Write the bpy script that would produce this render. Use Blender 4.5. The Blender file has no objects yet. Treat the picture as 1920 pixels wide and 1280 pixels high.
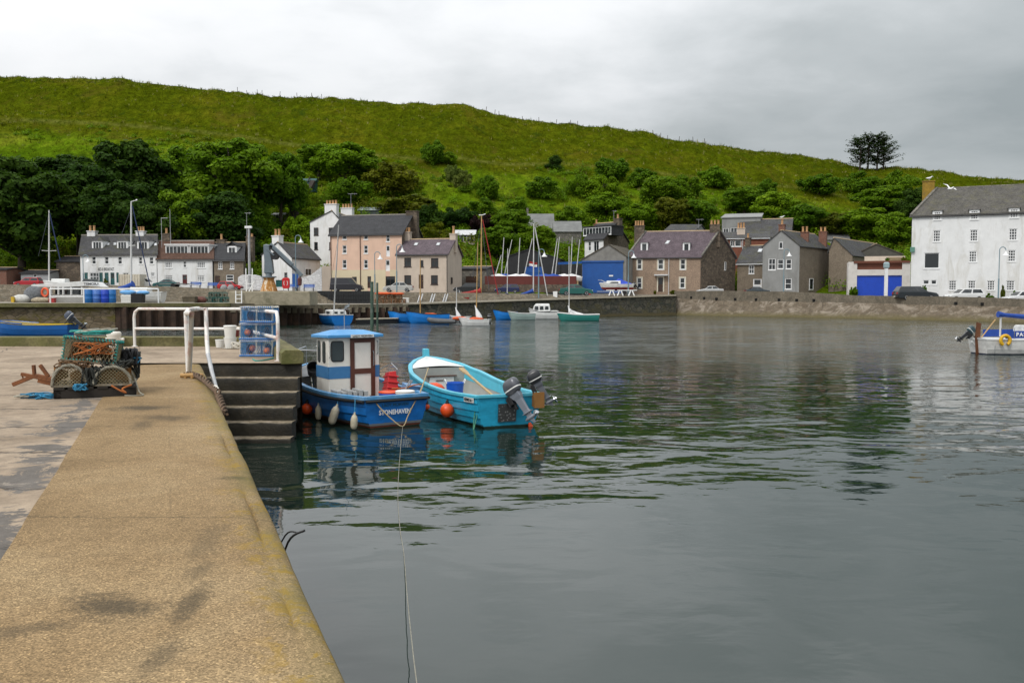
import bpy, math, random
from mathutils import Vector, Matrix, noise
V = Vector
R = math.radians
rnd = random.Random(7)
SC = bpy.context.scene
COL = SC.collection
# ------------------------------------------------------------------ camera
F = 1700.0; PIT = math.atan(91 / F); EYE = 3.1
CAM = V((0, 0, EYE))
def ray(px, py):
    cx = (px - 960) / F; cy = (640 - py) / F
    return V((cx, math.cos(PIT) + cy * math.sin(PIT), -math.sin(PIT) + cy * math.cos(PIT)))
def at(px, py, Y):
    d = ray(px, py); return CAM + d * (Y / d.y)
def atz(px, py, z):
    d = ray(px, py); return CAM + d * ((z - EYE) / d.z)
def gx(px, Y): return at(px, 549, Y).x
cd = bpy.data.cameras.new('camera'); cam = bpy.data.objects.new('camera', cd); COL.objects.link(cam)
cd.sensor_width = 36; cd.lens = 36 * F / 1920; cd.clip_start = 0.1; cd.clip_end = 3000
cam.location = CAM; cam.rotation_euler = (math.pi / 2 - PIT, 0, 0)
SC.camera = cam
# ------------------------------------------------------------------ mesh builder
class MB:
    def __init__(s): s.v = []; s.f = []; s.m = []; s.mi = 0
    def add(s, vs, fs):
        o = len(s.v); s.v += [V(p) for p in vs]
        for f in fs: s.f.append([i + o for i in f]); s.m.append(s.mi)
        return s
    def box(s, x0, x1, y0, y1, z0, z1):
        return s.add([(x0,y0,z0),(x1,y0,z0),(x1,y1,z0),(x0,y1,z0),(x0,y0,z1),(x1,y0,z1),(x1,y1,z1),(x0,y1,z1)],
            [(0,3,2,1),(4,5,6,7),(0,1,5,4),(1,2,6,5),(2,3,7,6),(3,0,4,7)])
    def hexa(s, p):  # 8 corners, bottom ring then top ring
        return s.add(p, [(0,3,2,1),(4,5,6,7),(0,1,5,4),(1,2,6,5),(2,3,7,6),(3,0,4,7)])
    def obox(s, c, ax, ay, az):  # centre and three half-axis vectors
        c = V(c); ax = V(ax); ay = V(ay); az = V(az)
        return s.hexa([c-ax-ay-az, c+ax-ay-az, c+ax+ay-az, c-ax+ay-az, c-ax-ay+az, c+ax-ay+az, c+ax+ay+az, c-ax+ay+az])
    def bar(s, a, b, w, h, up=(0,0,1)):
        a = V(a); b = V(b); d = b - a
        if d.length < 1e-6: return s
        up = V(up); sd = d.cross(up)
        if sd.length < 1e-5: sd = d.cross(V((1,0,0)))
        sd.normalize(); u2 = sd.cross(d).normalized()
        return s.obox((a+b)/2, d/2, sd*w/2, u2*h/2)
    def tube(s, pts, r, n=8, cap=True, closed=False):
        pts = [V(p) for p in pts]; k = len(pts)
        rs = r if isinstance(r, (list, tuple)) else [r]*k
        o = len(s.v); prev = None
        for i, p in enumerate(pts):
            if closed: t = pts[(i+1) % k] - pts[i-1]
            else: t = pts[min(i+1, k-1)] - pts[max(i-1, 0)]
            if t.length < 1e-9: t = V((0,0,1))
            t.normalize()
            if prev is None:
                a = t.cross(V((0,0,1)))
                if a.length < 1e-3: a = t.cross(V((1,0,0)))
            else: a = prev - t * prev.dot(t)
            a.normalize(); prev = a; b = t.cross(a)
            for j in range(n):
                q = 2*math.pi*j/n; s.v.append(p + (a*math.cos(q) + b*math.sin(q))*rs[i])
        for i in range(k if closed else k-1):
            i2 = (i+1) % k
            for j in range(n):
                j2 = (j+1) % n
                s.f.append([o+i*n+j, o+i*n+j2, o+i2*n+j2, o+i2*n+j]); s.m.append(s.mi)
        if cap and not closed:
            s.f.append([o+j for j in range(n)][::-1]); s.m.append(s.mi)
            s.f.append([o+(k-1)*n+j for j in range(n)]); s.m.append(s.mi)
        return s
    def lathe(s, prof, n=16, c=(0,0,0), axis=(0,0,1), x=None):
        c = V(c); az = V(axis).normalized()
        ax = az.cross(V((0,1,0)) if abs(az.y) < .9 else V((1,0,0))).normalized(); ay = az.cross(ax)
        return s.loft([[c + az*z + (ax*math.cos(2*math.pi*j/n) + ay*math.sin(2*math.pi*j/n))*r for j in range(n)] for r, z in prof])
    def loft(s, rings, closed=True, caps=True):
        o = len(s.v); n = len(rings[0])
        for rg in rings: s.v += [V(p) for p in rg]
        for i in range(len(rings)-1):
            for j in range(n if closed else n-1):
                j2 = (j+1) % n
                s.f.append([o+i*n+j, o+i*n+j2, o+(i+1)*n+j2, o+(i+1)*n+j]); s.m.append(s.mi)
        if caps and closed:
            s.f.append([o+j for j in range(n)][::-1]); s.m.append(s.mi)
            s.f.append([o+(len(rings)-1)*n+j for j in range(n)]); s.m.append(s.mi)
        return s
    def ext(s, poly, vec):  # extrude a 3-D polygon along a vector
        p = [V(q) for q in poly]; vec = V(vec); n = len(p)
        return s.add(p + [q + vec for q in p], [list(range(n))[::-1], [n+i for i in range(n)]] + [[i, (i+1) % n, n+(i+1) % n, n+i] for i in range(n)])
    def ball(s, c, r, n=12, sc=(1,1,1), m=8):
        c = V(c); rings = []
        for i in range(1, m):
            a = math.pi*i/m
            rings.append([c + V((math.sin(a)*math.cos(2*math.pi*j/n)*r*sc[0], math.sin(a)*math.sin(2*math.pi*j/n)*r*sc[1], -math.cos(a)*r*sc[2])) for j in range(n)])
        return s.loft(rings)
    def shift(s, off):
        off = V(off); s.v = [p - off for p in s.v]; return s
    def xf(s, mat): s.v = [mat @ p for p in s.v]; return s
    def build(s, name, mat, parent=None, smooth=None, bevel=0, off=None, fix=True):
        if off is not None: s.shift(off)
        me = bpy.data.meshes.new(name); me.from_pydata([tuple(p) for p in s.v], [], s.f)
        mats = mat if isinstance(mat, (list, tuple)) else [mat]
        for m in mats: me.materials.append(m)
        if len(mats) > 1: me.polygons.foreach_set('material_index', s.m)
        if fix and len(s.f) < 20000:
            import bmesh
            bm = bmesh.new(); bm.from_mesh(me); bmesh.ops.recalc_face_normals(bm, faces=bm.faces[:]); bm.to_mesh(me); bm.free()
        if smooth is not None:
            me.shade_smooth()
            if smooth < 180: me.set_sharp_from_angle(angle=R(smooth))
        me.update()
        o = bpy.data.objects.new(name, me); COL.objects.link(o)
        if parent is not None: o.parent = parent
        if bevel:
            b = o.modifiers.new('b', 'BEVEL'); b.width = bevel; b.segments = 2; b.limit_method = 'ANGLE'; b.angle_limit = R(40)
        return o
def tag(o, label, cat, group=None, kind=None):
    o['label'] = label; o['category'] = cat
    if group: o['group'] = group
    if kind: o['kind'] = kind
    return o
def thing(name, label, cat, loc=(0,0,0), rz=0, group=None):
    o = bpy.data.objects.new(name, None); COL.objects.link(o); o.empty_display_size = .2
    o.location = loc; o.rotation_euler = (0, 0, rz)
    return tag(o, label, cat, group)
def struct(o): o['kind'] = 'structure'; return o
def copy_tree(o, parent=None):
    c = o.copy(); COL.objects.link(c)
    if parent is not None: c.parent = parent
    for ch in list(o.children): copy_tree(ch, c)
    return c
def text_mesh(txt, size, mat, name, parent, loc, rot, align='CENTER', depth=.004, shear=0, width=None, bold=0):
    cu = bpy.data.curves.new(name, 'FONT'); cu.body = txt; cu.size = size; cu.extrude = depth; cu.shear = shear
    cu.align_x = align; cu.align_y = 'CENTER'; cu.offset = bold; cu.resolution_u = 3
    t = bpy.data.objects.new(name, cu); COL.objects.link(t)
    me = bpy.data.meshes.new_from_object(t.evaluated_get(bpy.context.evaluated_depsgraph_get()))
    COL.objects.unlink(t); bpy.data.objects.remove(t)
    me.materials.clear(); me.materials.append(mat)
    o = bpy.data.objects.new(name, me); COL.objects.link(o)
    if parent is not None: o.parent = parent
    if width:
        w = max(v.co.x for v in me.vertices) - min(v.co.x for v in me.vertices); k = width / w
        for v in me.vertices: v.co.x *= k
    if isinstance(rot, Matrix):
        o.matrix_local = Matrix.Translation(V(loc)) @ rot.to_4x4()
    else: o.location = loc; o.rotation_euler = rot
    return o
# ------------------------------------------------------------------ materials
def nt(name):
    m = bpy.data.materials.new(name); m.use_nodes = True
    t = m.node_tree; b = t.nodes['Principled BSDF']
    return m, t, b
def N(t, kind, **kw):
    n = t.nodes.new(kind)
    for k, v in kw.items():
        if k[0] == '_': setattr(n, k[1:], v)
        else: n.inputs[k.replace('__', ' ')].default_value = v
    return n
def L(t, a, b): t.links.new(a, b)
def coords(t, kind='Object', scale=(1,1,1)):
    tc = N(t, 'ShaderNodeTexCoord'); mp = N(t, 'ShaderNodeMapping'); mp.inputs['Scale'].default_value = scale
    L(t, tc.outputs[kind], mp.inputs['Vector']); return mp.outputs['Vector']
def noi(t, vec, scale, detail=4, rough=.6, dist=0):
    n = N(t, 'ShaderNodeTexNoise', Scale=scale, Detail=detail, Roughness=rough, Distortion=dist); L(t, vec, n.inputs['Vector']); return n.outputs['Fac']
def ramp(t, fac, stops):
    r = N(t, 'ShaderNodeValToRGB'); L(t, fac, r.inputs['Fac']); e = r.color_ramp.elements
    while len(e) < len(stops): e.new(.5)
    for i, (p, c) in enumerate(stops):
        e[i].position = p; e[i].color = (c, c, c, 1) if isinstance(c, (int, float)) else (*c[:3], 1)
    return r.outputs['Color']
def mix(t, fac, a, b, mode='MIX'):
    n = N(t, 'ShaderNodeMix', _data_type='RGBA', _blend_type=mode)
    for sock, val in ((n.inputs[0], fac), (n.inputs[6], a), (n.inputs[7], b)):
        if hasattr(val, 'is_linked'): L(t, val, sock)
        else: sock.default_value = val if isinstance(val, float) else (*val[:3], 1) if hasattr(val, '__len__') else float(val)
    return n.outputs[2]
def math_(t, op, a, b=0.0):
    n = N(t, 'ShaderNodeMath', _operation=op)
    for sock, val in ((n.inputs[0], a), (n.inputs[1], b)):
        if hasattr(val, 'is_linked'): L(t, val, sock)
        else: sock.default_value = val
    return n.outputs[0]
def bump(t, b, h, dist=.02, strength=1.0):
    n = N(t, 'ShaderNodeBump', Strength=strength, Distance=dist); L(t, h, n.inputs['Height']); L(t, n.outputs['Normal'], b.inputs['Normal'])
def sc_(c, k): return tuple(min(1, x*k) for x in c)
MATS = {}
def mat(name, col, rough=.7, var=.18, scale=2.0, bmp=0, metal=0, spec=.5, stain=None, stain_amt=.5, stain_scale=1.2, fine=0, vz=1.0):
    if name in MATS: return MATS[name]
    m, t, b = nt(name); vec = coords(t)
    n1 = noi(t, vec, scale, 5, .65)
    c = ramp(t, n1, [(.3, sc_(col, 1-var)), (.7, sc_(col, 1+var))])
    if fine:
        n3 = noi(t, vec, fine, 2, .5); c = mix(t, .5, c, ramp(t, n3, [(.35, .55), (.65, 1.3)]), 'MULTIPLY')
    if stain:
        n2 = noi(t, vec if vz == 1 else coords(t, 'Object', (1,1,vz)), stain_scale, 6, .7, .6); f = ramp(t, n2, [(.5, 0.), (.68, stain_amt)]); c = mix(t, f, c, stain)
    L(t, c, b.inputs['Base Color']); b.inputs['Roughness'].default_value = rough; b.inputs['Metallic'].default_value = metal
    b.inputs['Specular IOR Level'].default_value = spec
    if bmp: bump(t, b, noi(t, vec, scale*6, 4, .7), bmp)
    MATS[name] = m; return m
def stone(name, cols, scale=2.2, mortar=(.2,.18,.15), zs=1.7, bmp=.04, lichen=None, wet=None):
    if name in MATS: return MATS[name]
    m, t, b = nt(name); vec = coords(t, 'Object', (1, 1, zs))
    w = N(t, 'ShaderNodeVectorMath', _operation='ADD'); nn = N(t, 'ShaderNodeTexNoise', Scale=1.5); L(t, vec, nn.inputs['Vector'])
    s2 = N(t, 'ShaderNodeVectorMath', _operation='SCALE'); s2.inputs['Scale'].default_value = .25; L(t, nn.outputs['Color'], s2.inputs[0])
    L(t, vec, w.inputs[0]); L(t, s2.outputs[0], w.inputs[1])
    v1 = N(t, 'ShaderNodeTexVoronoi', Scale=scale); L(t, w.outputs[0], v1.inputs['Vector'])
    v2 = N(t, 'ShaderNodeTexVoronoi', Scale=scale, _feature='DISTANCE_TO_EDGE'); L(t, w.outputs[0], v2.inputs['Vector'])
    sep = N(t, 'ShaderNodeSeparateColor'); L(t, v1.outputs['Color'], sep.inputs[0])
    k = len(cols); c = ramp(t, sep.outputs[0], [(i/max(1, k-1), cols[i]) for i in range(k)])
    n1 = noi(t, vec, scale*3, 5, .7); c = mix(t, .55, c, ramp(t, n1, [(.3, .5), (.7, 1.35)]), 'MULTIPLY')
    e = ramp(t, v2.outputs['Distance'], [(.02, 1.), (.07, 0.)]); c = mix(t, e, c, mortar)
    if lichen:
        n2 = noi(t, vec, .5, 6, .7, 1.); c = mix(t, ramp(t, n2, [(.5, 0.), (.62, .8)]), c, lichen)
    if wet:
        z = N(t, 'ShaderNodeTexCoord'); sp = N(t, 'ShaderNodeSeparateXYZ'); L(t, z.outputs['Object'], sp.inputs[0])
        zz = math_(t, 'ADD', sp.outputs[2], math_(t, 'MULTIPLY', noi(t, vec, .8, 4), .6))
        c = mix(t, ramp(t, zz, [(wet[0], 1.), (wet[1], 0.)]), c, wet[2])
    L(t, c, b.inputs['Base Color']); b.inputs['Roughness'].default_value = .9
    h = math_(t, 'ADD', math_(t, 'MINIMUM', v2.outputs['Distance'], .12), math_(t, 'MULTIPLY', n1, .15)); bump(t, b, h, bmp*4)
    MATS[name] = m; return m
def slate(name, col, var=.3, rows=4.0, moss=None):
    if name in MATS: return MATS[name]
    m, t, b = nt(name); tc = N(t, 'ShaderNodeTexCoord'); sp = N(t, 'ShaderNodeSeparateXYZ'); L(t, tc.outputs['Object'], sp.inputs[0])
    cb = N(t, 'ShaderNodeCombineXYZ'); L(t, sp.outputs[0], cb.inputs[0]); L(t, math_(t, 'MULTIPLY', sp.outputs[2], 1.35), cb.inputs[1])
    br = N(t, 'ShaderNodeTexBrick', Scale=rows, Mortar__Size=.02)
    br.inputs['Color1'].default_value = (*sc_(col, 1-var), 1); br.inputs['Color2'].default_value = (*sc_(col, 1+var), 1); br.inputs['Mortar'].default_value = (*sc_(col, .4), 1)
    L(t, cb.outputs[0], br.inputs['Vector']); vec = tc.outputs['Object']
    n1 = noi(t, vec, 1.1, 6, .75); c = mix(t, .8, br.outputs['Color'], ramp(t, n1, [(.3, .6), (.7, 1.35)]), 'MULTIPLY')
    if moss: c = mix(t, ramp(t, noi(t, vec, .7, 6, .75, .5), [(.5, 0.), (.66, .7)]), c, moss)
    L(t, c, b.inputs['Base Color']); b.inputs['Roughness'].default_value = .8; b.inputs['Specular IOR Level'].default_value = .25; bump(t, b, br.outputs['Fac'], -.01)
    MATS[name] = m; return m
def paint(name, col, rough=.35, wear=None):
    return mat(name, col, rough, .1, 1.3, stain=wear or sc_(col, .6), stain_amt=.35, stain_scale=2.5)
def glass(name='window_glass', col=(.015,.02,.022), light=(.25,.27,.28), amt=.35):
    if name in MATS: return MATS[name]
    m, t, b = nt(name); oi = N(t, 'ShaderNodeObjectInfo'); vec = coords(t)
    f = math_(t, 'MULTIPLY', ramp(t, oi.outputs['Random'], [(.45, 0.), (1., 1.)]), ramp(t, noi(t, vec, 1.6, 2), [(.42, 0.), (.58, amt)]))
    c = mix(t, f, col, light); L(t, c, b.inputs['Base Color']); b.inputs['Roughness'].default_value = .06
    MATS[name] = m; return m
def leafmat(name, cols, scale=.35, rough=.6):
    if name in MATS: return MATS[name]
    m, t, b = nt(name); vec = coords(t); oi = N(t, 'ShaderNodeObjectInfo')
    c = ramp(t, noi(t, vec, scale, 3, .6), [(.3, cols[0]), (.52, cols[1]), (.72, cols[2])])
    g = N(t, 'ShaderNodeNewGeometry'); c = mix(t, .75, c, ramp(t, g.outputs['Random Per Island'], [(0., .55), (1., 1.45)]), 'MULTIPLY')
    c = mix(t, .8, c, ramp(t, oi.outputs['Random'], [(0., (.75,.85,.8)), (1., (1.3,1.2,1.0))]), 'MULTIPLY')
    L(t, c, b.inputs['Base Color']); b.inputs['Roughness'].default_value = rough; b.inputs['Specular IOR Level'].default_value = .06
    tl = N(t, 'ShaderNodeBsdfTranslucent'); L(t, mix(t, 1.0, c, (1.25,1.3,.7), 'MULTIPLY'), tl.inputs['Color']); mx = N(t, 'ShaderNodeMixShader'); mx.inputs[0].default_value = .38; L(t, b.outputs[0], mx.inputs[1]); L(t, tl.outputs[0], mx.inputs[2]); L(t, mx.outputs[0], t.nodes['Material Output'].inputs['Surface'])
    MATS[name] = m; return m
# ------------------------------------------------------------------ light and sky
SUN_AZ, SUN_EL = R(215), R(50)      # soft overcast light, brighter to the left
w = bpy.data.worlds.new('World'); SC.world = w; w.use_nodes = True; t = w.node_tree; t.nodes.clear()
sky = N(t, 'ShaderNodeTexSky', _sky_type='NISHITA', _sun_disc=False, _sun_elevation=SUN_EL, _sun_rotation=SUN_AZ, _air_density=1.0, _dust_density=2.0)
skyc = mix(t, 1.0, sky.outputs[0], (.09, .09, .09), 'MULTIPLY')
tc = N(t, 'ShaderNodeTexCoord'); sp = N(t, 'ShaderNodeSeparateXYZ'); L(t, tc.outputs['Generated'], sp.inputs[0])
zz = math_(t, 'ADD', math_(t, 'MAXIMUM', sp.outputs[2], 0.0), .16)
cb = N(t, 'ShaderNodeCombineXYZ'); L(t, math_(t, 'DIVIDE', sp.outputs[0], zz), cb.inputs[0]); L(t, math_(t, 'DIVIDE', sp.outputs[1], zz), cb.inputs[1])
n1 = noi(t, cb.outputs[0], .62, 5, .5, .25)
n2 = noi(t, cb.outputs[0], 2.2, 6, .55, .2)
# overcast deck: thin and bright to the left, thicker and greyer to the right and overhead
side = math_(t, 'MULTIPLY', math_(t, 'SUBTRACT', sp.outputs[0], math_(t, 'MULTIPLY', sp.outputs[2], .25)), -1.0)
f = math_(t, 'ADD', math_(t, 'ADD', math_(t, 'MULTIPLY', math_(t, 'SUBTRACT', n1, .18), .98), math_(t, 'MULTIPLY', math_(t, 'SUBTRACT', n2, .27), .5)), math_(t, 'MULTIPLY', side, .55))
hi = N(t, 'ShaderNodeMapRange', _clamp=True); hi.inputs[1].default_value = .18; hi.inputs[2].default_value = .6; L(t, sp.outputs[2], hi.inputs[0])
f = math_(t, 'ADD', f, math_(t, 'MULTIPLY', hi.outputs[0], .22))
cl = ramp(t, f, [(.02, (.33,.365,.375)), (.28, (.47,.50,.51)), (.44, (.63,.655,.67)), (.60, (.80,.815,.83)), (.86, (.95,.95,.955))])
zen = N(t, 'ShaderNodeMapRange', _clamp=True); L(t, sp.outputs[2], zen.inputs[0])
for i_, q_ in enumerate((.16, .6, 1.0, 1.6)): zen.inputs[i_+1].default_value = q_   # an overcast sky is brightest overhead
zc = N(t, 'ShaderNodeVectorMath', _operation='SCALE'); L(t, cl, zc.inputs[0]); L(t, zen.outputs[0], zc.inputs['Scale'])
c = mix(t, .94, skyc, zc.outputs[0])
bg = N(t, 'ShaderNodeBackground', Strength=1.0); L(t, c, bg.inputs['Color']); out = N(t, 'ShaderNodeOutputWorld'); L(t, bg.outputs[0], out.inputs[0])
sd = bpy.data.lights.new('sun', 'SUN'); sd.energy = 1.5; sd.angle = R(12); sd.color = (1, .96, .9)
so = bpy.data.objects.new('sun', sd); COL.objects.link(so); so.rotation_euler = (R(40), R(0), R(-35))
SC.view_settings.view_transform = 'Standard'; SC.view_settings.look = 'None'; SC.view_settings.exposure = 0.1; SC.view_settings.gamma = 1.0
SC.cycles.use_denoising = True; SC.cycles.max_bounces = 6; SC.cycles.glossy_bounces = 3; SC.cycles.diffuse_bounces = 3; SC.cycles.transmission_bounces = 2
# ------------------------------------------------------------------ water
m, t, b = nt('harbour_water'); vec = coords(t); g = N(t, 'ShaderNodeNewGeometry'); sp = N(t, 'ShaderNodeSeparateXYZ'); L(t, g.outputs['Position'], sp.inputs[0])
def mapr(t, v, a, b_, c=0., d=1.):
    n = N(t, 'ShaderNodeMapRange', _interpolation_type='SMOOTHSTEP'); L(t, v, n.inputs[0])
    for i, q in enumerate((a, b_, c, d)): n.inputs[i+1].default_value = q
    return n.outputs[0]
vs = coords(t, 'Object', (.75, 1.15, 1))
ys = math_(t, 'ADD', sp.outputs[1], math_(t, 'MULTIPLY', math_(t, 'SUBTRACT', noi(t, vec, .06, 3), .5), 22.0))
mid = mapr(t, ys, 8., 22.); far = mapr(t, ys, 30., 60.)
gust = mapr(t, noi(t, coords(t, 'Object', (.5, 1, 1)), .07, 4, .6, .5), .36, .62, .55, 1.)
h1 = math_(t, 'MULTIPLY', noi(t, vs, .55, 2, .5, .6), math_(t, 'ADD', math_(t, 'MULTIPLY', mid, .036), .028))
h2 = math_(t, 'MULTIPLY', noi(t, vs, 1.7, 3, .5, .4), math_(t, 'ADD', math_(t, 'MULTIPLY', math_(t, 'MULTIPLY', far, gust), .09), math_(t, 'ADD', math_(t, 'MULTIPLY', mid, .010), .0045)))
h3 = math_(t, 'MULTIPLY', noi(t, vs, 5.5, 3, .55), math_(t, 'ADD', math_(t, 'MULTIPLY', math_(t, 'MULTIPLY', far, gust), .05), .0007))
# wind chop: slopes of the wavelets themselves, strongest in the open part of the basin
def slopes(scale, det, sc=(1,1,1)):
    n = N(t, 'ShaderNodeTexNoise', Scale=scale, Detail=det, Roughness=.55); L(t, coords(t, 'Object', sc), n.inputs['Vector']); q = N(t, 'ShaderNodeVectorMath', _operation='SUBTRACT'); L(t, n.outputs['Color'], q.inputs[0]); q.inputs[1].default_value = (.5,.5,.5); return q.outputs[0]
sa = N(t, 'ShaderNodeVectorMath', _operation='ADD'); L(t, slopes(.55, 3, (.7,1,1)), sa.inputs[0]); L(t, slopes(2.4, 2, (.7,1,1)), sa.inputs[1])
amp = math_(t, 'ADD', math_(t, 'MULTIPLY', math_(t, 'MULTIPLY', far, gust), .36), math_(t, 'ADD', math_(t, 'MULTIPLY', mid, .04), math_(t, 'MULTIPLY', gust, .024)))
sk = N(t, 'ShaderNodeVectorMath', _operation='SCALE'); L(t, sa.outputs[0], sk.inputs[0]); L(t, amp, sk.inputs['Scale'])
fl = N(t, 'ShaderNodeVectorMath', _operation='MULTIPLY_ADD'); L(t, sk.outputs[0], fl.inputs[0]); fl.inputs[1].default_value = (1,1,0); fl.inputs[2].default_value = (0,0,1)
nn_ = N(t, 'ShaderNodeVectorMath', _operation='NORMALIZE'); L(t, fl.outputs[0], nn_.inputs[0])
bp = N(t, 'ShaderNodeBump', Strength=1., Distance=1.); L(t, math_(t, 'ADD', math_(t, 'ADD', h1, h2), h3), bp.inputs['Height']); L(t, nn_.outputs[0], bp.inputs['Normal']); L(t, bp.outputs['Normal'], b.inputs['Normal'])
b.inputs['Base Color'].default_value = (.007, .019, .014, 1); b.inputs['Roughness'].default_value = .03; b.inputs['IOR'].default_value = 1.5
b.inputs['Specular IOR Level'].default_value = .55
wm = MB(); wm.add([(-260,-60,0),(260,-60,0),(260,170,0),(-260,170,0)], [(0,1,2,3)]); struct(wm.build('water', m, fix=False))
# ------------------------------------------------------------------ near pier
EX = lambda y: -.66 - .379*(y - 3.6)          # x of the pier edge
DK = 1.55
EU = V((-.379, 1, 0)).normalized(); EN = V((-EU.y, EU.x, 0))   # along the edge, inward (left)
def pier_mat():
    m, t, b = nt('pier_aggregate'); vec = coords(t); sp = N(t, 'ShaderNodeSeparateXYZ'); L(t, vec, sp.inputs[0])
    # distance inward from the edge
    d = math_(t, 'MULTIPLY', math_(t, 'ADD', math_(t, 'ADD', sp.outputs[0], .66 - .379*3.6), math_(t, 'MULTIPLY', sp.outputs[1], .379)), -.935)
    big = noi(t, vec, .55, 5, .6, .3); fine = noi(t, vec, 60, 3, .6); med = noi(t, vec, 9, 4, .65)
    c = ramp(t, big, [(.3, (.205,.140,.070)), (.5, (.285,.200,.105)), (.72, (.355,.265,.150))])
    vo = N(t, 'ShaderNodeTexVoronoi', Scale=130.); L(t, vec, vo.inputs['Vector']); sv = N(t, 'ShaderNodeSeparateColor'); L(t, vo.outputs['Color'], sv.inputs[0])
    c = mix(t, .8, c, ramp(t, sv.outputs[0], [(0., (.42,.40,.36)), (.55, (.95,.93,.9)), (.9, (1.25,1.2,1.15)), (1., (2.0,1.95,1.85))]), 'MULTIPLY')
    c = mix(t, .35, c, ramp(t, med, [(.3, .65), (.7, 1.25)]), 'MULTIPLY')
    jn = mapr(t, math_(t, 'ABSOLUTE', math_(t, 'SUBTRACT', math_(t, 'ADD', d, math_(t, 'MULTIPLY', noi(t, vec, 1.1, 4, .7), .06)), .70)), .014, .002); c = mix(t, math_(t, 'MULTIPLY', jn, ramp(t, noi(t, vec, .8, 4), [(.45, 0.), (.65, .35)])), c, (.07,.055,.035))
    fy = math_(t, 'ABSOLUTE', math_(t, 'SUBTRACT', math_(t, 'FRACT', math_(t, 'DIVIDE', math_(t, 'ADD', sp.outputs[1], math_(t, 'MULTIPLY', noi(t, vec, 1.3, 5, .75), .5)), 4.3)), .5)); c = mix(t, math_(t, 'MULTIPLY', mapr(t, fy, .004, .001), .55), c, (.06,.05,.03))
    # oil and weed stains, each with a place of its own
    for (x, y, ax, ay, ang, k) in ((-1.98,4.42,.32,.18,-.5,.75),(-1.60,4.45,.09,.40,.1,.65),(-2.35,4.05,.5,.11,.5,.5),(-1.5,3.75,.08,.3,0,.5),(-2.27,7.58,.30,.10,.05,.75),(-5.0,12.15,.5,.34,.2,.8),(-4.3,11.2,.5,.25,-.5,.55),(-1.9,5.6,.13,.55,.15,.35),(-4.35,10.6,.16,.5,.3,.5),(-1.75,5.0,.1,.2,0,.4)):
        mp = N(t, 'ShaderNodeMapping', _vector_type='TEXTURE'); mp.inputs['Location'].default_value = (x, y, 1.55); mp.inputs['Rotation'].default_value = (0,0,ang); mp.inputs['Scale'].default_value = (ax, ay, 1)
        L(t, vec, mp.inputs['Vector']); ln = N(t, 'ShaderNodeVectorMath', _operation='LENGTH'); L(t, mp.outputs[0], ln.inputs[0])
        q = math_(t, 'ADD', ln.outputs['Value'], math_(t, 'MULTIPLY', math_(t, 'ADD', math_(t, 'MULTIPLY', math_(t, 'SUBTRACT', noi(t, vec, 4., 6, .75), .5), 1.5), math_(t, 'MULTIPLY', math_(t, 'SUBTRACT', noi(t, vec, 34., 4, .85), .5), 2.2)), 1.0))
        c = mix(t, math_(t, 'MULTIPLY', mapr(t, q, 1.15, .2), k), c, (.045,.038,.026))
    # yellow lichen along the outer margin, green weed at the lip
    li = noi(t, vec, 3.2, 8, .75, .5); lm = math_(t, 'MULTIPLY', ramp(t, math_(t, 'ADD', li, math_(t, 'MULTIPLY', noi(t, vec, 22, 4), .22)), [(.63, 0.), (.70, 1.)]), mapr(t, d, .42, .04))
    c = mix(t, math_(t, 'MULTIPLY', lm, .9), c, (.34, .205, .014))
    gl = math_(t, 'MULTIPLY', mapr(t, d, .34, .0), ramp(t, noi(t, vec, 1.6, 5), [(.35, .2), (.65, .75)])); c = mix(t, gl, c, (.15,.13,.045))
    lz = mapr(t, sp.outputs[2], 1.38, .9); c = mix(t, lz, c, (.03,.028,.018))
    L(t, c, b.inputs['Base Color']); b.inputs['Roughness'].default_value = .92; b.inputs['Specular IOR Level'].default_value = .25
    bump(t, b, math_(t, 'ADD', math_(t, 'MULTIPLY', sv.outputs[0], .5), math_(t, 'ADD', math_(t, 'MULTIPLY', fine, .4), math_(t, 'MULTIPLY', med, .4))), .008); return m
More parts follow.
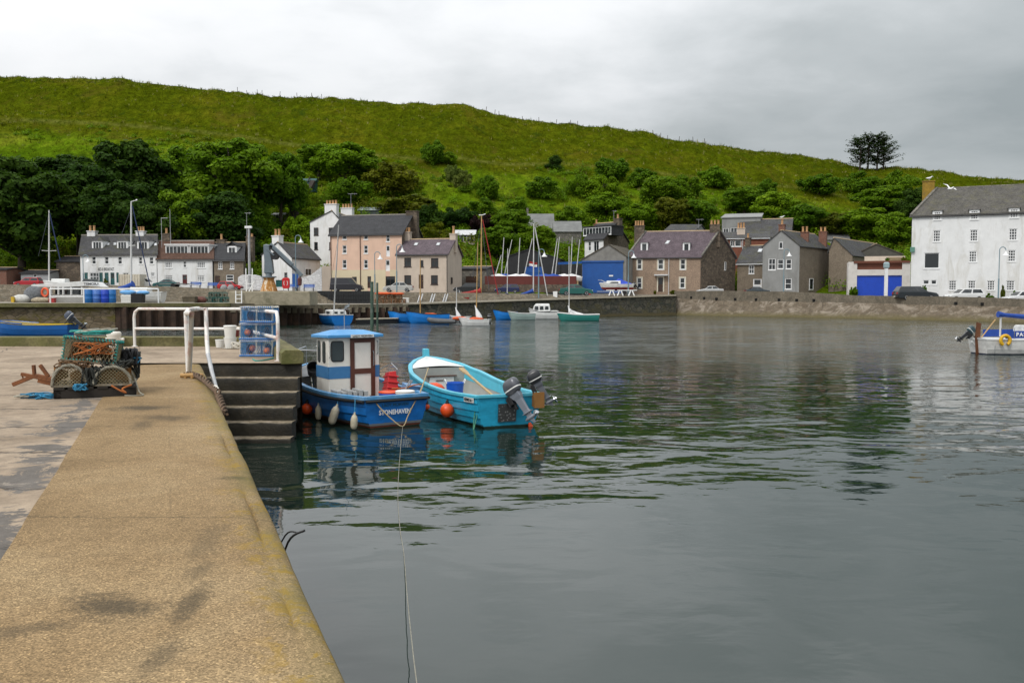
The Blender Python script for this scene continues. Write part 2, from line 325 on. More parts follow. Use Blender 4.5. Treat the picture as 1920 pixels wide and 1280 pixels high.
def slab_mat():
    m, t, b = nt('pier_slabs'); vec = coords(t); sp = N(t, 'ShaderNodeSeparateXYZ'); L(t, vec, sp.inputs[0])
    d = math_(t, 'MULTIPLY', math_(t, 'ADD', math_(t, 'ADD', sp.outputs[0], .66 - .379*3.6), math_(t, 'MULTIPLY', sp.outputs[1], .379)), -.935)
    big = noi(t, vec, .45, 5, .6, .4); med = noi(t, vec, 6, 5, .7)
    c = ramp(t, big, [(.3, (.20,.152,.105)), (.5, (.30,.235,.17)), (.72, (.40,.32,.235))])
    c = mix(t, .7, c, ramp(t, med, [(.3, .6), (.7, 1.3)]), 'MULTIPLY')
    yy = math_(t, 'ADD', sp.outputs[1], math_(t, 'MULTIPLY', noi(t, vec, .9, 5, .7), .55))
    yy = math_(t, 'ADD', yy, math_(t, 'MULTIPLY', sp.outputs[0], .03))
    fr = math_(t, 'ABSOLUTE', math_(t, 'SUBTRACT', math_(t, 'FRACT', math_(t, 'DIVIDE', yy, 1.62)), .5))
    crack = mapr(t, fr, .022, .005); c = mix(t, math_(t, 'MULTIPLY', crack, .85), c, (.05,.042,.035))
    xx = math_(t, 'ADD', d, math_(t, 'MULTIPLY', noi(t, vec, .8, 4, .7), .5))
    fr2 = math_(t, 'ABSOLUTE', math_(t, 'SUBTRACT', math_(t, 'FRACT', math_(t, 'DIVIDE', xx, 3.4)), .5)); crk2 = mapr(t, fr2, .007, .001)
    c = mix(t, math_(t, 'MULTIPLY', crk2, .8), c, (.05,.042,.035))
    # bitumen patching along the joint
    tn = noi(t, vec, 1.3, 6, .75, .8); dd = math_(t, 'ABSOLUTE', math_(t, 'SUBTRACT', d, 1.78))
    tar = mapr(t, math_(t, 'SUBTRACT', dd, math_(t, 'MULTIPLY', math_(t, 'SUBTRACT', tn, .47), 2.6)), .1, .0)
    lim = mapr(t, sp.outputs[1], 14.5, 12.8)
    c = mix(t, math_(t, 'MULTIPLY', math_(t, 'MULTIPLY', tar, lim), .9), c, mix(t, noi(t, vec, 3.5, 6, .8), (.02,.019,.018), (.20,.185,.17)))
    t2 = math_(t, 'MULTIPLY', ramp(t, noi(t, vec, .9, 6, .7, 1.), [(.57, 0.), (.64, .6)]), mapr(t, sp.outputs[1], 19., 15.)); c = mix(t, t2, c, (.10,.09,.08)); c = mix(t, ramp(t, noi(t, vec, 2.6, 7, .8, .6), [(.6, 0.), (.68, .55)]), c, (.48,.41,.33))
    L(t, c, b.inputs['Base Color']); b.inputs['Roughness'].default_value = .9; b.inputs['Specular IOR Level'].default_value = .25
    bump(t, b, math_(t, 'SUBTRACT', math_(t, 'ADD', med, math_(t, 'MULTIPLY', noi(t, vec, 40, 3), .4)), math_(t, 'MULTIPLY', crack, 1.5)), .012); return m
PM = pier_mat(); SM = slab_mat()
WET = mat('weedy_concrete', (.085,.075,.045), .75, .45, 1.4, .03, stain=(.030,.034,.012), stain_amt=.9, stain_scale=.9, fine=14)
COPE = mat('mossy_coping', (.15,.135,.055), .85, .35, 1.6, .02, stain=(.085,.09,.018), stain_amt=.85, stain_scale=.9, fine=16)
# the edge strip, swept along the pier with a worn rounded lip
pm = MB(); rings = []
prof = [(1.60,0),(1.2,.004),(.8,.002),(.5,0),(.30,-.004),(.2,-.003),(.15,-.006),(.128,-.010),(.112,-.009),(.06,-.014),(.022,-.026),(.004,-.055),(0,-.13),(0,-.6),(0,-1.2),(0,-3.5)]
n = 110
for i in range(n):
    y = -4 + i*(23.9/(n-1)); row = []
    for j, (d, dz) in enumerate(prof):
        q = 0.007*noise.noise(V((y*1.7, d*3, 0))) - (.022*max(0,min(1,.6+noise.noise(V((y*.7,5,1)))*1.5-(y-4)*.06)) if j == 7 else 0) if j > 5 else .006*noise.noise(V((y*.8, d, 3)))
        k = .015*noise.noise(V((y*.9, 7.3, 0))) + .012*noise.noise(V((y*4, 1.3, 0)))
        p = V((EX(y), y, DK + dz + (q if dz > -.5 else 0))) + EN*(d + (k*.6 if 5 < j else k if j == 0 else 0)*(1 if j else .6))
        row.append(p)
    rings.append(row)
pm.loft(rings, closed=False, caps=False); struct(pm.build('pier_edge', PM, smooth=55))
sm = MB(); yb, yf = 26.6, -6
def RX(y): return -4.68 - (y-20.1)*.345        # right edge of the pier head
sm.add([(-60,yf,DK-.004),(EX(yf)-1.4,yf,DK-.004),(EX(20.05)-1.4,20.05,DK-.004),(RX(20.05),20.05,DK-.004),(RX(yb),yb,DK-.004),(-60,yb,DK-.004)], [(0,1,2,3,4,5)])
sm.add([(RX(20.05),20.05,DK-.004),(RX(yb),yb,DK-.004),(RX(yb),yb,-3),(RX(20.05),20.05,-3)], [(0,1,2,3)])
sm.add([(-60,yb,DK-.004),(RX(yb),yb,DK-.004),(RX(yb),yb,-3),(-60,yb,-3)], [(0,1,2,3)])
struct(sm.build('pier_deck', SM, fix=False))
# landing steps cut against the pier head, going down towards the camera
st = MB(); rr = random.Random(3)
x1s = [-4.68,-4.70,-4.66,-4.66,-4.62,-4.58]
def rough_block(mb, x0, x1, y0, y1, z0, z1, nx=26, amp=.018, seed=0):
    rows = []
    for (yy, zz, k) in ((y1, z1, .3), (y0+.05, z1, .7), (y0+.015, z1-.015, 1), (y0, z1-.05, 1), (y0, (z0+z1)/2, .6), (y0, z0, .4)):
        rows.append([(x0+(x1-x0)*i/nx, yy - amp*k*(1+noise.noise(V((i*.5, seed*3.1, zz*4))))*1.0, zz + amp*k*1.2*noise.noise(V((i*.45, seed, yy*5)))) for i in range(nx+1)])
    mb.loft(rows, closed=False, caps=False)
    e = [r[-1] for r in rows]; mb.add(e + [(x1, y1, z0)], [list(range(len(e)+1))])
for k in range(0, 7):
    z1 = DK - .02 - .285*k; y0 = 20.1 - .3*k
    rough_block(st, EX(y0)-.3, x1s[min(k,5)], y0, y0+(.36 if k else .05), z1-.36, z1, amp=.006+.003*k, seed=k)
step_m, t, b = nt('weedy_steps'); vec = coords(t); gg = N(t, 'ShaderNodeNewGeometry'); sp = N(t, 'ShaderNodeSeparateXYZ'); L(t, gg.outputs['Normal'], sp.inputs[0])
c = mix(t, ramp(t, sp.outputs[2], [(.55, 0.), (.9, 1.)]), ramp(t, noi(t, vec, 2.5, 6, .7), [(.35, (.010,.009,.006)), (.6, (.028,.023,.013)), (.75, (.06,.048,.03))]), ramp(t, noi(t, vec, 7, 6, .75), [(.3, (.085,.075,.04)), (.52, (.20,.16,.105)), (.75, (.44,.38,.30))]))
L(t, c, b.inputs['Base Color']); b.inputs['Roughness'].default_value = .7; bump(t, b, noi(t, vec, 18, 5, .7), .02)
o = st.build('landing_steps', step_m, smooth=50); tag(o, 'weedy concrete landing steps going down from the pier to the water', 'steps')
kb = MB(); kb.box(-60, -7.9, 26.35, 26.9, DK-.05, DK+.27); o = kb.build('pier_kerb', COPE, bevel=.03); tag(o, 'long mossy green concrete kerb along the back edge of the pier', 'kerb')
bm_ = MB(); a0 = V((RX(20.0)-.20, 20.0, 0)); a1 = V((RX(25.2)-.20, 25.2, 0)); dd = (a1-a0).normalized(); pp = V((-dd.y, dd.x, 0))
ring = lambda c: [c + pp*x + V((0,0,z)) for x, z in ((-.24,DK-.02),(.24,DK-.02),(.24,DK+.22),(.16,DK+.29),(-.16,DK+.29),(-.24,DK+.22))]
bm_.loft([ring(a0 + (a1-a0)*i/12 + V((.012*rr.uniform(-1,1),0,.012*rr.uniform(-1,1)))) for i in range(13)])
tag(bm_.build('coping_beam', COPE, smooth=30, bevel=.01), 'mossy green squared beam edging the pier head above the steps', 'beam')
sw = MB(); sw.add([(-4.60,18.2,-3),(-4.60,20.03,-3),(-4.66,20.03,DK-.02),(-4.62,19.7,.95),(-4.60,19.1,.4),(-4.58,18.2,-.1)], [(0,1,2,3,4,5)])
# ------------------------------------------------------------------ far quay lines: (px, Y, z of coping)
QL = [(-420,66,2.3),(-150,73,2.28),(215,78,2.2),(440,84,2.15),(600,91,1.92),(720,97,1.9),(900,106,2.12),(1080,116.5,2.42),(1265,128,2.8)]
def lerp_tab(tab, x, j):
    if x <= tab[0][0]: return tab[0][j]
    for a, b_ in zip(tab, tab[1:]):
        if x <= b_[0]: return a[j] + (b_[j]-a[j])*(x-a[0])/(b_[0]-a[0])
    return tab[-1][j]
def QP(px, dy=0, z=None):
    Y = lerp_tab(QL, px, 1); return V((gx(px, Y)*(1+dy/Y), Y+dy, lerp_tab(QL, px, 2) if z is None else z))
RZ = [(-420,3.9),(0,3.9),(300,3.8),(430,3.45),(620,3.25),(880,3.1),(1000,2.95),(1080,2.7),(1180,2.85),(1265,2.82),(1400,2.8),(1560,2.5),(1705,2.2),(1800,2.05),(1920,1.75),(2300,1.6)]
def road_z(px): return lerp_tab(RZ, px, 1)
HB = [(-420,134),(0,134),(300,134),(620,131),(880,134),(1100,142),(1300,146),(1560,136),(1705,124),(2300,112)]   # where the hill begins
PIL = mat('pile_rust', (.045,.026,.016), .85, .5, 2.2, .02, stain=(.085,.04,.018), stain_amt=.6)
PCON = mat('quay_concrete', (.17,.145,.10), .9, .3, .8, .03, stain=(.06,.055,.03), stain_amt=.8, stain_scale=.6, fine=5)
LWAL = stone('basin_wall_stone', [(.10,.075,.04),(.17,.13,.08),(.22,.17,.11),(.13,.095,.055)], 1.5, (.085,.068,.042), 2.2, .03, lichen=(.12,.10,.015))
QWAL = stone('quay_wall_stone', [(.04,.045,.035),(.075,.072,.055),(.11,.10,.075),(.055,.055,.04)], 1.3, (.022,.022,.016), 1.5, .04, lichen=(.085,.075,.03), wet=(.45,.75,(.10,.08,.035)))
def wall_strip(mb, pxs, z0, ztop, dy0=0, dy1=0):
    top = [QP(p, dy1, ztop(p)) for p in pxs]; bot = [QP(p, dy0, z0(p) if callable(z0) else z0) for p in pxs]
    mb.loft([bot, top], closed=False, caps=False)
    return top
qz = lambda p: lerp_tab(QL, p, 2)
m1 = MB(); pxs = [-420,-150,0,100,215]; wall_strip(m1, pxs, -2, lambda p: qz(p)-.02, .25, .25)
m1.add([QP(215,.25,-2), QP(215,1.2,-2), QP(215,1.2,2.1), QP(215,.25,2.1)], [(0,1,2,3)])
tag(m1.build('basin_wall', LWAL), 'brown stone harbour wall below the mossy coping at the left', 'harbour wall')
# timber piles
m2 = MB(); px = 222.
k = 0
while px < 772:
    h = qz(px) - (.28 if px < 430 else .42)
    p = QP(px, .30); wd = .30*(1 if k % 2 else .75)
    m2.box(p.x-wd, p.x+wd, p.y-.2 - (.25 if k % 2 else 0), p.y+.3, -2, h + (.3 if px > 430 and k % 2 == 0 else 0)); px += 11.5; k += 1
back = MB(); wall_strip(m2, list(range(215, 800, 60)), -2, lambda p: qz(p)-.1, .75, .75)
tag(m2.build('piled_quay_face', PIL), 'dark rusty piled quay face between the stone walls', 'piling')
m3 = MB()
def coping(mb, pxs, w0, th, prot):
    sec = []
    for p in pxs:
        q = QP(p, 0); sec.append([q+V((0,-prot,-th)), q+V((0,-prot,0)), q+V((0,w0,.0)), q+V((0,w0,-th))])
    mb.loft(sec)
coping(m3, [-420,-150,0,100,215,330,432], 1.2, .32, .1); tag(m3.build('quay_coping', COPE), 'mossy green coping beam along the top of the left harbour wall', 'coping')
m3 = MB(); coping(m3, [433,500,600,660,720,765], .9, .36, .05)
for i in range(26):
    p = QP(437+i*12.8, 0); m3.box(p.x-.24, p.x+.24, p.y-.12, p.y+.2, p.z-.85, p.z-.33)
tag(m3.build('pile_cap', PCON), 'concrete cap with toothed blocks on top of the dark piles', 'coping')
m4 = MB(); pxs = [755,820,900,990,1080,1180,1268]; wall_strip(m4, pxs, -2, lambda p: qz(p)-.12, .0, .25)
tag(m4.build('quay_wall', QWAL), 'dark streaked stone quay wall behind the moored dinghies', 'harbour wall')
EDGE = mat('pale_quay_edge', (.42,.37,.28), .85, .2, 1., .01)
m5 = MB(); coping(m5, pxs, .6, .14, .06); tag(m5.build('quay_edge', EDGE), 'pale worn stone edge running along the top of the far quay', 'coping')
# apron, retaining wall, street
APR = mat('apron_concrete', (.26,.235,.19), .9, .25, .5, .02, stain=(.12,.11,.09), stain_amt=.6, stain_scale=.4, fine=6)
ROAD = mat('asphalt', (.15,.135,.115), .9, .2, .3, .01, stain=(.21,.19,.16), stain_amt=.5, stain_scale=.25, fine=9)
AP = [(-420,9),(0,9.5),(300,10),(450,9),(620,9),(700,7),(880,6),(1000,5),(1080,3),(1268,2.5)]
apw = lambda p: lerp_tab(AP, p, 1)
gp = [-420,-150,0,100,215,330,440,520,600,660,720,790,860,900,950,1000,1040,1080,1130,1180,1225,1268]
def strip(mb, a, b_): mb.loft([a, b_], closed=False, caps=False)
ga = MB(); strip(ga, [QP(p, .5, qz(p)-.004) for p in gp], [QP(p, apw(p), qz(p)+.02) for p in gp]); struct(ga.build('quay_apron', APR))
RWST = stone('retaining_stone', [(.11,.09,.06),(.16,.13,.09),(.21,.175,.125),(.13,.115,.085)], 2.6, (.10,.085,.06), 1.8, .04)
gr = MB(); A = [QP(p, apw(p), qz(p)-.1) for p in gp]; B = [QP(p, apw(p)+ (1.5 if p < 960 else .9), road_z(p)) for p in gp]
strip(gr, A, B); tag(gr.build('retaining_wall', RWST), 'battered rubble stone wall holding up the street behind the quay apron', 'retaining wall')
ro = MB(); far_ = [V((gx(p, lerp_tab(HB,p,1)+6), lerp_tab(HB,p,1)+6, road_z(p)+.05)) for p in gp]
strip(ro, [q.copy() for q in B], far_)
# ------------------------------------------------------------------ right-hand revetment
RV = [(1255,128.5),(1340,122),(1500,115),(1650,107.5),(1750,103),(1920,94.5),(2150,85)]
TZ = [(1255,2.35),(1340,2.05),(1560,1.9),(1750,1.72),(1920,1.6),(2150,1.5)]
WZ = [(1255,3.35),(1280,3.36),(1340,3.4),(1480,3.25),(1560,2.98),(1600,2.78),(1700,2.72),(1770,2.68),(1850,2.6),(1920,2.48),(2150,2.3)]
def RP(px, d, z):
    Y = lerp_tab(RV, px, 1); p = V((gx(px, Y), Y, z)); nrm = V((.40, .92, 0)); return p + nrm*d
rp = [1255+i*(895/60) for i in range(61)]
rv = MB(); rows = []
for j in range(9):
    f = j/8; row = []
    for i, p in enumerate(rp):
        q = RP(p, f*3.0, -.6 + (lerp_tab(TZ,p,1)+.6)*f); q += V((0,-.18,.22))*noise.noise(V((i*.8, j*.7, 2.)))*(1 if 0 < j < 8 else .2); row.append(q)
    rows.append(row)
REV = stone('revetment_stone', [(.090,.068,.044),(.125,.098,.066),(.16,.128,.09),(.105,.083,.056)], 1.9, (.10,.08,.055), 1.2, .07, lichen=(.28,.24,.19), wet=(.4,1.1,(.095,.078,.03)))
rv.loft(rows, closed=False, caps=False); o = rv.build('sea_revetment', REV, smooth=180); tag(o, 'sloping weathered stone revetment rising from the water on the right', 'revetment')
PAR = mat('parapet_concrete', (.15,.128,.095), .95, .3, .7, .04, stain=(.075,.066,.05), stain_amt=.8, stain_scale=.8, fine=6)
pw = MB(); sec = []
for p in rp:
    a = RP(p, 3.05, 0); nrm = V((.40,.92,0)).normalized(); z0 = lerp_tab(TZ,p,1)-.3; z1 = lerp_tab(WZ,p,1) + .04*noise.noise(V((p*.05,0,0)))
    a2 = a + nrm*.5; sec.append([V((a.x,a.y,z0)), V((a.x,a.y,z1)), V((a2.x,a2.y,z1)), V((a2.x,a2.y,z0))])
pw.loft(sec)
o = pw.build('parapet_wall', PAR); tag(o, 'long grey brown parapet wall topping the stone revetment at the right', 'parapet')
dh = MB()
for p in (1288,1313,1336,1372,1412,1456,1490,1523,1797,1848):
    a = RP(p, 3.02, lerp_tab(TZ,p,1)+.22); dh.box(a.x-.2, a.x+.2, a.y-.05, a.y+.2, a.z-.16, a.z+.16)
dh.build('drain_hole', mat('drain_black', (.008,.008,.008), 1., 0), o)
rb = [1268,1300,1400,1500,1560,1640,1705,1800,1920,2150]
strip(ro, [RP(p, 3.3, road_z(p)-.004) for p in rb], [V((gx(p, lerp_tab(HB,p,1)+6), lerp_tab(HB,p,1)+6, road_z(p)+.05)) for p in rb])
struct(ro.build('road', ROAD))
# ------------------------------------------------------------------ the hill
SKY = [(-500,128),(-200,136),(0,143),(100,146),(200,150),(300,158),(400,168),(520,181),(650,188),(760,192),(870,197),(900,208),(950,219),(1080,234),(1200,247),(1250,260),(1400,280),(1500,291),(1560,299),(1620,317),(1680,316),(1740,320),(1820,328),(1920,340),(2100,362),(2500,400)]
HT = []
for p, y in SKY:
    d = ray(p, y); HT.append((d.x/d.y, d.z/d.y))
YR = 255.
PATHF = [(-.6,.80),(-.4,.79),(-.3,.78),(-.2,.74),(-.1,.70),(0,.73),(.05,.76),(.1,.76),(.2,.77),(.3,.76),(.45,.7)]
def hill(x, y, rough=True):
    u = x/y; e = lerp_tab(HT, u, 1); px = 960+u*1700; y0 = lerp_tab(HB, px, 1); t_ = (y-y0)/(YR-y0); zr = road_z(px)
    if t_ <= 0: return zr
    if t_ < 1:
        q = t_**.82; pf = lerp_tab(PATHF, u, 1)
        q += .020*math.exp(-((q-pf)/.03)**2) - .02*math.exp(-((q-pf-.06)/.04)**2)
        e2 = e*q + .0006; z = zr*(1-min(1,t_*3)) + EYE*min(1,t_*3) + e2*y
        k = min(1, t_*4)*min(1,(1-t_)*6+.12)
        z += k*(2.2*noise.noise(V((x*.018,y*.018,0))) + .9*noise.noise(V((x*.06,y*.06,4))))
    else: z = EYE + e*YR - (y-YR)*.10
    if t_ > .75: z += min(1,(t_-.75)*6)*(.8*noise.noise(V((x*.05,3.,7.))) + .5*noise.noise(V((x*.17,1.,2.))))
    if rough:
        z += .45*noise.noise(V((x*.35,y*.35,1)))*min(1,t_*5) + .22*noise.noise(V((x*1.1,y*1.1,5)))*min(1,t_*5)
    return z
def hill_hit(px, py):
    d = ray(px, py); y = lerp_tab(HB, px, 1)
    while y < 300:
        p = CAM + d*(y/d.y)
        if hill(p.x, p.y, False) >= p.z: return V((p.x, p.y, hill(p.x, p.y, False)))
        y += .5
    return V((CAM.x + d.x/d.y*YR, YR, hill(d.x/d.y*YR, YR, False)))
hm = MB(); us = [-.95 + i*(1.75/520) for i in range(521)]; rows = []; vals_p = []; vals_l = []
ys_ = [0]; NY = 170
for j in range(NY+12):
    row = []
    for u in us:
        y0 = lerp_tab(HB, 960+u*1700, 1)
        y = y0-2 + (YR+2-y0)*j/NY if j <= NY else YR + (j-NY)*9.
        x = u*y; z = hill(x, y); row.append((x, y, z))
        f = (z-EYE)/y/max(.02, lerp_tab(HT,u,1)); pf = lerp_tab(PATHF, u, 1)
        vals_p.append(max(0, 1-abs(f-pf-.004)/.013)); vals_l.append(max(0, min(1, (pf-f)/.09)))
    rows.append(row)
hm.loft(rows, closed=False, caps=False)
m, t, b = nt('hill_grass'); vec = coords(t); ap = N(t, 'ShaderNodeAttribute', _attribute_name='track'); al = N(t, 'ShaderNodeAttribute', _attribute_name='lush')
n1 = noi(t, vec, .045, 5, .65, .4); n2 = noi(t, coords(t,'Object',(1,.5,1)), .5, 6, .75, .5); n3 = noi(t, vec, 2.2, 4, .7)
cu = ramp(t, n1, [(.3, (.045,.062,.002)), (.5, (.070,.090,.003)), (.7, (.105,.105,.006))])
cl_ = ramp(t, n1, [(.3, (.046,.095,.003)), (.5, (.090,.152,.005)), (.7, (.165,.200,.014))])
c = mix(t, mapr(t, math_(t, 'ADD', al.outputs['Fac'], math_(t, 'MULTIPLY', math_(t, 'SUBTRACT', noi(t, vec, .05, 6, .7, .6), .5), 1.8)), .15, .95), cu, cl_)
c = mix(t, .9, c, ramp(t, n2, [(.28, .35), (.5, .95), (.72, 1.65)]), 'MULTIPLY'); c = mix(t, .8, c, ramp(t, n3, [(.3, .5), (.7, 1.5)]), 'MULTIPLY')
c = mix(t, math_(t, 'MULTIPLY', ap.outputs['Fac'], ramp(t, n2, [(.35, .0), (.62, .6)])), c, (.18,.175,.05))
c = mix(t, ramp(t, noi(t, vec, .16, 6, .8, .8), [(.56, 0.), (.64, .75)]), c, (.028,.052,.005)); c = mix(t, ramp(t, noi(t, coords(t,'Object',(1,.6,1)), .07, 6, .75, 1.2), [(.56, 0.), (.66, .55)]), c, (.10,.082,.012))
L(t, c, b.inputs['Base Color']); b.inputs['Roughness'].default_value = .95; b.inputs['Specular IOR Level'].default_value = 0
bump(t, b, math_(t, 'ADD', n3, n2), .5)
ho = hm.build('hillside', m, smooth=180, fix=False); struct(ho)
for nm, vals in (('track', vals_p), ('lush', vals_l)):
    a_ = ho.data.attributes.new(nm, 'FLOAT', 'POINT'); a_.data.foreach_set('value', vals)
# ------------------------------------------------------------------ buildings
WHITE = mat('white_harling', (.70,.71,.71), .9, .07, .8, .01, stain=(.44,.42,.36), stain_amt=.55, stain_scale=.9, vz=.22)
CREAM = mat('cream_render', (.52,.44,.36), .9, .07, .8, .01, stain=(.38,.32,.26), stain_amt=.5, stain_scale=.8, vz=.25)
PEACH = mat('peach_render', (.66,.46,.35), .9, .07, .7, .01, stain=(.50,.34,.25), stain_amt=.5, stain_scale=.8, vz=.3)
YELLO = mat('pale_yellow_render', (.60,.52,.36), .9, .06, .7, .01)
PINKB = mat('pinkish_brown_harling', (.295,.215,.155), .95, .14, 1., .02, fine=8, stain=(.22,.17,.13), stain_amt=.4)
BROWN = mat('brown_harling', (.19,.155,.115), .95, .15, 1., .02, fine=8, stain=(.12,.10,.075), stain_amt=.5)
GREYR = mat('grey_render', (.25,.255,.25), .95, .1, .6, .02, stain=(.16,.16,.15), stain_amt=.65, stain_scale=.8, vz=.25)
REDB = mat('red_brown_boards', (.17,.055,.03), .8, .15, 1.5)
GSTON = stone('gable_stone', [(.075,.058,.042),(.12,.092,.066),(.165,.128,.092),(.10,.075,.055)], 1.9, (.065,.055,.042), 1.5, .04)
MASON = stone('garden_stone', [(.11,.105,.095),(.16,.15,.13),(.2,.185,.155)], 1.9, (.08,.075,.065), 1.5, .04)
SLATE = slate('grey_slate', (.075,.075,.078), moss=(.075,.075,.035)); SLATD = slate('dark_slate', (.048,.049,.053), .15)
PURPL = slate('purple_slate', (.125,.098,.112), .25); PANT = slate('brown_pantile', (.11,.06,.042), .3); OLDSL = slate('lichened_slate', (.105,.10,.09), .35, moss=(.12,.115,.07))
GREEN = slate('mossy_slate', (.075,.08,.055), .3, moss=(.085,.085,.03))
WFR = mat('white_frame', (.78,.79,.79), .45, .04); BFR = mat('dark_frame', (.035,.022,.018), .5, .1); CRFR = mat('cream_frame', (.62,.58,.47), .6, .06)
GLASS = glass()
POT = mat('clay_pot', (.42,.24,.11), .85, .3, 3.); BRICK = stone('red_brick', [(.16,.065,.04),(.22,.09,.055)], 4., (.16,.13,.11), 2., .02)
LICH = mat('lichened_chimney', (.27,.17,.025), .95, .3, 2., .03, stain=(.12,.10,.06), stain_amt=.7)
DOORT = paint('teal_door', (.02,.10,.10)); DOORR = paint('dark_red_door', (.12,.018,.014)); DOORB = paint('dark_brown_door', (.05,.026,.018)); DOORW = paint('white_door', (.75,.76,.77))
BLUE = paint('blue_boards', (.005,.075,.30), .55); BLUEG = paint('bright_blue_door', (.004,.055,.46), .5); GUT = mat('gutter_black', (.02,.02,.022), .5, .1); PIPEW = mat('pipe_white', (.6,.61,.62), .5, .05)
RIDGE = mat('ridge_tile', (.42,.31,.19), .9, .15)
class Face:
    def __init__(s, A, B):
        s.A = V(A); s.U = (V(B) - V(A)); s.U.z = 0; s.W = s.U.length; s.U.normalize(); s.n = V((s.U.y, -s.U.x, 0))
        if s.n.dot(CAM - s.A) < 0: s.n = -s.n
    def hit(s, px, py, off=0):
        d = ray(px, py); A = s.A + s.n*off; k = s.n.dot(A - CAM)/s.n.dot(d); p = CAM + d*k
        return (p - s.A).dot(s.U), p.z
    def pt(s, u, z, out=0): p = s.A + s.U*u + s.n*out; return V((p.x, p.y, z))
    def blk(s, mb, u0, u1, z0, z1, o0, o1):
        c = s.pt((u0+u1)/2, (z0+z1)/2, (o0+o1)/2); mb.obox(c, s.U*(u1-u0)/2, s.n*(o1-o0)/2, V((0,0,(z1-z0)/2)))
def window(face, rect, style, root, off, frame=None, recess=.12, surr=None, name='window', panem=None):
    x0, y0, x1, y1 = rect; u0, z1 = face.hit(x0, y0); u1, z0 = face.hit(x1, y1)
    if u0 > u1: u0, u1 = u1, u0
    fr = frame or WFR; mb = MB(); w = min(.09, (u1-u0)*.12); o = -recess
    for a in ((u0,u0+w,z0,z1),(u1-w,u1,z0,z1),(u0+w,u1-w,z0,z0+w),(u0+w,u1-w,z1-w,z1)): face.blk(mb, *a, o, o+.08)
    def vb(k): q = u0+(u1-u0)*k; face.blk(mb, q-.03, q+.03, z0+w, z1-w, o+.004, o+.06)
    def hb(k): q = z0+(z1-z0)*k; face.blk(mb, u0+w, u1-w, q-.035, q+.035, o+.002, o+.07)
    if style == 's': hb(.5)
    elif style == 'c': vb(.5)
    elif style == 'x': vb(.5); hb(.5)
    elif style == 't': vb(.5); hb(.72)
    elif style[0] == 'g':
        a, b_ = int(style[1]), int(style[2])
        for i in range(1, a): vb(i/a)
        for i in range(1, b_): hb(i/b_)
    face.blk(mb, u0-.06, u1+.06, z0-.10, z0, -.05, .06)
    if surr:
        pass
    f = mb.build(name, fr, root, off=off)
    if surr:
        ms = MB(); k = .17
        for a in ((u0-k,u0,z0-.12,z1+k),(u1,u1+k,z0-.12,z1+k),(u0,u1,z1,z1+k)): face.blk(ms, *a, -.02, .025)
        ms.build('surround', surr, f)
        f.children[0].data.transform(Matrix.Translation(-V(off)))
    pm_ = MB(); pm_.add([face.pt(u0+w*.5,z0,o+.035),face.pt(u1-w*.5,z0,o+.035),face.pt(u1-w*.5,z1,o+.035),face.pt(u0+w*.5,z1,o+.035)], [(0,1,2,3)])
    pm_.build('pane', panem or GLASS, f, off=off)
    return f
def door(face, rect, m, root, off, lite=False, surr=None, name='door', recess=.12):
    x0, y0, x1, y1 = rect; u0, z1 = face.hit(x0, y0); u1, z0 = face.hit(x1, y1)
    if u0 > u1: u0, u1 = u1, u0
    mb = MB(); o = -recess
    face.blk(mb, u0, u1, z0, z1, o, o+.05)
    w = (u1-u0); 
    for a in ((u0,u0+.13*w,z0,z1),(u1-.13*w,u1,z0,z1),(u0+.13*w,u1-.13*w,z0,z0+.2),(u0+.13*w,u1-.13*w,z1-.12,z1),(u0+.13*w,u1-.13*w,z0+(z1-z0)*.45,z0+(z1-z0)*.52)): face.blk(mb, *a, o+.05, o+.085)
    d = mb.build(name, m, root, off=off)
    if lite:
        p = MB(); zz0 = z0+(z1-z0)*.53; p.add([face.pt(u0+.14*w,zz0,o+.06),face.pt(u1-.14*w,zz0,o+.06),face.pt(u1-.14*w,z1-.13,o+.06),face.pt(u0+.14*w,z1-.13,o+.06)], [(0,1,2,3)]); p.build('pane', GLASS, d, off=off)
    if surr:
        ms = MB(); k = .17
        for a in ((u0-k,u0,z0,z1+k),(u1,u1+k,z0,z1+k),(u0,u1,z1,z1+k)): face.blk(ms, *a, -.02, .025)
        ms.build('surround', surr, d, off=off)
    h = MB(); face.blk(h, u1-.2*w, u1-.13*w, z0+.95, z0+1.08, o+.085, o+.14); h.build('handle', mat('brass', (.4,.3,.12), .35, .1, metal=1), d, off=off)
    return d
def wall_holes(mb, face, u0, u1, z0, z1, holes, recess=.14):
    us = sorted({u0, u1, *[h[0] for h in holes], *[h[1] for h in holes]}); zs = sorted({z0, z1, *[h[2] for h in holes], *[h[3] for h in holes]})
    us = [u for u in us if u0 <= u <= u1]; zs = [z for z in zs if z0 <= z <= z1]
    for a, b_ in zip(us, us[1:]):
        for c, d in zip(zs, zs[1:]):
            um, zm = (a+b_)/2, (c+d)/2
            if any(h[0] < um < h[1] and h[2] < zm < h[3] for h in holes): continue
            mb.add([face.pt(a,c), face.pt(b_,c), face.pt(b_,d), face.pt(a,d)], [(0,1,2,3)])
    for a, b_, c, d in holes:
        P = [face.pt(a,c), face.pt(b_,c), face.pt(b_,d), face.pt(a,d)]; Q = [p - face.n*recess for p in P]
        mb.add(P+Q, [(0,1,5,4),(1,2,6,5),(2,3,7,6),(3,0,4,7),(4,5,6,7)])
def rect_uv(face, r):
    u0, z1 = face.hit(r[0], r[1]); u1, z0 = face.hit(r[2], r[3]); return (min(u0,u1), max(u0,u1), z0, z1)
def roof_slab(mb, a, b_, c, d, th=.14):  # a,b eave; c,d ridge (c above b)
    n = (b_-a).cross(d-a).normalized()
    if n.z < 0: n = -n
    mb.hexa([a, b_, c, d, a+n*th, b_+n*th, c+n*th, d+n*th])
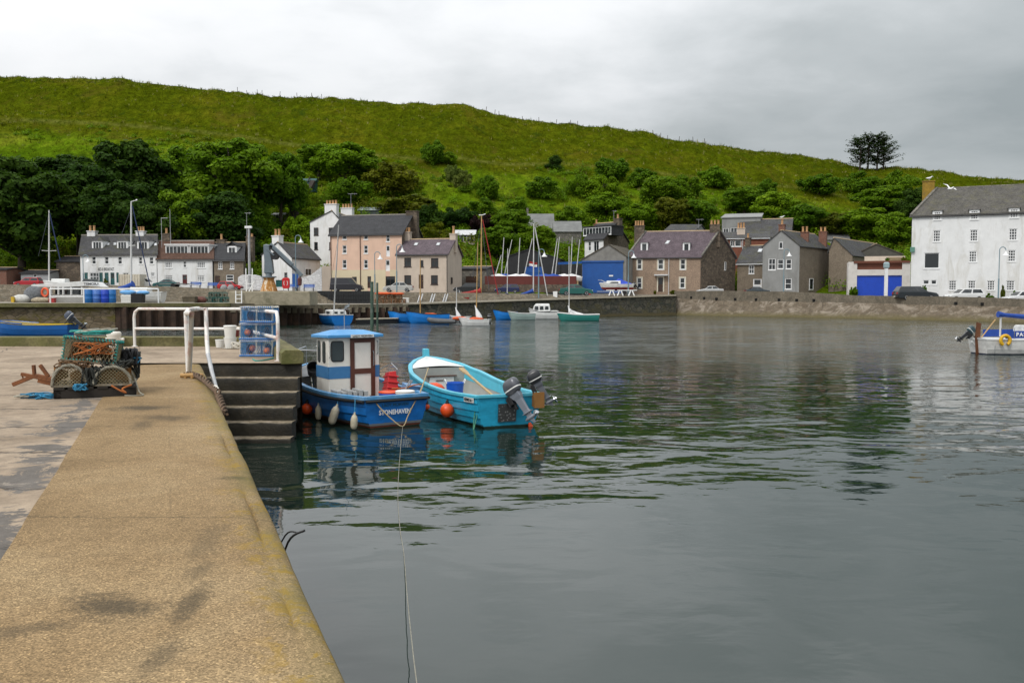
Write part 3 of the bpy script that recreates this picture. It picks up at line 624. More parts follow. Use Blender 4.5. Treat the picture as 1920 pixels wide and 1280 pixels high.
def house(name, label, A, B, back, eave, ridge, wallm, roofm, zb=None, side='R', wins=(), doors=(), gwins=(), chim=(), dorm=(), sky=(), gable=None, frame=None, surr=None, cat='house', skew=None, gutter=True, low=None, ridgem=RIDGE, gsurr=None, pipes=(), mono=False, ov=.18, recess=.12, verge=None):
    zb = road_z((A[0]+B[0])/2) if zb is None else zb
    a = V((gx(A[0],A[1]), A[1], zb)); b_ = V((gx(B[0],B[1]), B[1], zb)); fc = Face(a, b_)
    if isinstance(back, (int, float)): d = -fc.n*back
    else:
        q = V((gx(back[0],back[1]), back[1], zb)); d = q - (b_ if side == 'R' else a)
    d.z = 0; root = thing(name, label, cat, (a + b_)/2); off = V((a+b_)/2)
    mx = (A[0]+B[0])/2; ze = fc.hit(A[0] if eave[1] == 'L' else mx, eave[0])[1]
    rf = Face(a + d*.5, b_ + d*.5); zr = rf.hit(*ridge)[1]
    W = fc.W; D = d.length; dn = d.normalized()
    holes = [rect_uv(fc, r[:4]) for r in list(wins) + list(doors)]
    wb = MB(); zlow = zb - 1.2; wall_holes(wb, fc, 0, W, zlow, ze, holes)
    a1, b1 = a + d, b_ + d; z = lambda p, h: V((p.x, p.y, h))
    wb.add([z(a1,zlow), z(b1,zlow), z(b1,ze), z(a1,ze)], [(0,1,2,3)])
    gm = MB(); gmr = MB()
    zt = zr
    for (p, p1, tgt) in ((a, a1, 'L'), (b_, b1, 'R')):
        mm = gm if gable is not None and tgt == side else wb
        if mono: mm.add([z(p,zlow), z(p1,zlow), z(p1,zr), z(p,ze)], [(0,1,2,3)])
        else: mm.add([z(p,zlow), z(p1,zlow), z(p1,ze), z((p+p1)/2,zr), z(p,ze)], [(0,1,2,3,4)])
    wo = wb.build('wall', wallm, root, off=off, fix=False)
    if gm.v: gm.build('gable_wall', gable, root, off=off, fix=False)
    if low:   # band of another colour along the foot
        lm = MB(); zz = fc.hit(mx, low[0])[1]
        hs = [h for h in holes]; us = sorted({0., W, *[h[0] for h in hs if h[2] < zz], *[h[1] for h in hs if h[2] < zz]})
        for q0, q1 in zip(us, us[1:]):
            if any(h[0] < (q0+q1)/2 < h[1] and h[2] < zz and h[3] > zz-.3 for h in hs):
                continue
            zc = [h for h in hs if h[0] < (q0+q1)/2 < h[1] and h[2] < zz]
            fc.blk(lm, q0, q1, max([h[3] for h in zc] + [zlow]), zz, -.03, .012)
        for h in hs:
            if h[2] < zz and h[3] <= zz-.3: pass
        lm.build('lower_wall', low[1], root, off=off)
    rm = MB(); e = .22; U = fc.U; slope = (zr-ze)/(D*.5); drop = slope*ov
    if mono:
        roof_slab(rm, z(a,ze-drop)-U*e-dn*ov, z(b_,ze-drop)+U*e-dn*ov, z(b1,zr)+U*e, z(a1,zr)-U*e)
    else:
        r0, r1 = z((a+a1)/2, zr), z((b_+b1)/2, zr)
        roof_slab(rm, z(a,ze-drop)-U*e-dn*ov, z(b_,ze-drop)+U*e-dn*ov, r1+U*e, r0-U*e)
        roof_slab(rm, z(a1,ze-drop)-U*e+dn*ov, z(b1,ze-drop)+U*e+dn*ov, r1+U*e, r0-U*e)
    ro_ = rm.build('roof', roofm, root, off=off)
    if not mono and ridgem:
        q = MB(); q.tube([r0-U*e+V((0,0,.1)), r1+U*e+V((0,0,.1))], .13, 6); q.build('ridge', ridgem, ro_, off=off)
    if verge and not mono:
        q = MB(); vv = V((0,0,.17))
        for s0, pp, p1 in ((-1,a,a1),(1,b_,b1)):
            q = MB()
            for p in (pp, p1): q.bar(z(p,ze)+U*s0*.12+vv, z((pp+p1)/2,zr+.06)+U*s0*.12+vv, .34, .16)
            q.build('skew', verge, ro_, off=off)
    if gutter:
        q = MB(); gp_ = V((0,0,ze-drop-.02)); g0 = V((a.x,a.y,0))-U*e-dn*(ov+.06)+gp_; g1 = V((b_.x,b_.y,0))+U*e-dn*(ov+.06)+gp_
        q.tube([g0, g1], .075, 6); q.build('gutter', GUT if gutter is True else gutter, root, off=off)
    for p in pipes:
        u = fc.hit(p[0], 500)[0]; q = MB(); q.tube([fc.pt(u,ze-.1,.08), fc.pt(u,zb,.08)], .055, 6); q.build('drainpipe', p[1], root, off=off)
    for r in wins: window(fc, r[:4], r[4], root, off, r[5] if len(r) > 5 and r[5] else frame, recess, surr)
    for r in doors: door(fc, r[:4], r[4], root, off, len(r) > 5 and r[5], surr)
    gf = Face(b_, b1) if side == 'R' else Face(a1, a)
    for r in gwins: window(gf, r[:4], r[4], root, off, frame, -.02, gsurr)
    for (x0, y0, x1, y1, tt, cm, npot, ph) in chim:
        cf = Face(a + d*tt, b_ + d*tt); u0, z1 = cf.hit(x0, y0); u1, z0 = cf.hit(x1, y1); dep = .42
        q = MB(); cf.blk(q, u0, u1, z0-1.6, z1-.12, -dep, dep); cf.blk(q, u0-.07, u1+.07, z1-.12, z1, -dep-.07, dep+.07)
        co = q.build('chimney', cm, ro_, off=off)
        hh = cf.hit(x0, y0-ph)[1] - z1
        for i in range(npot):
            uu = u0 + (u1-u0)*(i+.5)/npot; rr_ = min(.17, (u1-u0)/npot*.38); q = MB()
            q.lathe([(rr_*1.1,0),(rr_,.1),(rr_*.85,hh*.8),(rr_*1.05,hh*.85),(rr_*1.05,hh),(rr_*.7,hh)], 10, cf.pt(uu, z1))
            q.build('pot', POT, co, off=off)
    for dd_ in dorm:
        x0, y0, x1, y1, st = dd_[:5]; kind = dd_[5]; rmat = dd_[6] if len(dd_) > 6 else roofm; wm_ = dd_[7] if len(dd_) > 7 else WFR
        tt = .12
        for _ in range(6):
            df = Face(a + d*tt, b_ + d*tt); zz = df.hit((x0+x1)/2, y1)[1]; tt = max(.0, (zz - ze)/(zr-ze)*.5 + .0)
        df = Face(a + d*tt + fc.n*.03, b_ + d*tt + fc.n*.03); u0, z1 = df.hit(x0, y0); u1, z0 = df.hit(x1, y1); mg = .14 if st[0] != 'S' else .06
        q = MB(); dl = (z1 + .1 - z0)/max(.2, slope)+.5
        for s0, s1 in ((u0-mg, u0), (u1, u1+mg)): df.blk(q, s0, s1, z0-.15, z1+.12, -dl, 0)
        df.blk(q, u0, u1, z1, z1+.12, -dl, 0); df.blk(q, u0, u1, z0-.15, z0, -dl, 0); df.blk(q, u0, u1, z0, z1, -dl, -.25)
        do = q.build('dormer', wm_, ro_, off=off)
        q = MB(); zt = z1+.12; um = (u0+u1)/2; o2 = .18
        if kind == 'gable':
            hgt = (u1-u0)*.42+.1
            for s in (u0-mg-.1, u1+mg+.1):
                roof_slab(q, df.pt(s,zt-.05,o2), df.pt(s,zt-.05,-dl-.8), df.pt(um,zt+hgt,-dl-.8), df.pt(um,zt+hgt,o2), .08)
            q.add([df.pt(u0-mg,zt,-.01), df.pt(u1+mg,zt,-.01), df.pt(um,zt+hgt,-.01)], [(0,1,2)])
        elif kind == 'hip':
            hgt = (u1-u0)*.38+.15; L0, R0 = df.pt(u0-mg-.12,zt,o2), df.pt(u1+mg+.12,zt,o2); L1, R1 = df.pt(u0-mg-.12,zt,-dl), df.pt(u1+mg+.12,zt,-dl); T0, T1 = df.pt(um,zt+hgt,-.6), df.pt(um,zt+hgt,-dl-.8)
            q.add([L0,R0,R1,L1,T0,T1], [(0,1,4),(1,2,5,4),(0,4,5,3),(0,3,2,1)])
        else: df.blk(q, u0-mg-.12, u1+mg+.12, zt, zt+.14, -dl, o2)
        q.build('dormer_roof', rmat, do, off=off)
        # the window of the dormer stays at sub-part level of the roof as a part of its own
        sx = st[1:] if st[0] == 'S' else st
        window(df, (x0,y0,x1,y1), sx, root, off, WFR, .03)
    for (x0, y0, x1, y1) in sky:
        rf2 = Face(a+d*.25, b_+d*.25); u0, z1 = rf2.hit(x0, y0); u1, z0 = rf2.hit(x1, y1); q = MB()
        def sp_(u, zz): t_ = (zz-ze)/(zr-ze)*.5; p = a + d*t_ + fc.U*u; return V((p.x, p.y, zz+.16))
        um0 = u0; q.ext([sp_(u0,z0), sp_(u1,z0), sp_(u1,z1), sp_(u0,z1)], fc.n*.06+V((0,0,.05))); s_ = q.build('skylight', mat('skylight_frame', (.2,.2,.2), .5, .1), root, off=off)
        q = MB(); g_ = .07; dz = fc.n*.07+V((0,0,.058)); q.add([sp_(u0+g_,z0+g_)+dz, sp_(u1-g_,z0+g_)+dz, sp_(u1-g_,z1-g_)+dz, sp_(u0+g_,z1-g_)+dz], [(0,1,2,3)]); q.build('pane', glass('skylight_glass', (.5,.53,.55), (.7,.72,.73), 1.), s_, off=off)
    return root, fc, off
def gabled(name, label, A, B, back, apex, eaveL, eaveR, wallm, roofm, zb=None, wins=(), doors=(), swins=(), chim=(), frame=None, sidem=None, cat='house', ov=.15, sawall=None, gutter=True, side='R', recess=.12, ridge=True):
    """house whose gable faces the harbour; ridge runs back from the apex"""
    zb = road_z((A[0]+B[0])/2) if zb is None else zb
    a = V((gx(A[0],A[1]), A[1], zb)); b_ = V((gx(B[0],B[1]), B[1], zb)); fc = Face(a, b_); off = (a+b_)/2
    d = (V((gx(back[0],back[1]), back[1], zb)) - (b_ if side == 'R' else a)) if not isinstance(back, (int,float)) else -fc.n*back
    d.z = 0; root = thing(name, label, cat, off); W = fc.W
    ua, zr = fc.hit(*apex); zl = fc.hit(A[0], eaveL)[1]; zR = fc.hit(B[0], eaveR)[1]; zlow = zb - 1.2; zm = min(zl, zR)
    hs = [rect_uv(fc, r[:4]) for r in list(wins)+list(doors)]; low_h = [h for h in hs if h[3] < zm]
    wb = MB(); wall_holes(wb, fc, 0, W, zlow, zm, low_h)
    wb.add([fc.pt(0,zm), fc.pt(W,zm), fc.pt(W,zR), fc.pt(ua,zr), fc.pt(0,zl)], [(0,1,2,3,4)])
    Q = lambda u, h, t_: fc.pt(u, h) + d*t_
    wb.add([Q(0,zlow,1), Q(W,zlow,1), Q(W,zR,1), Q(ua,zr,1), Q(0,zl,1)], [(0,1,2,3,4)])
    sm_ = wb if sidem is None else MB()
    for u, h, sd_ in ((0, zl, 'L'), (W, zR, 'R')):
        (sm_ if sd_ == side else wb).add([Q(u,zlow,0), Q(u,zlow,1), Q(u,h,1), Q(u,h,0)], [(0,1,2,3)])
    wb.build('wall', wallm, root, off=off, fix=False)
    if sidem is not None: sm_.build('side_wall', sidem, root, off=off, fix=False)
    rm = MB(); dn = d.normalized(); up = V((0,0,.02))
    for u, h in ((0, zl), (W, zR)):
        s = ov*(1 if u else -1); hh = h - (zr-h)/abs(ua-u)*ov
        roof_slab(rm, Q(u+s,hh,0)-dn*.12, Q(u+s,hh,1)+dn*.12, Q(ua,zr,1)+dn*.12, Q(ua,zr,0)-dn*.12, .13)
    ro_ = rm.build('roof', roofm, root, off=off)
    if ridge: q = MB(); q.tube([Q(ua,zr+.1,0)-dn*.1, Q(ua,zr+.1,1)+dn*.1], .12, 6); q.build('ridge', RIDGE, ro_, off=off)
    for r in wins:
        inn = rect_uv(fc, r[:4]) in low_h; window(fc, r[:4], r[4], root, off, r[5] if len(r) > 5 and r[5] else frame, recess if inn else -.02)
    for r in doors: door(fc, r[:4], r[4], root, off, len(r) > 5 and r[5])
    gf = Face(b_, b_+d) if side == 'R' else Face(a+d, a)
    for r in swins: window(gf, r[:4], r[4], root, off, frame, -.02)
    if gutter:
        q = MB(); u, h = (W, zR) if side == 'R' else (0, zl); s = .2*(1 if u else -1); q.tube([Q(u+s,h-.12,0), Q(u+s,h-.12,1)], .07, 6); q.build('gutter', GUT, root, off=off)
    for (x0, y0, x1, y1, tt, cm, npot, ph) in chim:
        cf = Face(a + d*tt, b_ + d*tt); u0, z1 = cf.hit(x0, y0); u1, z0 = cf.hit(x1, y1); dep = .42
        q = MB(); cf.blk(q, u0, u1, z0-1.2, z1-.12, -dep, dep*.98); cf.blk(q, u0-.07, u1+.07, z1-.12, z1, -dep-.07, dep+.07)
        co = q.build('chimney', cm, ro_, off=off); hh = cf.hit(x0, y0-ph)[1] - z1
        for i in range(npot):
            uu = u0 + (u1-u0)*(i+.5)/npot; rr_ = min(.17, (u1-u0)/npot*.38); q = MB()
            q.lathe([(rr_*1.1,0),(rr_,.1),(rr_*.85,hh*.8),(rr_*1.05,hh*.85),(rr_*1.05,hh),(rr_*.7,hh)], 10, cf.pt(uu, z1)); q.build('pot', POT, co, off=off)
    return root, fc, off
# --- left terrace
h, f1, o1 = house('white_house', 'white house with teal shopfront, bow dormers and bed and breakfast lettering', (152,128), (295,127), (296,138), (477,'M'), (235,442), WHITE, SLATE,
    wins=[(172,481,180,495,'s'),(196,481,204,495,'s'),(221,481,229,495,'s'),(260,482,267,495,'s'),(280,482,288,495,'s'),(283,511,290,518,'g22'),(168,511,186,526,'g32'),(230,511,242,527,'c')],
    doors=[(207,511,215,534,DOORT,True),(158,511,165,529,DOORT),(196,511,204,530,DOORT),(218,511,223,530,DOORT),(186,511,193,529,DOORT)], frame=WFR,
    chim=[(166,433,181,452,.5,WHITE,2,10),(257,433,272,452,.5,WHITE,3,8),(305,438,320,458,.5,GSTON,1,10)],
    dorm=[(174,453,191,467,'g31','hip'),(221,453,238,467,'g31','hip'),(259,453,277,468,'g31','hip')], sky=[(200,457,206,463),(213,457,219,463),(289,458,295,464)], ridgem=mat('ridge_grey', (.22,.2,.17), .9, .1))
u, z_ = f1.hit(199, 505); text_mesh('BED & BREAKFAST', .62, mat('sign_black', (.02,.02,.02), .6, 0), 'lettering', h, f1.pt(u, z_, .02) - o1, (math.pi/2, 0, math.atan2(f1.U.y, f1.U.x)), width=2.35)
house('white_cottage', 'white cottage with brown tiled roof and long boxed dormer of five windows', (296,127), (400,126.5), (402,137), (486,'M'), (350,453), WHITE, PANT,
    wins=[(309,490,323,502,'g44'),(344,490,349,501,'s'),(369,490,385,502,'g44'),(309,516,324,528,'g44'),(370,516,384,528,'g44')], doors=[(342,515,351,534,DOORR,True)], frame=WFR,
    dorm=[(311,461,353,476,'Sg61','flat',WFR),(356,461,391,476,'Sg51','flat',WFR)], pipes=[(398,PIPEW)], ridgem=mat('ridge_grey', (.22,.2,.17), .9, .1))
house('brown_cottage', 'small brown harled cottage with one white gabled dormer and stone end chimneys', (402,126.5), (457,126), (462,137), (488,'M'), (430,456), BROWN, SLATD,
    wins=[(409,491,417,504,'g23'),(431,491,439,504,'g23'),(424,515,438,527,'s')], doors=[(403,517,413,535,DOORB)], frame=WFR, gable=GSTON,
    chim=[(408,449,423,462,.5,GSTON,1,10),(463,444,476,470,.5,GSTON,2,6)], dorm=[(428,463,442,475,'c','gable',SLATD)])
gabled('white_gable_house', 'low white house, its gable end with a chimney behind the crane', (492,129), (548,125.5), (601,133), (521,455), 478, 483, WHITE, SLATE,
    wins=[(533,511,539,520,'p',BFR)], doors=[(517,525,531,538,DOORT),(549.5,520,550,521,BLUE)][:1], chim=[(514,442,527,456,.06,WHITE,2,12)], swins=[(571,503,583,517,'c')], side='R')
bl = MB()
p = at(553,535,125.0); bl.box(p.x-.35,p.x+.5,p.y-.05,p.y+.05,p.z-.2,p.z+1.6); tag(bl.build('blue_gate', BLUE), 'narrow blue boarded gate beside the white gable house', 'gate')
def wwall(name, label, pts, m, th=.4):  # pts: (px, Y, ytop) polyline
    mb = MB(); sec = []
    for px, Y, yt in pts:
        top = at(px, yt, Y); zb_ = road_z(px)-.5; sec.append([V((top.x,Y,zb_)), V((top.x,Y,top.z)), V((top.x,Y+th,top.z)), V((top.x,Y+th,zb_))])
    mb.loft(sec); return tag(mb.build(name, m, bevel=.03), label, 'wall')
WST = stone('whitewashed_stone', [(.62,.62,.62),(.70,.70,.70),(.66,.66,.67)], 1.8, (.5,.5,.5), 1.6, .05)
wwall('whitewashed_wall', 'whitewashed stone wall behind the grey pole at the brown cottage', [(446,124.5,520),(454,124.5,515),(478,124.5,515),(492,124.5,519)], WST)
wwall('whitewashed_wall', 'whitewashed stone wall stepping up beside the peach building', [(563,124,522),(568,124,520),(582,124,516),(594,124,507),(603,124,500)], WST)
wwall('yard_wall_end', 'grey rendered end of the whitewashed wall near the black van', [(603.3,124,499),(620,124.4,499)], CREAM)
gabled('tall_white_house', 'tall white house with four pot chimney behind the peach building', (583,139), (662,137), (690,148), (622,396), 417, 440, WHITE, SLATE,
    wins=[(589,427,597,441,'s',BFR),(589,454,596,468,'s',BFR),(617,427,625,441,'s',BFR),(617,454,622,468,'s',BFR)], chim=[(611,383,633,398,.04,WHITE,4,7),(641,390,662,405,.95,WHITE,4,7)], side='R')
house('peach_building', 'four storey peach building with pale yellow ground floor and dark roof', (620,128), (754,125.5), (792,136), (440,'M'), (700,405), PEACH, SLATD,
    wins=[(642,441,650,449,'p'),(682,441,690,449,'p'),(724,440,731,453,'s'),(642,460,650,475,'s'),(682,460,690,475,'s'),(642,487,650,503,'s'),(682,487,690,503,'s'),(723,518,741,536,'c',BFR),(660,519,669,530,'c',BFR)],
    doors=[(724,460,731,481,DOORW,True),(723,487,731,508,DOORW,True),(689,518,696,540,DOORB,True)], low=(506,YELLO), gable=GSTON, ridgem=mat('ridge_grey', (.22,.2,.17), .9, .1),
    chim=[(763,396,784,425,.5,GSTON,0,1)], pipes=[(676,mat('pipe_brown', (.08,.04,.03), .6, .1)),(621,mat('pipe_brown', (.08,.04,.03)))])
house('cream_house', 'two storey cream house with purple slate roof and dark window frames', (745,123.5), (839,121.5), (866,129), (477,'M'), (800,450), CREAM, PURPL,
    wins=[(758,483,771,500,'t',BFR),(788,488,794,500,'p',BFR),(808,484,822,501,'t',BFR),(758,516,771,533,'t',BFR),(808,516,821,533,'t',BFR)], doors=[(785,515,794,541,DOORB,False)], frame=BFR,
    chim=[(754,435,770,458,.5,CREAM,3,8),(845,438,856,452,.5,CREAM,1,14)], sky=[(775,457,782,463),(817,457,824,463)], pipes=[(838.5,GUT)], gwins=[(845,520,847.5,531,'p')])
# --- yard
house('stone_lean_to', 'low grey stone outbuilding with a dark doorway behind the cream house', (862,132), (912,131), 5, (505,'M'), (890,501), MASON, SLATD, doors=[(873,518,893,533,DOORB)], gutter=False, cat='shed')
gabled('black_shed', 'wide black boarded shed with shallow gable behind the dinghy masts', (950,140), (1050,139), 14, (992,468), 482, 486, mat('black_boards', (.025,.026,.028), .85, .2, 2.), SLATD, doors=[(984,500,1017,521,BLUE)], cat='shed', gutter=False, ridge=False)
wm_ = MB(); p0 = at(1050,540,139); p1 = at(1095,540,139); wm_.box(p0.x+.2,p1.x,139.2,139.5,2.,at(1070,496,139).z); tag(wm_.build('black_fence', MATS['black_boards']), 'dark boarded fence between the black shed and blue shed', 'fence')
rw = MB(); 
def yardwall(mb, x0, x1, Y, yt, yb_, th=.3):
    a = at(x0, yt, Y); b_ = at(x1, yt, Y); c = at(x0, yb_, Y); mb.box(a.x, b_.x, Y, Y+th, c.z, a.z)
yardwall(rw, 909, 1081, 131, 517.5, 533.5); rdm = paint('oxide_red', (.115,.022,.016), .7)
tag(rw.build('red_yard_fence', rdm, bevel=.02), 'long low dark red boarded fence fronting the dinghy yard', 'fence')
rw = MB(); yardwall(rw, 905, 1086, 130.9, 533.3, 548, .5); tag(rw.build('yard_stone_wall', GSTON), 'low brown stone wall under the dark red fence', 'wall')
h, f2, o2 = gabled('blue_shed', 'grey gabled boat shed with a huge blue double door', (1091,136), (1174,134.5), (1204,146), (1141,459), 487, 481, mat('grey_boards', (.20,.195,.18), .85, .2, 1.2, .02), slate('shed_roof', (.11,.095,.07), .3), cat='shed', gutter=False, ridge=False)
bd = MB(); u0, z1 = f2.hit(1092,492); u1, z0 = f2.hit(1168,545); f2.blk(bd, u0, u1, z0-.3, z1, .01, .10)
for k in range(1, 12): q = u0+(u1-u0)*k/12; f2.blk(bd, q-.02, q+.02, z0, z1, .10, .115)
f2.blk(bd, u0-.1, u1+.1, z1, z1+.22, .01, .22); um = (u0+u1)/2; f2.blk(bd, um-.05, um+.05, z0, z1, .115, .14); dobj = bd.build('door', BLUE, h, off=o2)
bd = MB(); q, zq = f2.hit(1146,517); f2.blk(bd, q-.3, q+.3, zq-.1, zq+.1, .13, .16); bd.build('notice', WFR, dobj, off=o2)
bd = MB(); a = at(1046,494,135.5); b_ = at(1091,492,135.8); bd.bar(a, b_, .15, .35); tag(bd.build('blue_beam', BLUE), 'blue track beam running left from the blue shed door', 'beam')
# --- J: white fronted house behind the blue shed
house('slate_hung_house', 'white fronted house with a slate hung attic row of windows above blue shed', (1096,153), (1131,150), (1178,160), (449,'M'), (1125,420), WHITE, SLATD, zb=5,
    wins=[(1103,453,1108,470,'s'),(1113,452,1123,472,'c')], gable=GSTON, chim=[(1153,410,1164,424,.5,GSTON,1,8),(1116,420,1121,424,.5,BRICK,1,8)], dorm=[(1094,428,1146,439,'Sg91','flat',SLATD,SLATD)], frame=WFR)
# --- K
h, fk, ok = house('stone_gabled_house', 'large pinkish brown house with purple slate roof and dark stone gable', (1176,139), (1313,136.5), (1378,142.5), (482,'M'), (1260,435), PINKB, PURPL,
    wins=[(1195,486,1203,505,'s'),(1234,486,1244,505,'s'),(1276,486,1285,505,'s'),(1195,521,1203,540,'s'),(1275,521,1284,540,'s')], doors=[(1234,520,1243,547,DOORB,True)], surr=CRFR, gable=GSTON, frame=WFR, verge=MASON,
    chim=[(1190,423,1208,444,.5,GSTON,4,9),(1331,421,1350,444,.5,GSTON,3,8)], dorm=[(1203,456,1213,471,'p','hip'),(1282,456,1292,471,'p','hip')], sky=[(1247,453,1254,460)], pipes=[(1254,PIPEW),(1174.5,mat('pipe_pink', (.4,.22,.17)))], gwins=[(1358,491,1360.5,506,'p')])
bd = MB(); q, zq = fk.hit(1241,515.5); fk.blk(bd, q-1.1, q+.9, zq-.1, zq+.08, 0, .7); bd.build('canopy', PIPEW, h, off=ok)
# --- cluster behind
house('grey_hill_house', 'large grey rendered house with flat topped roof high behind the stone gable', (1352,168), (1424,166), 12, (408,'M'), (1385,397), GREYR, GREYR, zb=8, wins=[(1356,428,1366,440,'c'),(1370,427,1382,438,'c')], mono=True, gutter=False)
house('low_grey_roofed_house', 'long grey roofed house stepping down right of the flat topped house', (1383,163), (1480,160), 10, (445,'M'), (1440,412), GREYR, SLATE, zb=8, gutter=False, wins=[(1433,447,1440,453,'c')])
house('red_brown_house', 'red brown boarded house with white fascia between two stone chimneys', (1352,152), (1440,150), 8, (447,'M'), (1395,436), REDB, SLATE, zb=4, wins=[(1369,451,1377,462,'c'),(1378,450,1390,462,'p')], chim=[(1382,428,1397,444,.3,CREAM,3,10)], gutter=PIPEW, frame=WFR, pipes=[(1392,PIPEW)], ridgem=None)
house('slate_cottage', 'small grey slated cottage tucked against the grey gabled house', (1382,142), (1431,140), 9, (494,'M'), (1405,462), BROWN, SLATE, wins=[(1404,497,1414,513,'x')], doors=[(1412,523,1428,545,DOORW,True)], gutter=PIPEW, sky=[(1419,468,1427,475)], chim=[(1398,446,1407,462,.5,GSTON,1,8)])
gabled('grey_gabled_house', 'grey rendered house with round topped attic window and brick chimneys', (1429,136.5), (1498,134), (1558,143), (1465,433), 463, 461, GREYR, SLATE, sidem=BROWN,
    wins=[(1441,485,1454,506,'x'),(1458,486,1469,504,'s'),(1474,486,1484,504,'s'),(1472,522,1484,542,'s'),(1461,454,1468,466,'p')], swins=[(1517,522,1524,543,'p')], frame=WFR,
    chim=[(1461,421,1472,433,.1,BRICK,1,10),(1502,435,1516,463,.42,BRICK,2,10),(1536,434,1550,466,.85,BRICK,2,8)])
gabled('brown_shed', 'tall brown rendered shed with long slate roof left of the terrace', (1553,138), (1597,136), (1668,152), (1564,447), 470, 479, BROWN, SLATE, cat='shed', gutter=False)
gabled('dark_shed', 'dark gabled shed with a patch of red roofing above the terrace', (1600,142), (1690,140), 12, (1643,458), 478, 477, mat('dark_render', (.085,.08,.068), .95, .2), slate('mixed_roof', (.12,.10,.085), .3), cat='shed', gutter=False)
house('pale_roofed_house', 'pale grey roofed house far behind the brick chimneys', (1510,172), (1590,170), 10, (450,'M'), (1560,438), GREYR, slate('pale_slate', (.2,.2,.2), .2), zb=6, gutter=False)
house('grey_roofed_shed', 'small grey shed roof showing over the purple roofed house', (1245,160), (1300,160), (1325,166), (434,'M'), (1270,422), GREYR, SLATE, zb=5, gutter=False, cat='shed', ridgem=None)
gr_ = MB(); root = thing('terrace_garage', 'white garage with one wide blue door under a planted roof terrace', 'garage', at(1648,553,127)); off = root.location.copy()
fg = Face(at(1590,553,127), at(1706,553,124.5))
def fblk(mb, x0, y0, x1, y1, o0, o1): u0, z1 = fg.hit(x0,y0); u1, z0 = fg.hit(x1,y1); fg.blk(mb, u0, u1, z0, z1, o0, o1)
for r in ((1591,491,1606,560),(1692,491,1706,560)): fblk(gr_, *r, -6, 0)
fblk(gr_, 1606,505.5,1692,516,-6,0); fblk(gr_,1606,516,1692,560,-6,-.4); gr_.build('wall', CREAM if 0 else mat('off_white_render', (.58,.56,.53), .9, .08, .7, .01, stain=(.4,.38,.34), stain_amt=.4), root, off=off)
for r in ((1606.3,516.2,1691.7,558),):
    q = MB(); fblk(q, *r, -.35, -.2)
    for k in range(1,13): x = r[0]+(r[2]-r[0])*k/13; fblk(q, x-.25, r[1]+1, x+.25, r[3], -.2, -.185)
    q.build('garage_door', BLUEG, root, off=off)
q = MB(); fblk(q, 1601,489.5,1706,492.5,-.1,.15); fblk(q,1606,492.6,1692,505.4,-.6,-.3); q.build('terrace_fence', paint('red_brown_rail', (.13,.04,.02), .7), root, off=off)
q = MB(); fblk(q,1625,478,1704,490,-5.5,-5.2); q.build('terrace_wall', CREAM, root, off=off)
q = MB()
for k in range(18): x = 1670+k*1.9; fblk(q, x, 480, x+.5, 489, -5.15, -5.1)
for k in range(4): fblk(q, 1670, 480+k*2.6, 1704, 480.6+k*2.6, -5.1, -5.05)
q.build('trellis', mat('trellis_wood', (.3,.22,.12), .8, .2), root, off=off)
# --- the big white building
WW = [(1733,474,1761,503,'p'),(1731,525,1742,533,'p'),(1746,525,1756,533,'p')]
for r in ((1750,432,1763,453),(1819,431,1833,452),(1892,429,1907,450),(1817,471,1831,491),(1890,469,1904,490),(1779,526,1793,544),(1815,526,1829,544),(1851,526,1865,544),(1887,526,1902,544),(1960,429,1975,449)): WW.append((*r,'g34'))
h, fo, oo = house('tolbooth_building', 'long white four storey harbour building with lichened slate roof and grid windows', (1707,112), (2050,103.5), (1797,120), (405.5,'L'), (1753,355.5), WHITE, OLDSL, zb=2.6, side='L', wins=WW, frame=WFR, recess=.14, verge=MASON,
    chim=[(1730,340,1752,366,.5,LICH,0,1)], dorm=[(1751,397,1764,412,'g34','hip'),(1820,395,1834,411,'g34','hip'),(1894,392,1909,408,'g34','hip')], cat='building', ridgem=MASON)
q = MB(); u, z_ = fo.hit(1711,468); fo.blk(q, u-.25, u+.25, z_-.3, z_+.3, 0, .3); q.build('alarm_box', paint('sea_green', (.10,.24,.19)), h, off=oo)
# --- small buildings up the slope
def hill_box(name, label, x0, y0, x1, y1, wallm, roofm, roof_y, Yoff=0, depth=4, cat='shed', bars=0):
    hp = hill_hit((x0+x1)/2, y1); Y = hp.y + Yoff; A_ = at(x0, y1, Y); B_ = at(x1, y1, Y); fc = Face(A_, B_); root = thing(name, label, cat, (A_+B_)/2); off = (A_+B_)/2
    zt = fc.hit(x0, roof_y)[1]; zr = fc.hit(x0, y0)[1]; q = MB(); fc.blk(q, 0, fc.W, A_.z-2.5, zt, -depth, 0); q.build('wall', wallm, root, off=off)
    q = MB(); q.ext([fc.pt(-.2,zt-.05,.25), fc.pt(-.2,zr,-depth*.55), fc.pt(-.2,zt-.05,-depth-.2)], fc.U*(fc.W+.4)); q.build('roof', roofm, root, off=off)
    if bars:
        q = MB(); fc.blk(q, .2, fc.W-.2, A_.z+.2, zt-.15, 0, .02); g_ = q.build('window', GLASS, root, off=off); q = MB()
        for k in range(bars+1): u = .2 + (fc.W-.4)*k/bars; fc.blk(q, u-.03, u+.03, A_.z+.2, zt-.15, .02, .06)
        q.build('bars', WFR, g_, off=off)
CORR = mat('pale_corrugated', (.50,.51,.52), .5, .12, 2.); GSH = mat('grey_green_boards', (.085,.10,.105), .8, .12)
hill_box('garden_shed', 'grey garden shed with pale roof on the slope above the peach building', 672, 386, 711, 405, GSH, mat('pale_shed_roof', (.30,.35,.36), .5, .1), 394, depth=5)
hill_box('greenhouse', 'small glazed greenhouse on the slope above the crane', 511.5, 397.5, 532, 416, GSH, CORR, 402, depth=3, bars=4)
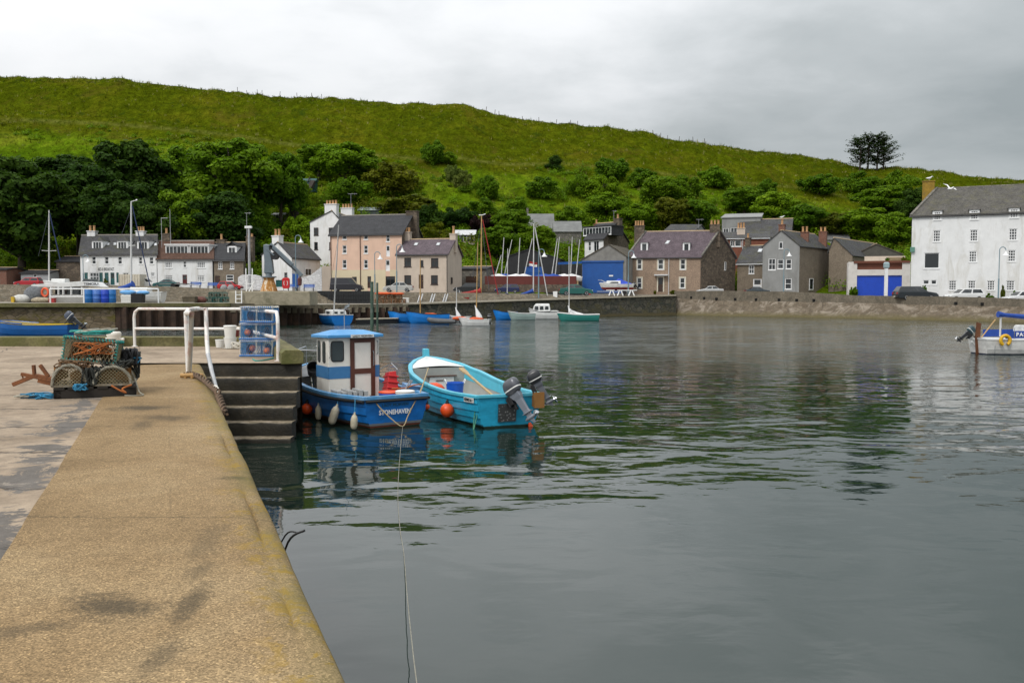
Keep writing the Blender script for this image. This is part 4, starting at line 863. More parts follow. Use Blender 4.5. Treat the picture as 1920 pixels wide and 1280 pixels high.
hill_box('conservatory', 'white roofed glass conservatory on the slope right of the cream house', 854, 429, 890, 455, CREAM, CORR, 440, depth=5, bars=5)
hill_box('stone_barn', 'ruinous grey roofed stone barn on the slope, left of its lower wing', 989, 398, 1038, 434, MASON, mat('grey_sheet_roof', (.15,.155,.15), .7, .25, .8), 428, depth=6)
hill_box('stone_barn', 'lower wing of the grey stone barn with a small window', 1040, 412, 1090, 458, MASON, MATS['grey_sheet_roof'], 434, depth=6)
q = MB(); hp = hill_hit(989,412); a = at(987,390,hp.y-1); b_ = at(991,390,hp.y-1); q.box(a.x,b_.x,hp.y-1,hp.y-.2,hp.z-2,a.z); tag(q.build('barn_stack', MASON), 'narrow stone stack at the left end of the ruinous barn', 'chimney')
q = MB(); p0 = hill_hit(537,430); p1 = at(587,341,p0.y+16); p0 = V((p0.x,p0.y,p0.z)); q.bar(p0, p1, .9, .7); q.bar(p0+V((-.6,0,.9)), p1+V((-.6,0,.9)), .12, .12)
for k in range(9): r_ = p0 + (p1-p0)*k/8; q.bar(r_+V((-.6,0,-2)), r_+V((-.6,0,.95)), .12, .12)
tag(q.build('timber_chute', mat('dark_timber', (.025,.018,.012), .9, .3)), 'dark timber chute climbing the wooded slope above the greenhouse', 'chute')
q = MB(); p = at(577,345,p1.y); q.box(p.x-1.4,p.x+1.4,p.y,p.y+2.5,p.z-1.5,p.z+.6); q.ext([(p.x-1.6,p.y-.2,p.z+.6),(p.x-1.6,p.y+1.2,p.z+1.2),(p.x-1.6,p.y+2.7,p.z+.6)], (3.2,0,0)); tag(q.build('teal_hut', paint('teal_boards', (.02,.075,.07), .7)), 'small teal hut at the top of the timber chute', 'hut')
# --- left edge
house('brick_shed', 'plain brown brick shed at the far left edge of the street', (-40,129), (13,129), 5, (506,'M'), (-10,503), BRICK, SLATD, gutter=False, cat='shed')
house('grey_boathouse', 'low grey boarded boathouse with one small window behind the red car', (40,131), (92,131), 5, (513,'M'), (66,508), mat('pale_grey_boards', (.30,.31,.32), .8, .1, 2.), SLATD, wins=[(62,514,69,520,'p')], gutter=False, cat='shed')
house('stone_cottage', 'low stone cottage hidden by trees left of the white shopfront house', (107,134), (151,134), 6, (491,'M'), (130,482), GSTON, SLATD, gutter=False)
# ------------------------------------------------------------------ trees and bushes
LD = leafmat('dark_leaves', [(.018,.042,.007),(.034,.072,.010),(.060,.108,.016)])
LM = leafmat('mid_leaves', [(.055,.110,.005),(.095,.180,.008),(.15,.235,.016)])
LB = leafmat('bright_leaves', [(.085,.155,.005),(.14,.24,.010),(.21,.31,.02)])
LO = leafmat('olive_leaves', [(.065,.085,.007),(.11,.13,.012),(.16,.165,.02)])
LG = leafmat('grey_leaves', [(.07,.105,.02),(.12,.16,.035),(.18,.21,.06)])
LR = leafmat('purple_leaves', [(.012,.008,.008),(.028,.012,.014),(.045,.02,.02)])
LY = leafmat('yellow_leaves', [(.07,.09,.005),(.13,.15,.01),(.22,.2,.02)])
LP = leafmat('needle_leaves', [(.016,.032,.010),(.030,.055,.016),(.05,.08,.024)])
BARK = mat('bark', (.055,.042,.03), .95, .3, 3., .03)
def leaf_quads(mb_v, mb_f, p, nrm, sz, r):
    a = nrm.cross(V((r.uniform(-1,1), r.uniform(-1,1), r.uniform(-1,1))))
    if a.length < 1e-3: return
    a.normalize(); b_ = nrm.cross(a); o = len(mb_v); w = sz*r.uniform(.5,.9)
    mb_v += [p - a*sz, p - b_*w + nrm*sz*.25, p + a*sz, p + b_*w - nrm*sz*.1]; mb_f.append((o,o+1,o+2,o+3))
def crown_mesh(name, seed, w, h, z0, nb, nl, sz, br=(.2,.34), shape='round'):
    r = random.Random(seed); vs = []; fs = []
    for i in range(nb):
        for _ in range(60):
            x, y, z = r.uniform(-1,1), r.uniform(-1,1), r.uniform(-1,1)
            if shape == 'cone':
                t_ = (z+1)/2; lim = (1-t_)*.9+.08
                if x*x+y*y < lim*lim: break
            else:
                q = x*x+y*y+z*z
                if .12 < q < .95: break
        R_ = r.uniform(*br)*w*.5*(1.15 if z < .2 else .9)*(1.45-.85*min(1,x*x+y*y+z*z) if shape != 'cone' else 1); c = V((x*w*.42*(1 if z < .35 else .85), y*w*.42, z0 + (h-z0)*(.5+z*.44)))
        for k in range(int(nl*r.uniform(.7,1.3))):
            d = V((r.gauss(0,1), r.gauss(0,1), r.gauss(0,1)+.35)).normalized(); rad = R_*(r.random()**.35)*(1+.35*noise.noise(d*2.3+V((i*3.1,seed,0))))
            p = c + V((d.x*rad, d.y*rad, d.z*rad*.8)); nrm = (d + V((r.uniform(-.7,.7), r.uniform(-.7,.7), r.uniform(-.3,.9)))).normalized()
            leaf_quads(vs, fs, p, nrm, sz*r.uniform(.6,1.35), r)
    me = bpy.data.meshes.new(name); me.from_pydata([tuple(v) for v in vs], [], fs); me.update(); return me
def trunk_mesh(seed, h, r0, nl, spread):
    r = random.Random(seed); mb = MB(); pts = [V((0,0,-1))]; p = V((0,0,0))
    for i in range(6): pts.append(V((r.uniform(-.2,.2)*i*.3, r.uniform(-.2,.2)*i*.3, h*.75*i/5)))
    mb.tube(pts, [r0*1.3]+[r0*(1-.14*i) for i in range(6)], 8)
    for i in range(nl):
        k = r.randint(2,4); a = r.uniform(0,6.28); e = pts[k] + V((math.cos(a)*spread, math.sin(a)*spread, h*r.uniform(.2,.4)))
        mb.tube([pts[k], (pts[k]+e)/2+V((0,0,-.2)), e], [r0*.5, r0*.35, r0*.12], 6)
    me = mb.build('trunk', BARK, smooth=60); m_ = me.data; bpy.data.objects.remove(me); return m_
TREE = [crown_mesh('crown', 11+i, 10, 11, 1.2, 56, 330, .21) for i in range(4)]
TRUNK = [trunk_mesh(5+i, 11, .32, 5, 2.6) for i in range(3)]
BUSH = [crown_mesh('crown', 31+i, 6, 4.4, -.4, 34, 240, .15, (.2,.36)) for i in range(4)]
BTR = [trunk_mesh(15+i, 4.2, .12, 4, 1.3) for i in range(2)]
CONE = [crown_mesh('crown', 51+i, 3.4, 6, -.2, 30, 190, .12, (.26,.4), 'cone') for i in range(2)]
NT = [0]
def tree(label, px, ytop, wpx, ybase=None, Y=None, m=LM, kind='tree', name='broadleaf_tree', group=None, cat='tree', depth=None):
    if Y is None: p = hill_hit(px, ybase)
    else: q = at(px, 500, Y); p = V((q.x, Y, hill(q.x, Y, False)))
    top = at(px, ytop, p.y).z; H = top - p.z; W = wpx*1.22*p.y/F; i = NT[0]; NT[0] += 1
    src, tr, (sw, sh) = {'tree': (TREE[i%4], TRUNK[i%3], (10.4,11.2)), 'bush': (BUSH[i%4], BTR[i%2], (6.6,4.5)), 'cone': (CONE[i%2], BTR[i%2], (3.7,6.2))}[kind]
    root = thing(name, label, cat, p, (i*1.7) % 6.28, group)
    key = src.name + m.name
    if key not in CM: me = src.copy(); me.materials.append(m); CM[key] = me
    c = bpy.data.objects.new('crown', CM[key]); COL.objects.link(c); c.parent = root
    k = bpy.data.objects.new('trunk', tr); COL.objects.link(k); k.parent = root
    root.scale = (W/sw, W/sw*(depth or 1), H/sh); return root
CM = {}
G1 = 'dark trees behind the left terrace'; G2 = 'bushes scattered over the hillside'
for a in [
 ('huge dark rounded tree filling the left edge behind the boathouse', 40, 278, 210, 137, LD),
 ('dark spreading tree between the left edge tree and the white shopfront house', 150, 300, 170, 146, LD),
 ('tall dark tree reaching highest behind the white shopfront house', 245, 252, 170, 158, LD),
 ('dark tree standing lower, directly over the white shopfront house roof', 225, 330, 150, 140, LD),
 ('dark tree at the far left whose top shows above its neighbour', -30, 262, 160, 160, LD),
 ('dark tree behind the gap between the two tallest left trees', 120, 285, 150, 168, LD),
 ('mid green tree over the long boxed dormer cottage', 340, 345, 130, 141, LM),
 ('broad mid green tree rising highest left of the timber chute', 440, 250, 180, 158, LM),
 ('mid green tree with a ragged top left of the broadest green tree', 345, 265, 130, 165, LM),
 ('darker tree low over the small brown harled cottage', 415, 350, 140, 142, LD),
 ('green tree with a bare pale trunk left of the teal hut', 528, 275, 95, 165, LM),
 ('dark tree low behind the long boxed dormer cottage and its left chimney', 300, 370, 120, 138, LD)]:
    tree(a[0], a[1], a[2], a[3], Y=a[4], m=a[5], group=G1)
HB_ = [
 ('bright green rounded tree just left of the timber chute', 548, 335, 62, 408, LB,'tree'),
 ('mid green tree upslope of the teal hut', 598, 268, 70, 338, LM,'tree'),
 ('bright bushy tree right of the teal hut', 648, 268, 96, 350, LB,'tree'),
 ('dark brownish spreading bush above the grey garden shed', 733, 305, 96, 362, LO,'bush'),
 ('mid green bush directly behind the four pot chimney', 655, 330, 80, 385, LM,'bush'),
 ('wide dark hedge like bush with reddish tips right of the garden shed', 765, 368, 100, 408, LO,'bush'),
 ('lone round bright bush on the path above the peach building', 813, 264, 44, 308, LM,'bush'),
 ('small low bush beside the lone round bush on the path', 841, 288, 30, 308, LB,'bush'),
 ('left one of two pale grey green shrubs on the open slope', 848, 310, 26, 342, LG,'bush'),
 ('right one of two pale grey green shrubs on the open slope', 868, 322, 30, 356, LG,'bush'),
 ('mid green bush right of the pale grey green shrubs', 912, 330, 44, 375, LM,'bush'),
 ('small dark pointed conifer alone below the upper slope', 1038, 279, 28, 318, LD,'cone'),
 ('dark bush right of the small pointed conifer', 1146, 296, 58, 338, LD,'bush'),
 ('bright bush below the small pointed conifer', 1016, 334, 54, 372, LM,'bush'),
 ('mid green upright bush below the dark bush on the open slope', 1088, 328, 44, 370, LM,'bush'),
 ('bright bush right of the upright mid green bush', 1130, 330, 50, 372, LB,'bush'),
 ('large bright tree directly above the slate hung white house', 1135, 362, 70, 418, LB,'tree'),
 ('dark bush above the left stone chimney of the purple roofed house', 1205, 318, 48, 352, LD,'bush'),
 ('large mid green tree above the middle of the purple roofed house', 1240, 330, 70, 392, LM,'tree'),
 ('dark rounded bush between two bright bushes on the right slope', 1283, 330, 60, 372, LD,'bush'),
 ('bright dome shaped bush highest above the stone gable', 1342, 314, 58, 352, LB,'bush'),
 ('olive brown tree just behind the ridge of the purple roofed house', 1258, 372, 70, 434, LO,'tree'),
 ('brighter tree right of the olive brown tree behind the purple roof', 1305, 375, 66, 430, LM,'tree'),
 ('bright low tree left of the flat topped grey house', 1195, 385, 60, 432, LB,'tree'),
 ('mid green tree directly above the flat topped grey house', 1395, 352, 70, 402, LM,'tree'),
 ('bright tree over the red brown boarded house chimney', 1452, 362, 74, 425, LB,'tree'),
 ('mid green tree above the grey gabled house', 1510, 385, 72, 440, LM,'tree'),
 ('dark low bush on the grassy bank over the brick chimneys', 1440, 338, 34, 366, LD,'bush'),
 ('wide dark bush on the upper right slope left of the pines', 1535, 328, 66, 364, LD,'bush'),
 ('bright bush below the pines on the upper right slope', 1612, 325, 62, 366, LM,'bush'),
 ('mid green bush near the lichened yellow chimney', 1686, 322, 64, 372, LM,'bush'),
 ('broad bright tree above the dark gabled shed', 1620, 392, 90, 455, LB,'tree'),
 ('dark tree between the dark gabled shed and the white harbour building', 1682, 398, 70, 470, LM,'tree'),
 ('spreading mid green tree high above the terrace garage', 1652, 352, 84, 410, LM,'tree'),
 ('dark tree touching the left edge of the white harbour building', 1714, 352, 56, 440, LD,'tree'),
 ('olive bush above the tall brown shed', 1562, 402, 60, 446, LO,'tree'),
 ('dark purple leaved tree behind the tallest wooden mast', 905, 402, 42, 445, LR,'bush'),
 ('rounded green tree left of the ruinous stone barn', 960, 395, 62, 455, LM,'tree'),
 ('bright rounded tree in front of the ruinous stone barn', 1008, 425, 60, 480, LM,'tree'),
 ('large green tree behind the black shed and the pale masts', 932, 425, 70, 492, LM,'tree'),
 ('dark bush behind the conservatory roof', 862, 388, 62, 432, LD,'bush'),
 ('yellow green bush behind the cream house chimney', 815, 420, 54, 462, LY,'bush'),
 ('dark bush between the stone gable of the peach building and the conservatory', 806, 385, 56, 430, LD,'bush'),
 ('yellowish conifer behind the small brown cottage roof', 436, 418, 42, 466, LB,'cone'),
 ('second yellowish conifer, left of the grey pole', 415, 424, 38, 466, LM,'cone'),
 ('garden shrub with pale flowers left of the small greenhouse', 489, 395, 56, 450, LM,'bush'),
 ('yellow flowered shrub below the small greenhouse', 537, 432, 34, 458, LY,'bush'),
 ('green shrub between the small greenhouse and the tall white house', 562, 405, 52, 452, LB,'bush'),
 ('dark shrub beside the whitewashed wall and the leaning planks', 476, 452, 40, 500, LD,'bush'),
 ('mid green bush above the conservatory on the grassy terrace', 905, 375, 50, 402, LM,'bush'),
 ('bright bush left of the barn stack', 968, 372, 46, 402, LB,'bush'),
 ('dark bush uphill from the slate hung white house', 1068, 388, 56, 425, LM,'bush')]
for a in HB_: tree(a[0], a[1], a[2]-6, a[3]*1.18, ybase=a[4], m=LM if a[5] is LD and a[1] > 1000 and a[6] != 'cone' and a[1] != 1714 else a[5], kind=a[6], name='broadleaf_tree' if a[6] == 'tree' else 'conifer' if a[6] == 'cone' else 'bush', group=G2, cat='tree' if a[6] != 'bush' else 'bush')
# terrace and street planting
def small_plant(label, px, ytop, w_, Y, z, m, name='shrub'):
    i = NT[0]; NT[0] += 1; key = BUSH[i%4].name+m.name
    if key not in CM: me = BUSH[i%4].copy(); me.materials.append(m); CM[key] = me
    o = bpy.data.objects.new(name, CM[key]); COL.objects.link(o); p = at(px, 549, Y); o.location = (p.x, Y, z); H = at(px, ytop, Y).z - z; W = w_*Y/F; o.scale = (W/6.6, W/6.6, H/4.5); tag(o, label, 'shrub')
small_plant('leafy shrub at the foot of the terrace garage left pillar', 1601, 534, 20, 126.5, 2.3, LM)
small_plant('round clipped bush under the grid windows of the white building', 1855, 548, 20, 106.5, 1.9, LM)
small_plant('tall thin shrub beside the street lamp at the white building', 1880, 531, 10, 106, 1.9, LO)
small_plant('clipped bush at the right end of the white building', 1902, 542, 17, 105.5, 1.8, LM)
small_plant('thin shrub under the large square window of the white building', 1733, 531, 12, 110.5, 2.6, LM)
small_plant('potted bush on the roof terrace near the trellis', 1693, 481, 14, 129, at(1693,490,129).z, LY)
small_plant('potted bush on the roof terrace left of the trellis', 1662, 482, 10, 129, at(1662,490,129).z, LM)
small_plant('orange flowering plants beside the brown house door', 1262, 543, 18, 136, 2.85, LO)
small_plant('yellow plant tub left of the brown house door', 1228, 543, 7, 136, 2.85, LY)
small_plant('tubs of greenery at the teal shopfront door', 198, 521, 12, 127.3, 3.9, LY)
# windswept pines on the skyline
def pine(label, px, ytop, wl, wr, Y, seed):
    r = random.Random(seed); q = at(px, 318, Y); z0 = hill(q.x, Y, False)-.6; root = thing('pine_tree', label, 'tree', (q.x, Y, z0), 0, 'windswept pines on the skyline')
    H = at(px, ytop, Y).z - z0; mb = MB(); mb.tube([(0,0,-.5),(.1,0,H*.4),(.25,0,H*.97)], [.28,.2,.05], 7); vs, fs = [], []
    for i in range(64):
        f = .20 + .80*(i/64)**.9; a = r.uniform(0,6.28); ln = (1-f*.60)*1.7*(wr if math.cos(a) > 0 else wl)*Y/F*r.uniform(.45,1.15); z = H*f
        d = V((math.cos(a), math.sin(a)*.8, r.uniform(-.05,.3) + f*.35 + .15*math.cos(a))); e = V((.1+.15*f,0,z)) + d*ln
        mb.tube([(.1+.15*f,0,z), (V((.1,0,z))+e)/2+V((0,0,-.15)), e], [.06,.04,.015], 4)
        for k in range(40):
            t_ = r.uniform(.3,1.05); p = V((.1,0,z)) + d*ln*t_ + V((r.gauss(0,.30), r.gauss(0,.30), r.gauss(.08,.14)))
            leaf_quads(vs, fs, p, V((r.uniform(-.5,.5), r.uniform(-.5,.5), 1)).normalized(), r.uniform(.14,.30), r)
    mb.build('trunk', BARK, root); me = bpy.data.meshes.new('crown'); me.from_pydata([tuple(v) for v in vs], [], fs); me.materials.append(LP)
    c = bpy.data.objects.new('crown', me); COL.objects.link(c); c.parent = root
pine('leftmost pine of the skyline clump, leaning left with low branches', 1612, 262, 26, 14, 252, 1)
pine('pine second from the left in the skyline clump', 1627, 256, 20, 16, 254, 2)
pine('tallest pine, right of centre in the skyline clump', 1644, 254, 14, 24, 252, 3)
pine('rightmost pine of the skyline clump, swept to the right', 1656, 262, 10, 24, 253, 4)
# undergrowth and long grass: nobody could count it
r = random.Random(99); vs, fs, mi = [], [], []
def clump(p, rad, n, sz, k, flat=.7):
    for _ in range(n):
        d = V((r.gauss(0,1), r.gauss(0,1), abs(r.gauss(0,.9)))).normalized(); o = len(fs)
        leaf_quads(vs, fs, p + V((d.x*rad*r.random()**.5, d.y*rad*r.random()**.5, d.z*rad*flat*r.random()**.5)), (d+V((r.uniform(-.6,.6),r.uniform(-.6,.6),.5))).normalized(), sz*r.uniform(.6,1.4), r)
        if len(fs) > o: mi.append(k)
cnt = 0
while cnt < 3600:
    u = r.uniform(-.62,.58); px = 960+u*1700; y0 = lerp_tab(HB, px, 1); y = r.uniform(y0+1, 235); e_r = lerp_tab(HT,u,1)
    x = u*y; z = hill(x, y, False); f = (z-EYE)/y/e_r; pf = lerp_tab(PATHF,u,1)
    if f < .02: continue
    if f > pf - .015 and not (f < pf+.2 and r.random() < .03 and noise.noise(V((x*.05,y*.05,3))) > .1): continue
    dn = noise.noise(V((x*.045, y*.06, 9))) + .5*noise.noise(V((x*.16,y*.16,2)))
    low = max(0, (pf-f)/pf); side = .25 if px > 1150 or px < 800 else 0
    if dn + low*1.0 + side - .48 < r.uniform(-.15,.3): continue
    big = r.random(); rad = (r.uniform(.5,1.1) if big < .5 else r.uniform(1.0,2.3))*(.75+.45*low); cnt += 1
    clump(V((x,y,z+rad*.15)), rad, int(16+46*rad), .17, r.choice((0,0,1,1,1,2)) if big < .5 else r.choice((0,1,1,1,2)), .85)
for a in HB_:   # ragged growth round the feet of the bushes
    if a[6] == 'cone' or a[1] in (813, 841): continue
    p = hill_hit(a[1], a[4]); W = a[3]*p.y/F
    for _ in range(7):
        q = V((p.x + r.gauss(0,.75)*W, p.y + r.uniform(-.4,.6)*W, 0)); q.z = hill(q.x, q.y, False); rad = W*r.uniform(.16,.36); clump(q+V((0,0,rad*.3)), rad, int(30+50*rad), .17, {LB:0,LM:1,LO:2,LD:1}.get(a[5],1), 1.0)
me = bpy.data.meshes.new('undergrowth'); me.from_pydata([tuple(v) for v in vs], [], fs)
for m_ in (LB, LM, LO): me.materials.append(m_)
me.polygons.foreach_set('material_index', mi); me.update(); o = bpy.data.objects.new('undergrowth', me); COL.objects.link(o); tag(o, 'tangled green undergrowth covering the lower hillside behind the houses', 'undergrowth', kind='stuff')
# long grass: tufts over the whole slope, thickest where they show along the skyline and the track
vs, fs = [], []; mi = []
def tuft(x, y, z, h, n):
    for _ in range(n):
        a = r.uniform(0,6.28); b_ = V((x+r.uniform(-.3,.3), y+r.uniform(-.3,.3), z-.05)); w_ = r.uniform(.03,.08); s = V((math.cos(a)*w_, math.sin(a)*w_, 0)); o = len(vs)
        vs.extend([b_-s, b_+s, b_+V((r.uniform(-.3,.3), r.uniform(-.3,.3), h*r.uniform(.6,1.2)))]); fs.append((o,o+1,o+2)); mi.append(K)
for i in range(15000):
    u = r.uniform(-.62,.6); px = 960+u*1700; y0 = lerp_tab(HB, px, 1); q = r.random(); y = y0+2+(YR+2-y0)*q**.75
    x = u*y; z = hill(x, y); n_ = noise.noise(V((x*.12,y*.12,0)))
    K = 0 if n_ + r.uniform(-.5,.5) < 0 else 1
    if r.random() < .10: K = 2
    tuft(x, y, z, r.uniform(.35,.85), 5)
for i in range(4000):
    u = r.uniform(-.62,.62); y = YR + r.uniform(-4,4); x = u*y; K = r.choice((0,1,2)); tuft(x, y, hill(x,y), r.uniform(.25,.6)*(1.9 if r.random() < .05 else 1), 5)
me = bpy.data.meshes.new('long_grass'); me.from_pydata([tuple(v) for v in vs], [], fs)
for nm, c_ in (('grass_olive', (.07,.085,.005)), ('grass_green', (.08,.125,.007)), ('grass_straw', (.26,.24,.08))): me.materials.append(mat(nm, c_, .9, .3, .3, spec=0))
me.polygons.foreach_set('material_index', mi); me.update(); o = bpy.data.objects.new('long_grass', me); COL.objects.link(o); tag(o, 'rough long grass with pale seed heads covering the hill', 'grass', kind='stuff')
# leaning fence posts along the ridge
fg_ = 'fence posts along the ridge'
proto = None
for i, px in enumerate((452,470,489,497,530,562,590,608,912,928,936,980,1010,1042,1068,1082,1222,1236,1248,1270,1296,1318)):
    u = (px-960)/1700; y = YR-1; x = u*y; z = hill(x,y)
    if proto is None: q = MB(); q.lathe([(.07,-.5),(.07,1.3),(.05,1.36)], 6); proto = q.build('fence_post', BARK); o = proto; o.location = (x,y,z)
    else: o = proto.copy(); COL.objects.link(o); o.location = (x,y,z); o.rotation_euler = (.1*math.sin(i*3), .12*math.sin(i*5), 0)
    tag(o, 'thin weathered wooden fence post standing on the grassy ridge', 'fence post', fg_)
# ------------------------------------------------------------------ boats: a hull builder
def spl(tab, t):
    xs = [a for a, _ in tab]
    for i in range(len(tab)-1):
        if t <= xs[i+1] or i == len(tab)-2:
            p0 = tab[max(i-1,0)][1]; p1 = tab[i][1]; p2 = tab[i+1][1]; p3 = tab[min(i+2,len(tab)-1)][1]; u = (t-xs[i])/(xs[i+1]-xs[i])
            m1 = (p2-p0)/2*(1 if i else 2)*.9; m2 = (p3-p1)/2*.9
            return (2*u**3-3*u*u+1)*p1 + (u**3-2*u*u+u)*m1 + (-2*u**3+3*u*u)*p2 + (u**3-u*u)*m2
class Hull:
    def __init__(s, L_, beam, sheer, keel, strakes=6, step=.016, th=.05, floor=.2, rake=.12, bow=.35, full=.62):
        s.L, s.bt, s.st, s.kt, s.k, s.step, s.th, s.floor, s.rake, s.bow, s.full = L_, beam, sheer, keel, strakes, step, th, floor, rake, bow, full
    def b(s, t): return max(.02, spl(s.bt, t))
    def zs(s, t): return spl(s.st, t)
    def zk(s, t): return spl(s.kt, t)
    def pt(s, t, q, side, inset=0, out=0):
        b_ = max(.012, s.b(t)-inset); zs, zk = s.zs(t), s.zk(t)+inset*.6
        y = b_*math.sin(q*math.pi/2)**s.full + out; z = zk + (zs-zk)*(1-math.cos(q*math.pi/2))**.95
        f = (z-zk)/max(.01,zs-zk); x = s.L*t + (s.bow*(f-.9)*max(0,(t-.7)/.3)**2) - s.rake*f*max(0,1-t/.15)
        return V((x, side*y, z))
    def ring(s, t, inset=0):
        h = []
        for k in range(s.k):
            q0, q1 = k/s.k, (k+1)/s.k
            o = s.step*min(1, (1-t)*6) if not inset else 0
            for q, ou in ((q0, o if k else 0), (q0*.35+q1*.65, o*.35), (q1, 0)): h.append((q, ou))
        if inset: h = [(k/8, 0) for k in range(9)]
        L_ = [s.pt(t, q, 1, inset, ou) for q, ou in reversed(h)]; R_ = [s.pt(t, q, -1, inset, ou) for q, ou in h]
        r = L_ + R_
        if inset: r = [V((p.x, p.y, max(p.z, s.floor))) for p in r]
        return r
    def outer(s, n=28):
        mb = MB(); R_ = [s.ring(i/n) for i in range(n+1)]; mb.loft(R_, closed=False, caps=False); mb.add(R_[0], [list(range(len(R_[0])))]); return mb
    def inner(s, n=24, t0=.012, t1=.985):
        mb = MB(); R_ = [s.ring(t0+(t1-t0)*i/n, s.th) for i in range(n+1)]; mb.loft(R_, closed=False, caps=False); mb.add(R_[0], [list(range(len(R_[0])))]); return mb
    def rail(s, w=.05, h=.05, n=30, side=None, t0=0, t1=1, dz=.01, transom=True):
        mb = MB()
        for sd in ((1,-1) if side is None else (side,)):
            secs = []
            for i in range(n+1):
                t = t0+(t1-t0)*i/n; p = s.pt(t, 1, sd); q = s.pt(t, 1, sd, s.th); d = V((0, sd, 0))
                secs.append([p+d*w*.5+V((0,0,-h)), p+d*w*.5+V((0,0,dz)), V((p.x, (q.y-sd*.02) if sd*(q.y-sd*.02) > 0 else sd*.004, p.z+dz)), V((p.x, (q.y-sd*.02) if sd*(q.y-sd*.02) > 0 else sd*.004, p.z-h))])
            mb.loft(secs)
        if transom and t0 == 0:
            a, b_ = s.pt(0,1,1), s.pt(0,1,-1); mb.bar(a+V((.02,0,-h/2+dz+.002)), b_+V((.02,0,-h/2+dz+.002)), s.th+.04, h+.01)
        return mb
    def deck(s, t0, t1, dz=-.02, camber=.06, n=12):
        mb = MB(); rows = []
        for i in range(n+1):
            t = t0+(t1-t0)*i/n; a, b_ = s.pt(t,1,1,s.th*.5), s.pt(t,1,-1,s.th*.5)
            rows.append([a.lerp(b_, k/6)+V((0,0,dz+camber*(1-(k/3-1)**2))) for k in range(7)])
        mb.loft(rows, closed=False, caps=False); return mb
    def bulk(s, t, z0, dz=0, t_in=None):
        mb = MB(); r = s.ring(t, s.th*.8); r = [V((p.x, p.y, max(p.z, z0)+dz)) for p in r]; mb.add(r, [list(range(len(r)))]); return mb
def boat(name, label, px, y, a, group=None, cat='boat', z=0, Y=None):
    p = atz(px, y, z) if Y is None else V((gx(px, Y), Y, z)); return thing(name, label, cat, p, R(90+a), group)
def w2l(root, p): return Matrix.Rotation(-root.rotation_euler.z, 3, 'Z') @ (V(p) - root.location)
def l2w(root, p): return Matrix.Rotation(root.rotation_euler.z, 3, 'Z') @ V(p) + root.location
def hullpaint(name, col, bands=(), rough=.35, wear=.6):
    if name in MATS: return MATS[name]
    m, t, b = nt(name); tc = N(t, 'ShaderNodeTexCoord'); vec = tc.outputs['Object']; sp = N(t, 'ShaderNodeSeparateXYZ'); L(t, vec, sp.inputs[0])
    n1 = noi(t, coords(t,'Object',(1,1,2.5)), 2.2, 6, .7, .4); c = mix(t, 1.0, (*col,), ramp(t, n1, [(.3, .72), (.7, 1.15)]), 'MULTIPLY')
    c = mix(t, ramp(t, noi(t, coords(t,'Object',(2,2,.5)), 3.0, 7, .8), [(.55, 0.), (.70, wear)]), c, sc_(col, .45))
    for z0, cc in bands:   # paint bands below a height, top band first
        f = N(t, 'ShaderNodeMath', _operation='LESS_THAN'); L(t, math_(t, 'ADD', sp.outputs[2], math_(t, 'MULTIPLY', math_(t, 'SUBTRACT', n1, .5), .03)), f.inputs[0]); f.inputs[1].default_value = z0
        c = mix(t, f.outputs[0], c, cc)
    L(t, c, b.inputs['Base Color']); b.inputs['Roughness'].default_value = rough; bump(t, b, n1, .006); MATS[name] = m; return m
NAVY = mat('black_rubber', (.012,.012,.013), .55, .2); ROPE = mat('tan_rope', (.36,.28,.16), .9, .25, 12.); ROPG = mat('green_rope', (.06,.22,.14), .9, .25, 12.); ROPB = mat('blue_rope', (.03,.19,.34), .9, .3, 12.); ROPW = mat('white_rope', (.62,.60,.53), .9, .15, 12.); ROPO = mat('orange_rope', (.38,.12,.03), .9, .3, 12.); ROPK = mat('brown_rope', (.11,.068,.04), .95, .4, 14.); ROPGY = mat('grey_rope', (.28,.27,.22), .95, .3, 12.)
TEALR = mat('teal_rope', (.03,.27,.24), .9, .3, 12.)
GALV = mat('galvanised', (.42,.43,.44), .45, .15, 6., metal=.6); STEEL = mat('stainless', (.55,.56,.57), .25, .05, metal=1); ORANGE = mat('orange_plastic', (.70,.075,.01), .4, .12, 3., stain=(.45,.05,.01), stain_amt=.4); FEND = mat('weathered_fender', (.52,.47,.35), .55, .15, 4., stain=(.24,.20,.12), stain_amt=.7, stain_scale=5.)
BUCKB = mat('blue_bucket_plastic', (.01,.10,.52), .4, .08); CRED = mat('red_plastic', (.48,.012,.015), .4, .1); WPL = mat('white_plastic', (.72,.72,.69), .45, .06, stain=(.45,.43,.37), stain_amt=.35)
GREYP = mat('grey_gelcoat', (.33,.34,.34), .5, .12, 2., stain=(.2,.2,.19), stain_amt=.5); WGEL = mat('white_gelcoat', (.66,.67,.66), .35, .06, stain=(.42,.41,.36), stain_amt=.4, stain_scale=1.6)
WOODL = mat('weathered_oar_wood', (.40,.29,.15), .8, .25, 5.)
def rope(name, label, pts, r, m, cat='rope', n=6, parent=None):
    P = [V(p) for p in pts]; Q = []
    for i in range(len(P)-1):
        p0, p1, p2, p3 = P[max(i-1,0)], P[i], P[i+1], P[min(i+2,len(P)-1)]
        for k in range(6):
            u = k/6; Q.append(.5*((2*p1)+(p2-p0)*u+(2*p0-5*p1+4*p2-p3)*u*u+(3*p1-p0-3*p2+p3)*u**3))
    Q.append(P[-1]); mb = MB(); mb.tube(Q, r, n); o = mb.build(name, m, parent, smooth=60)
    if label: tag(o, label, cat)
    return o
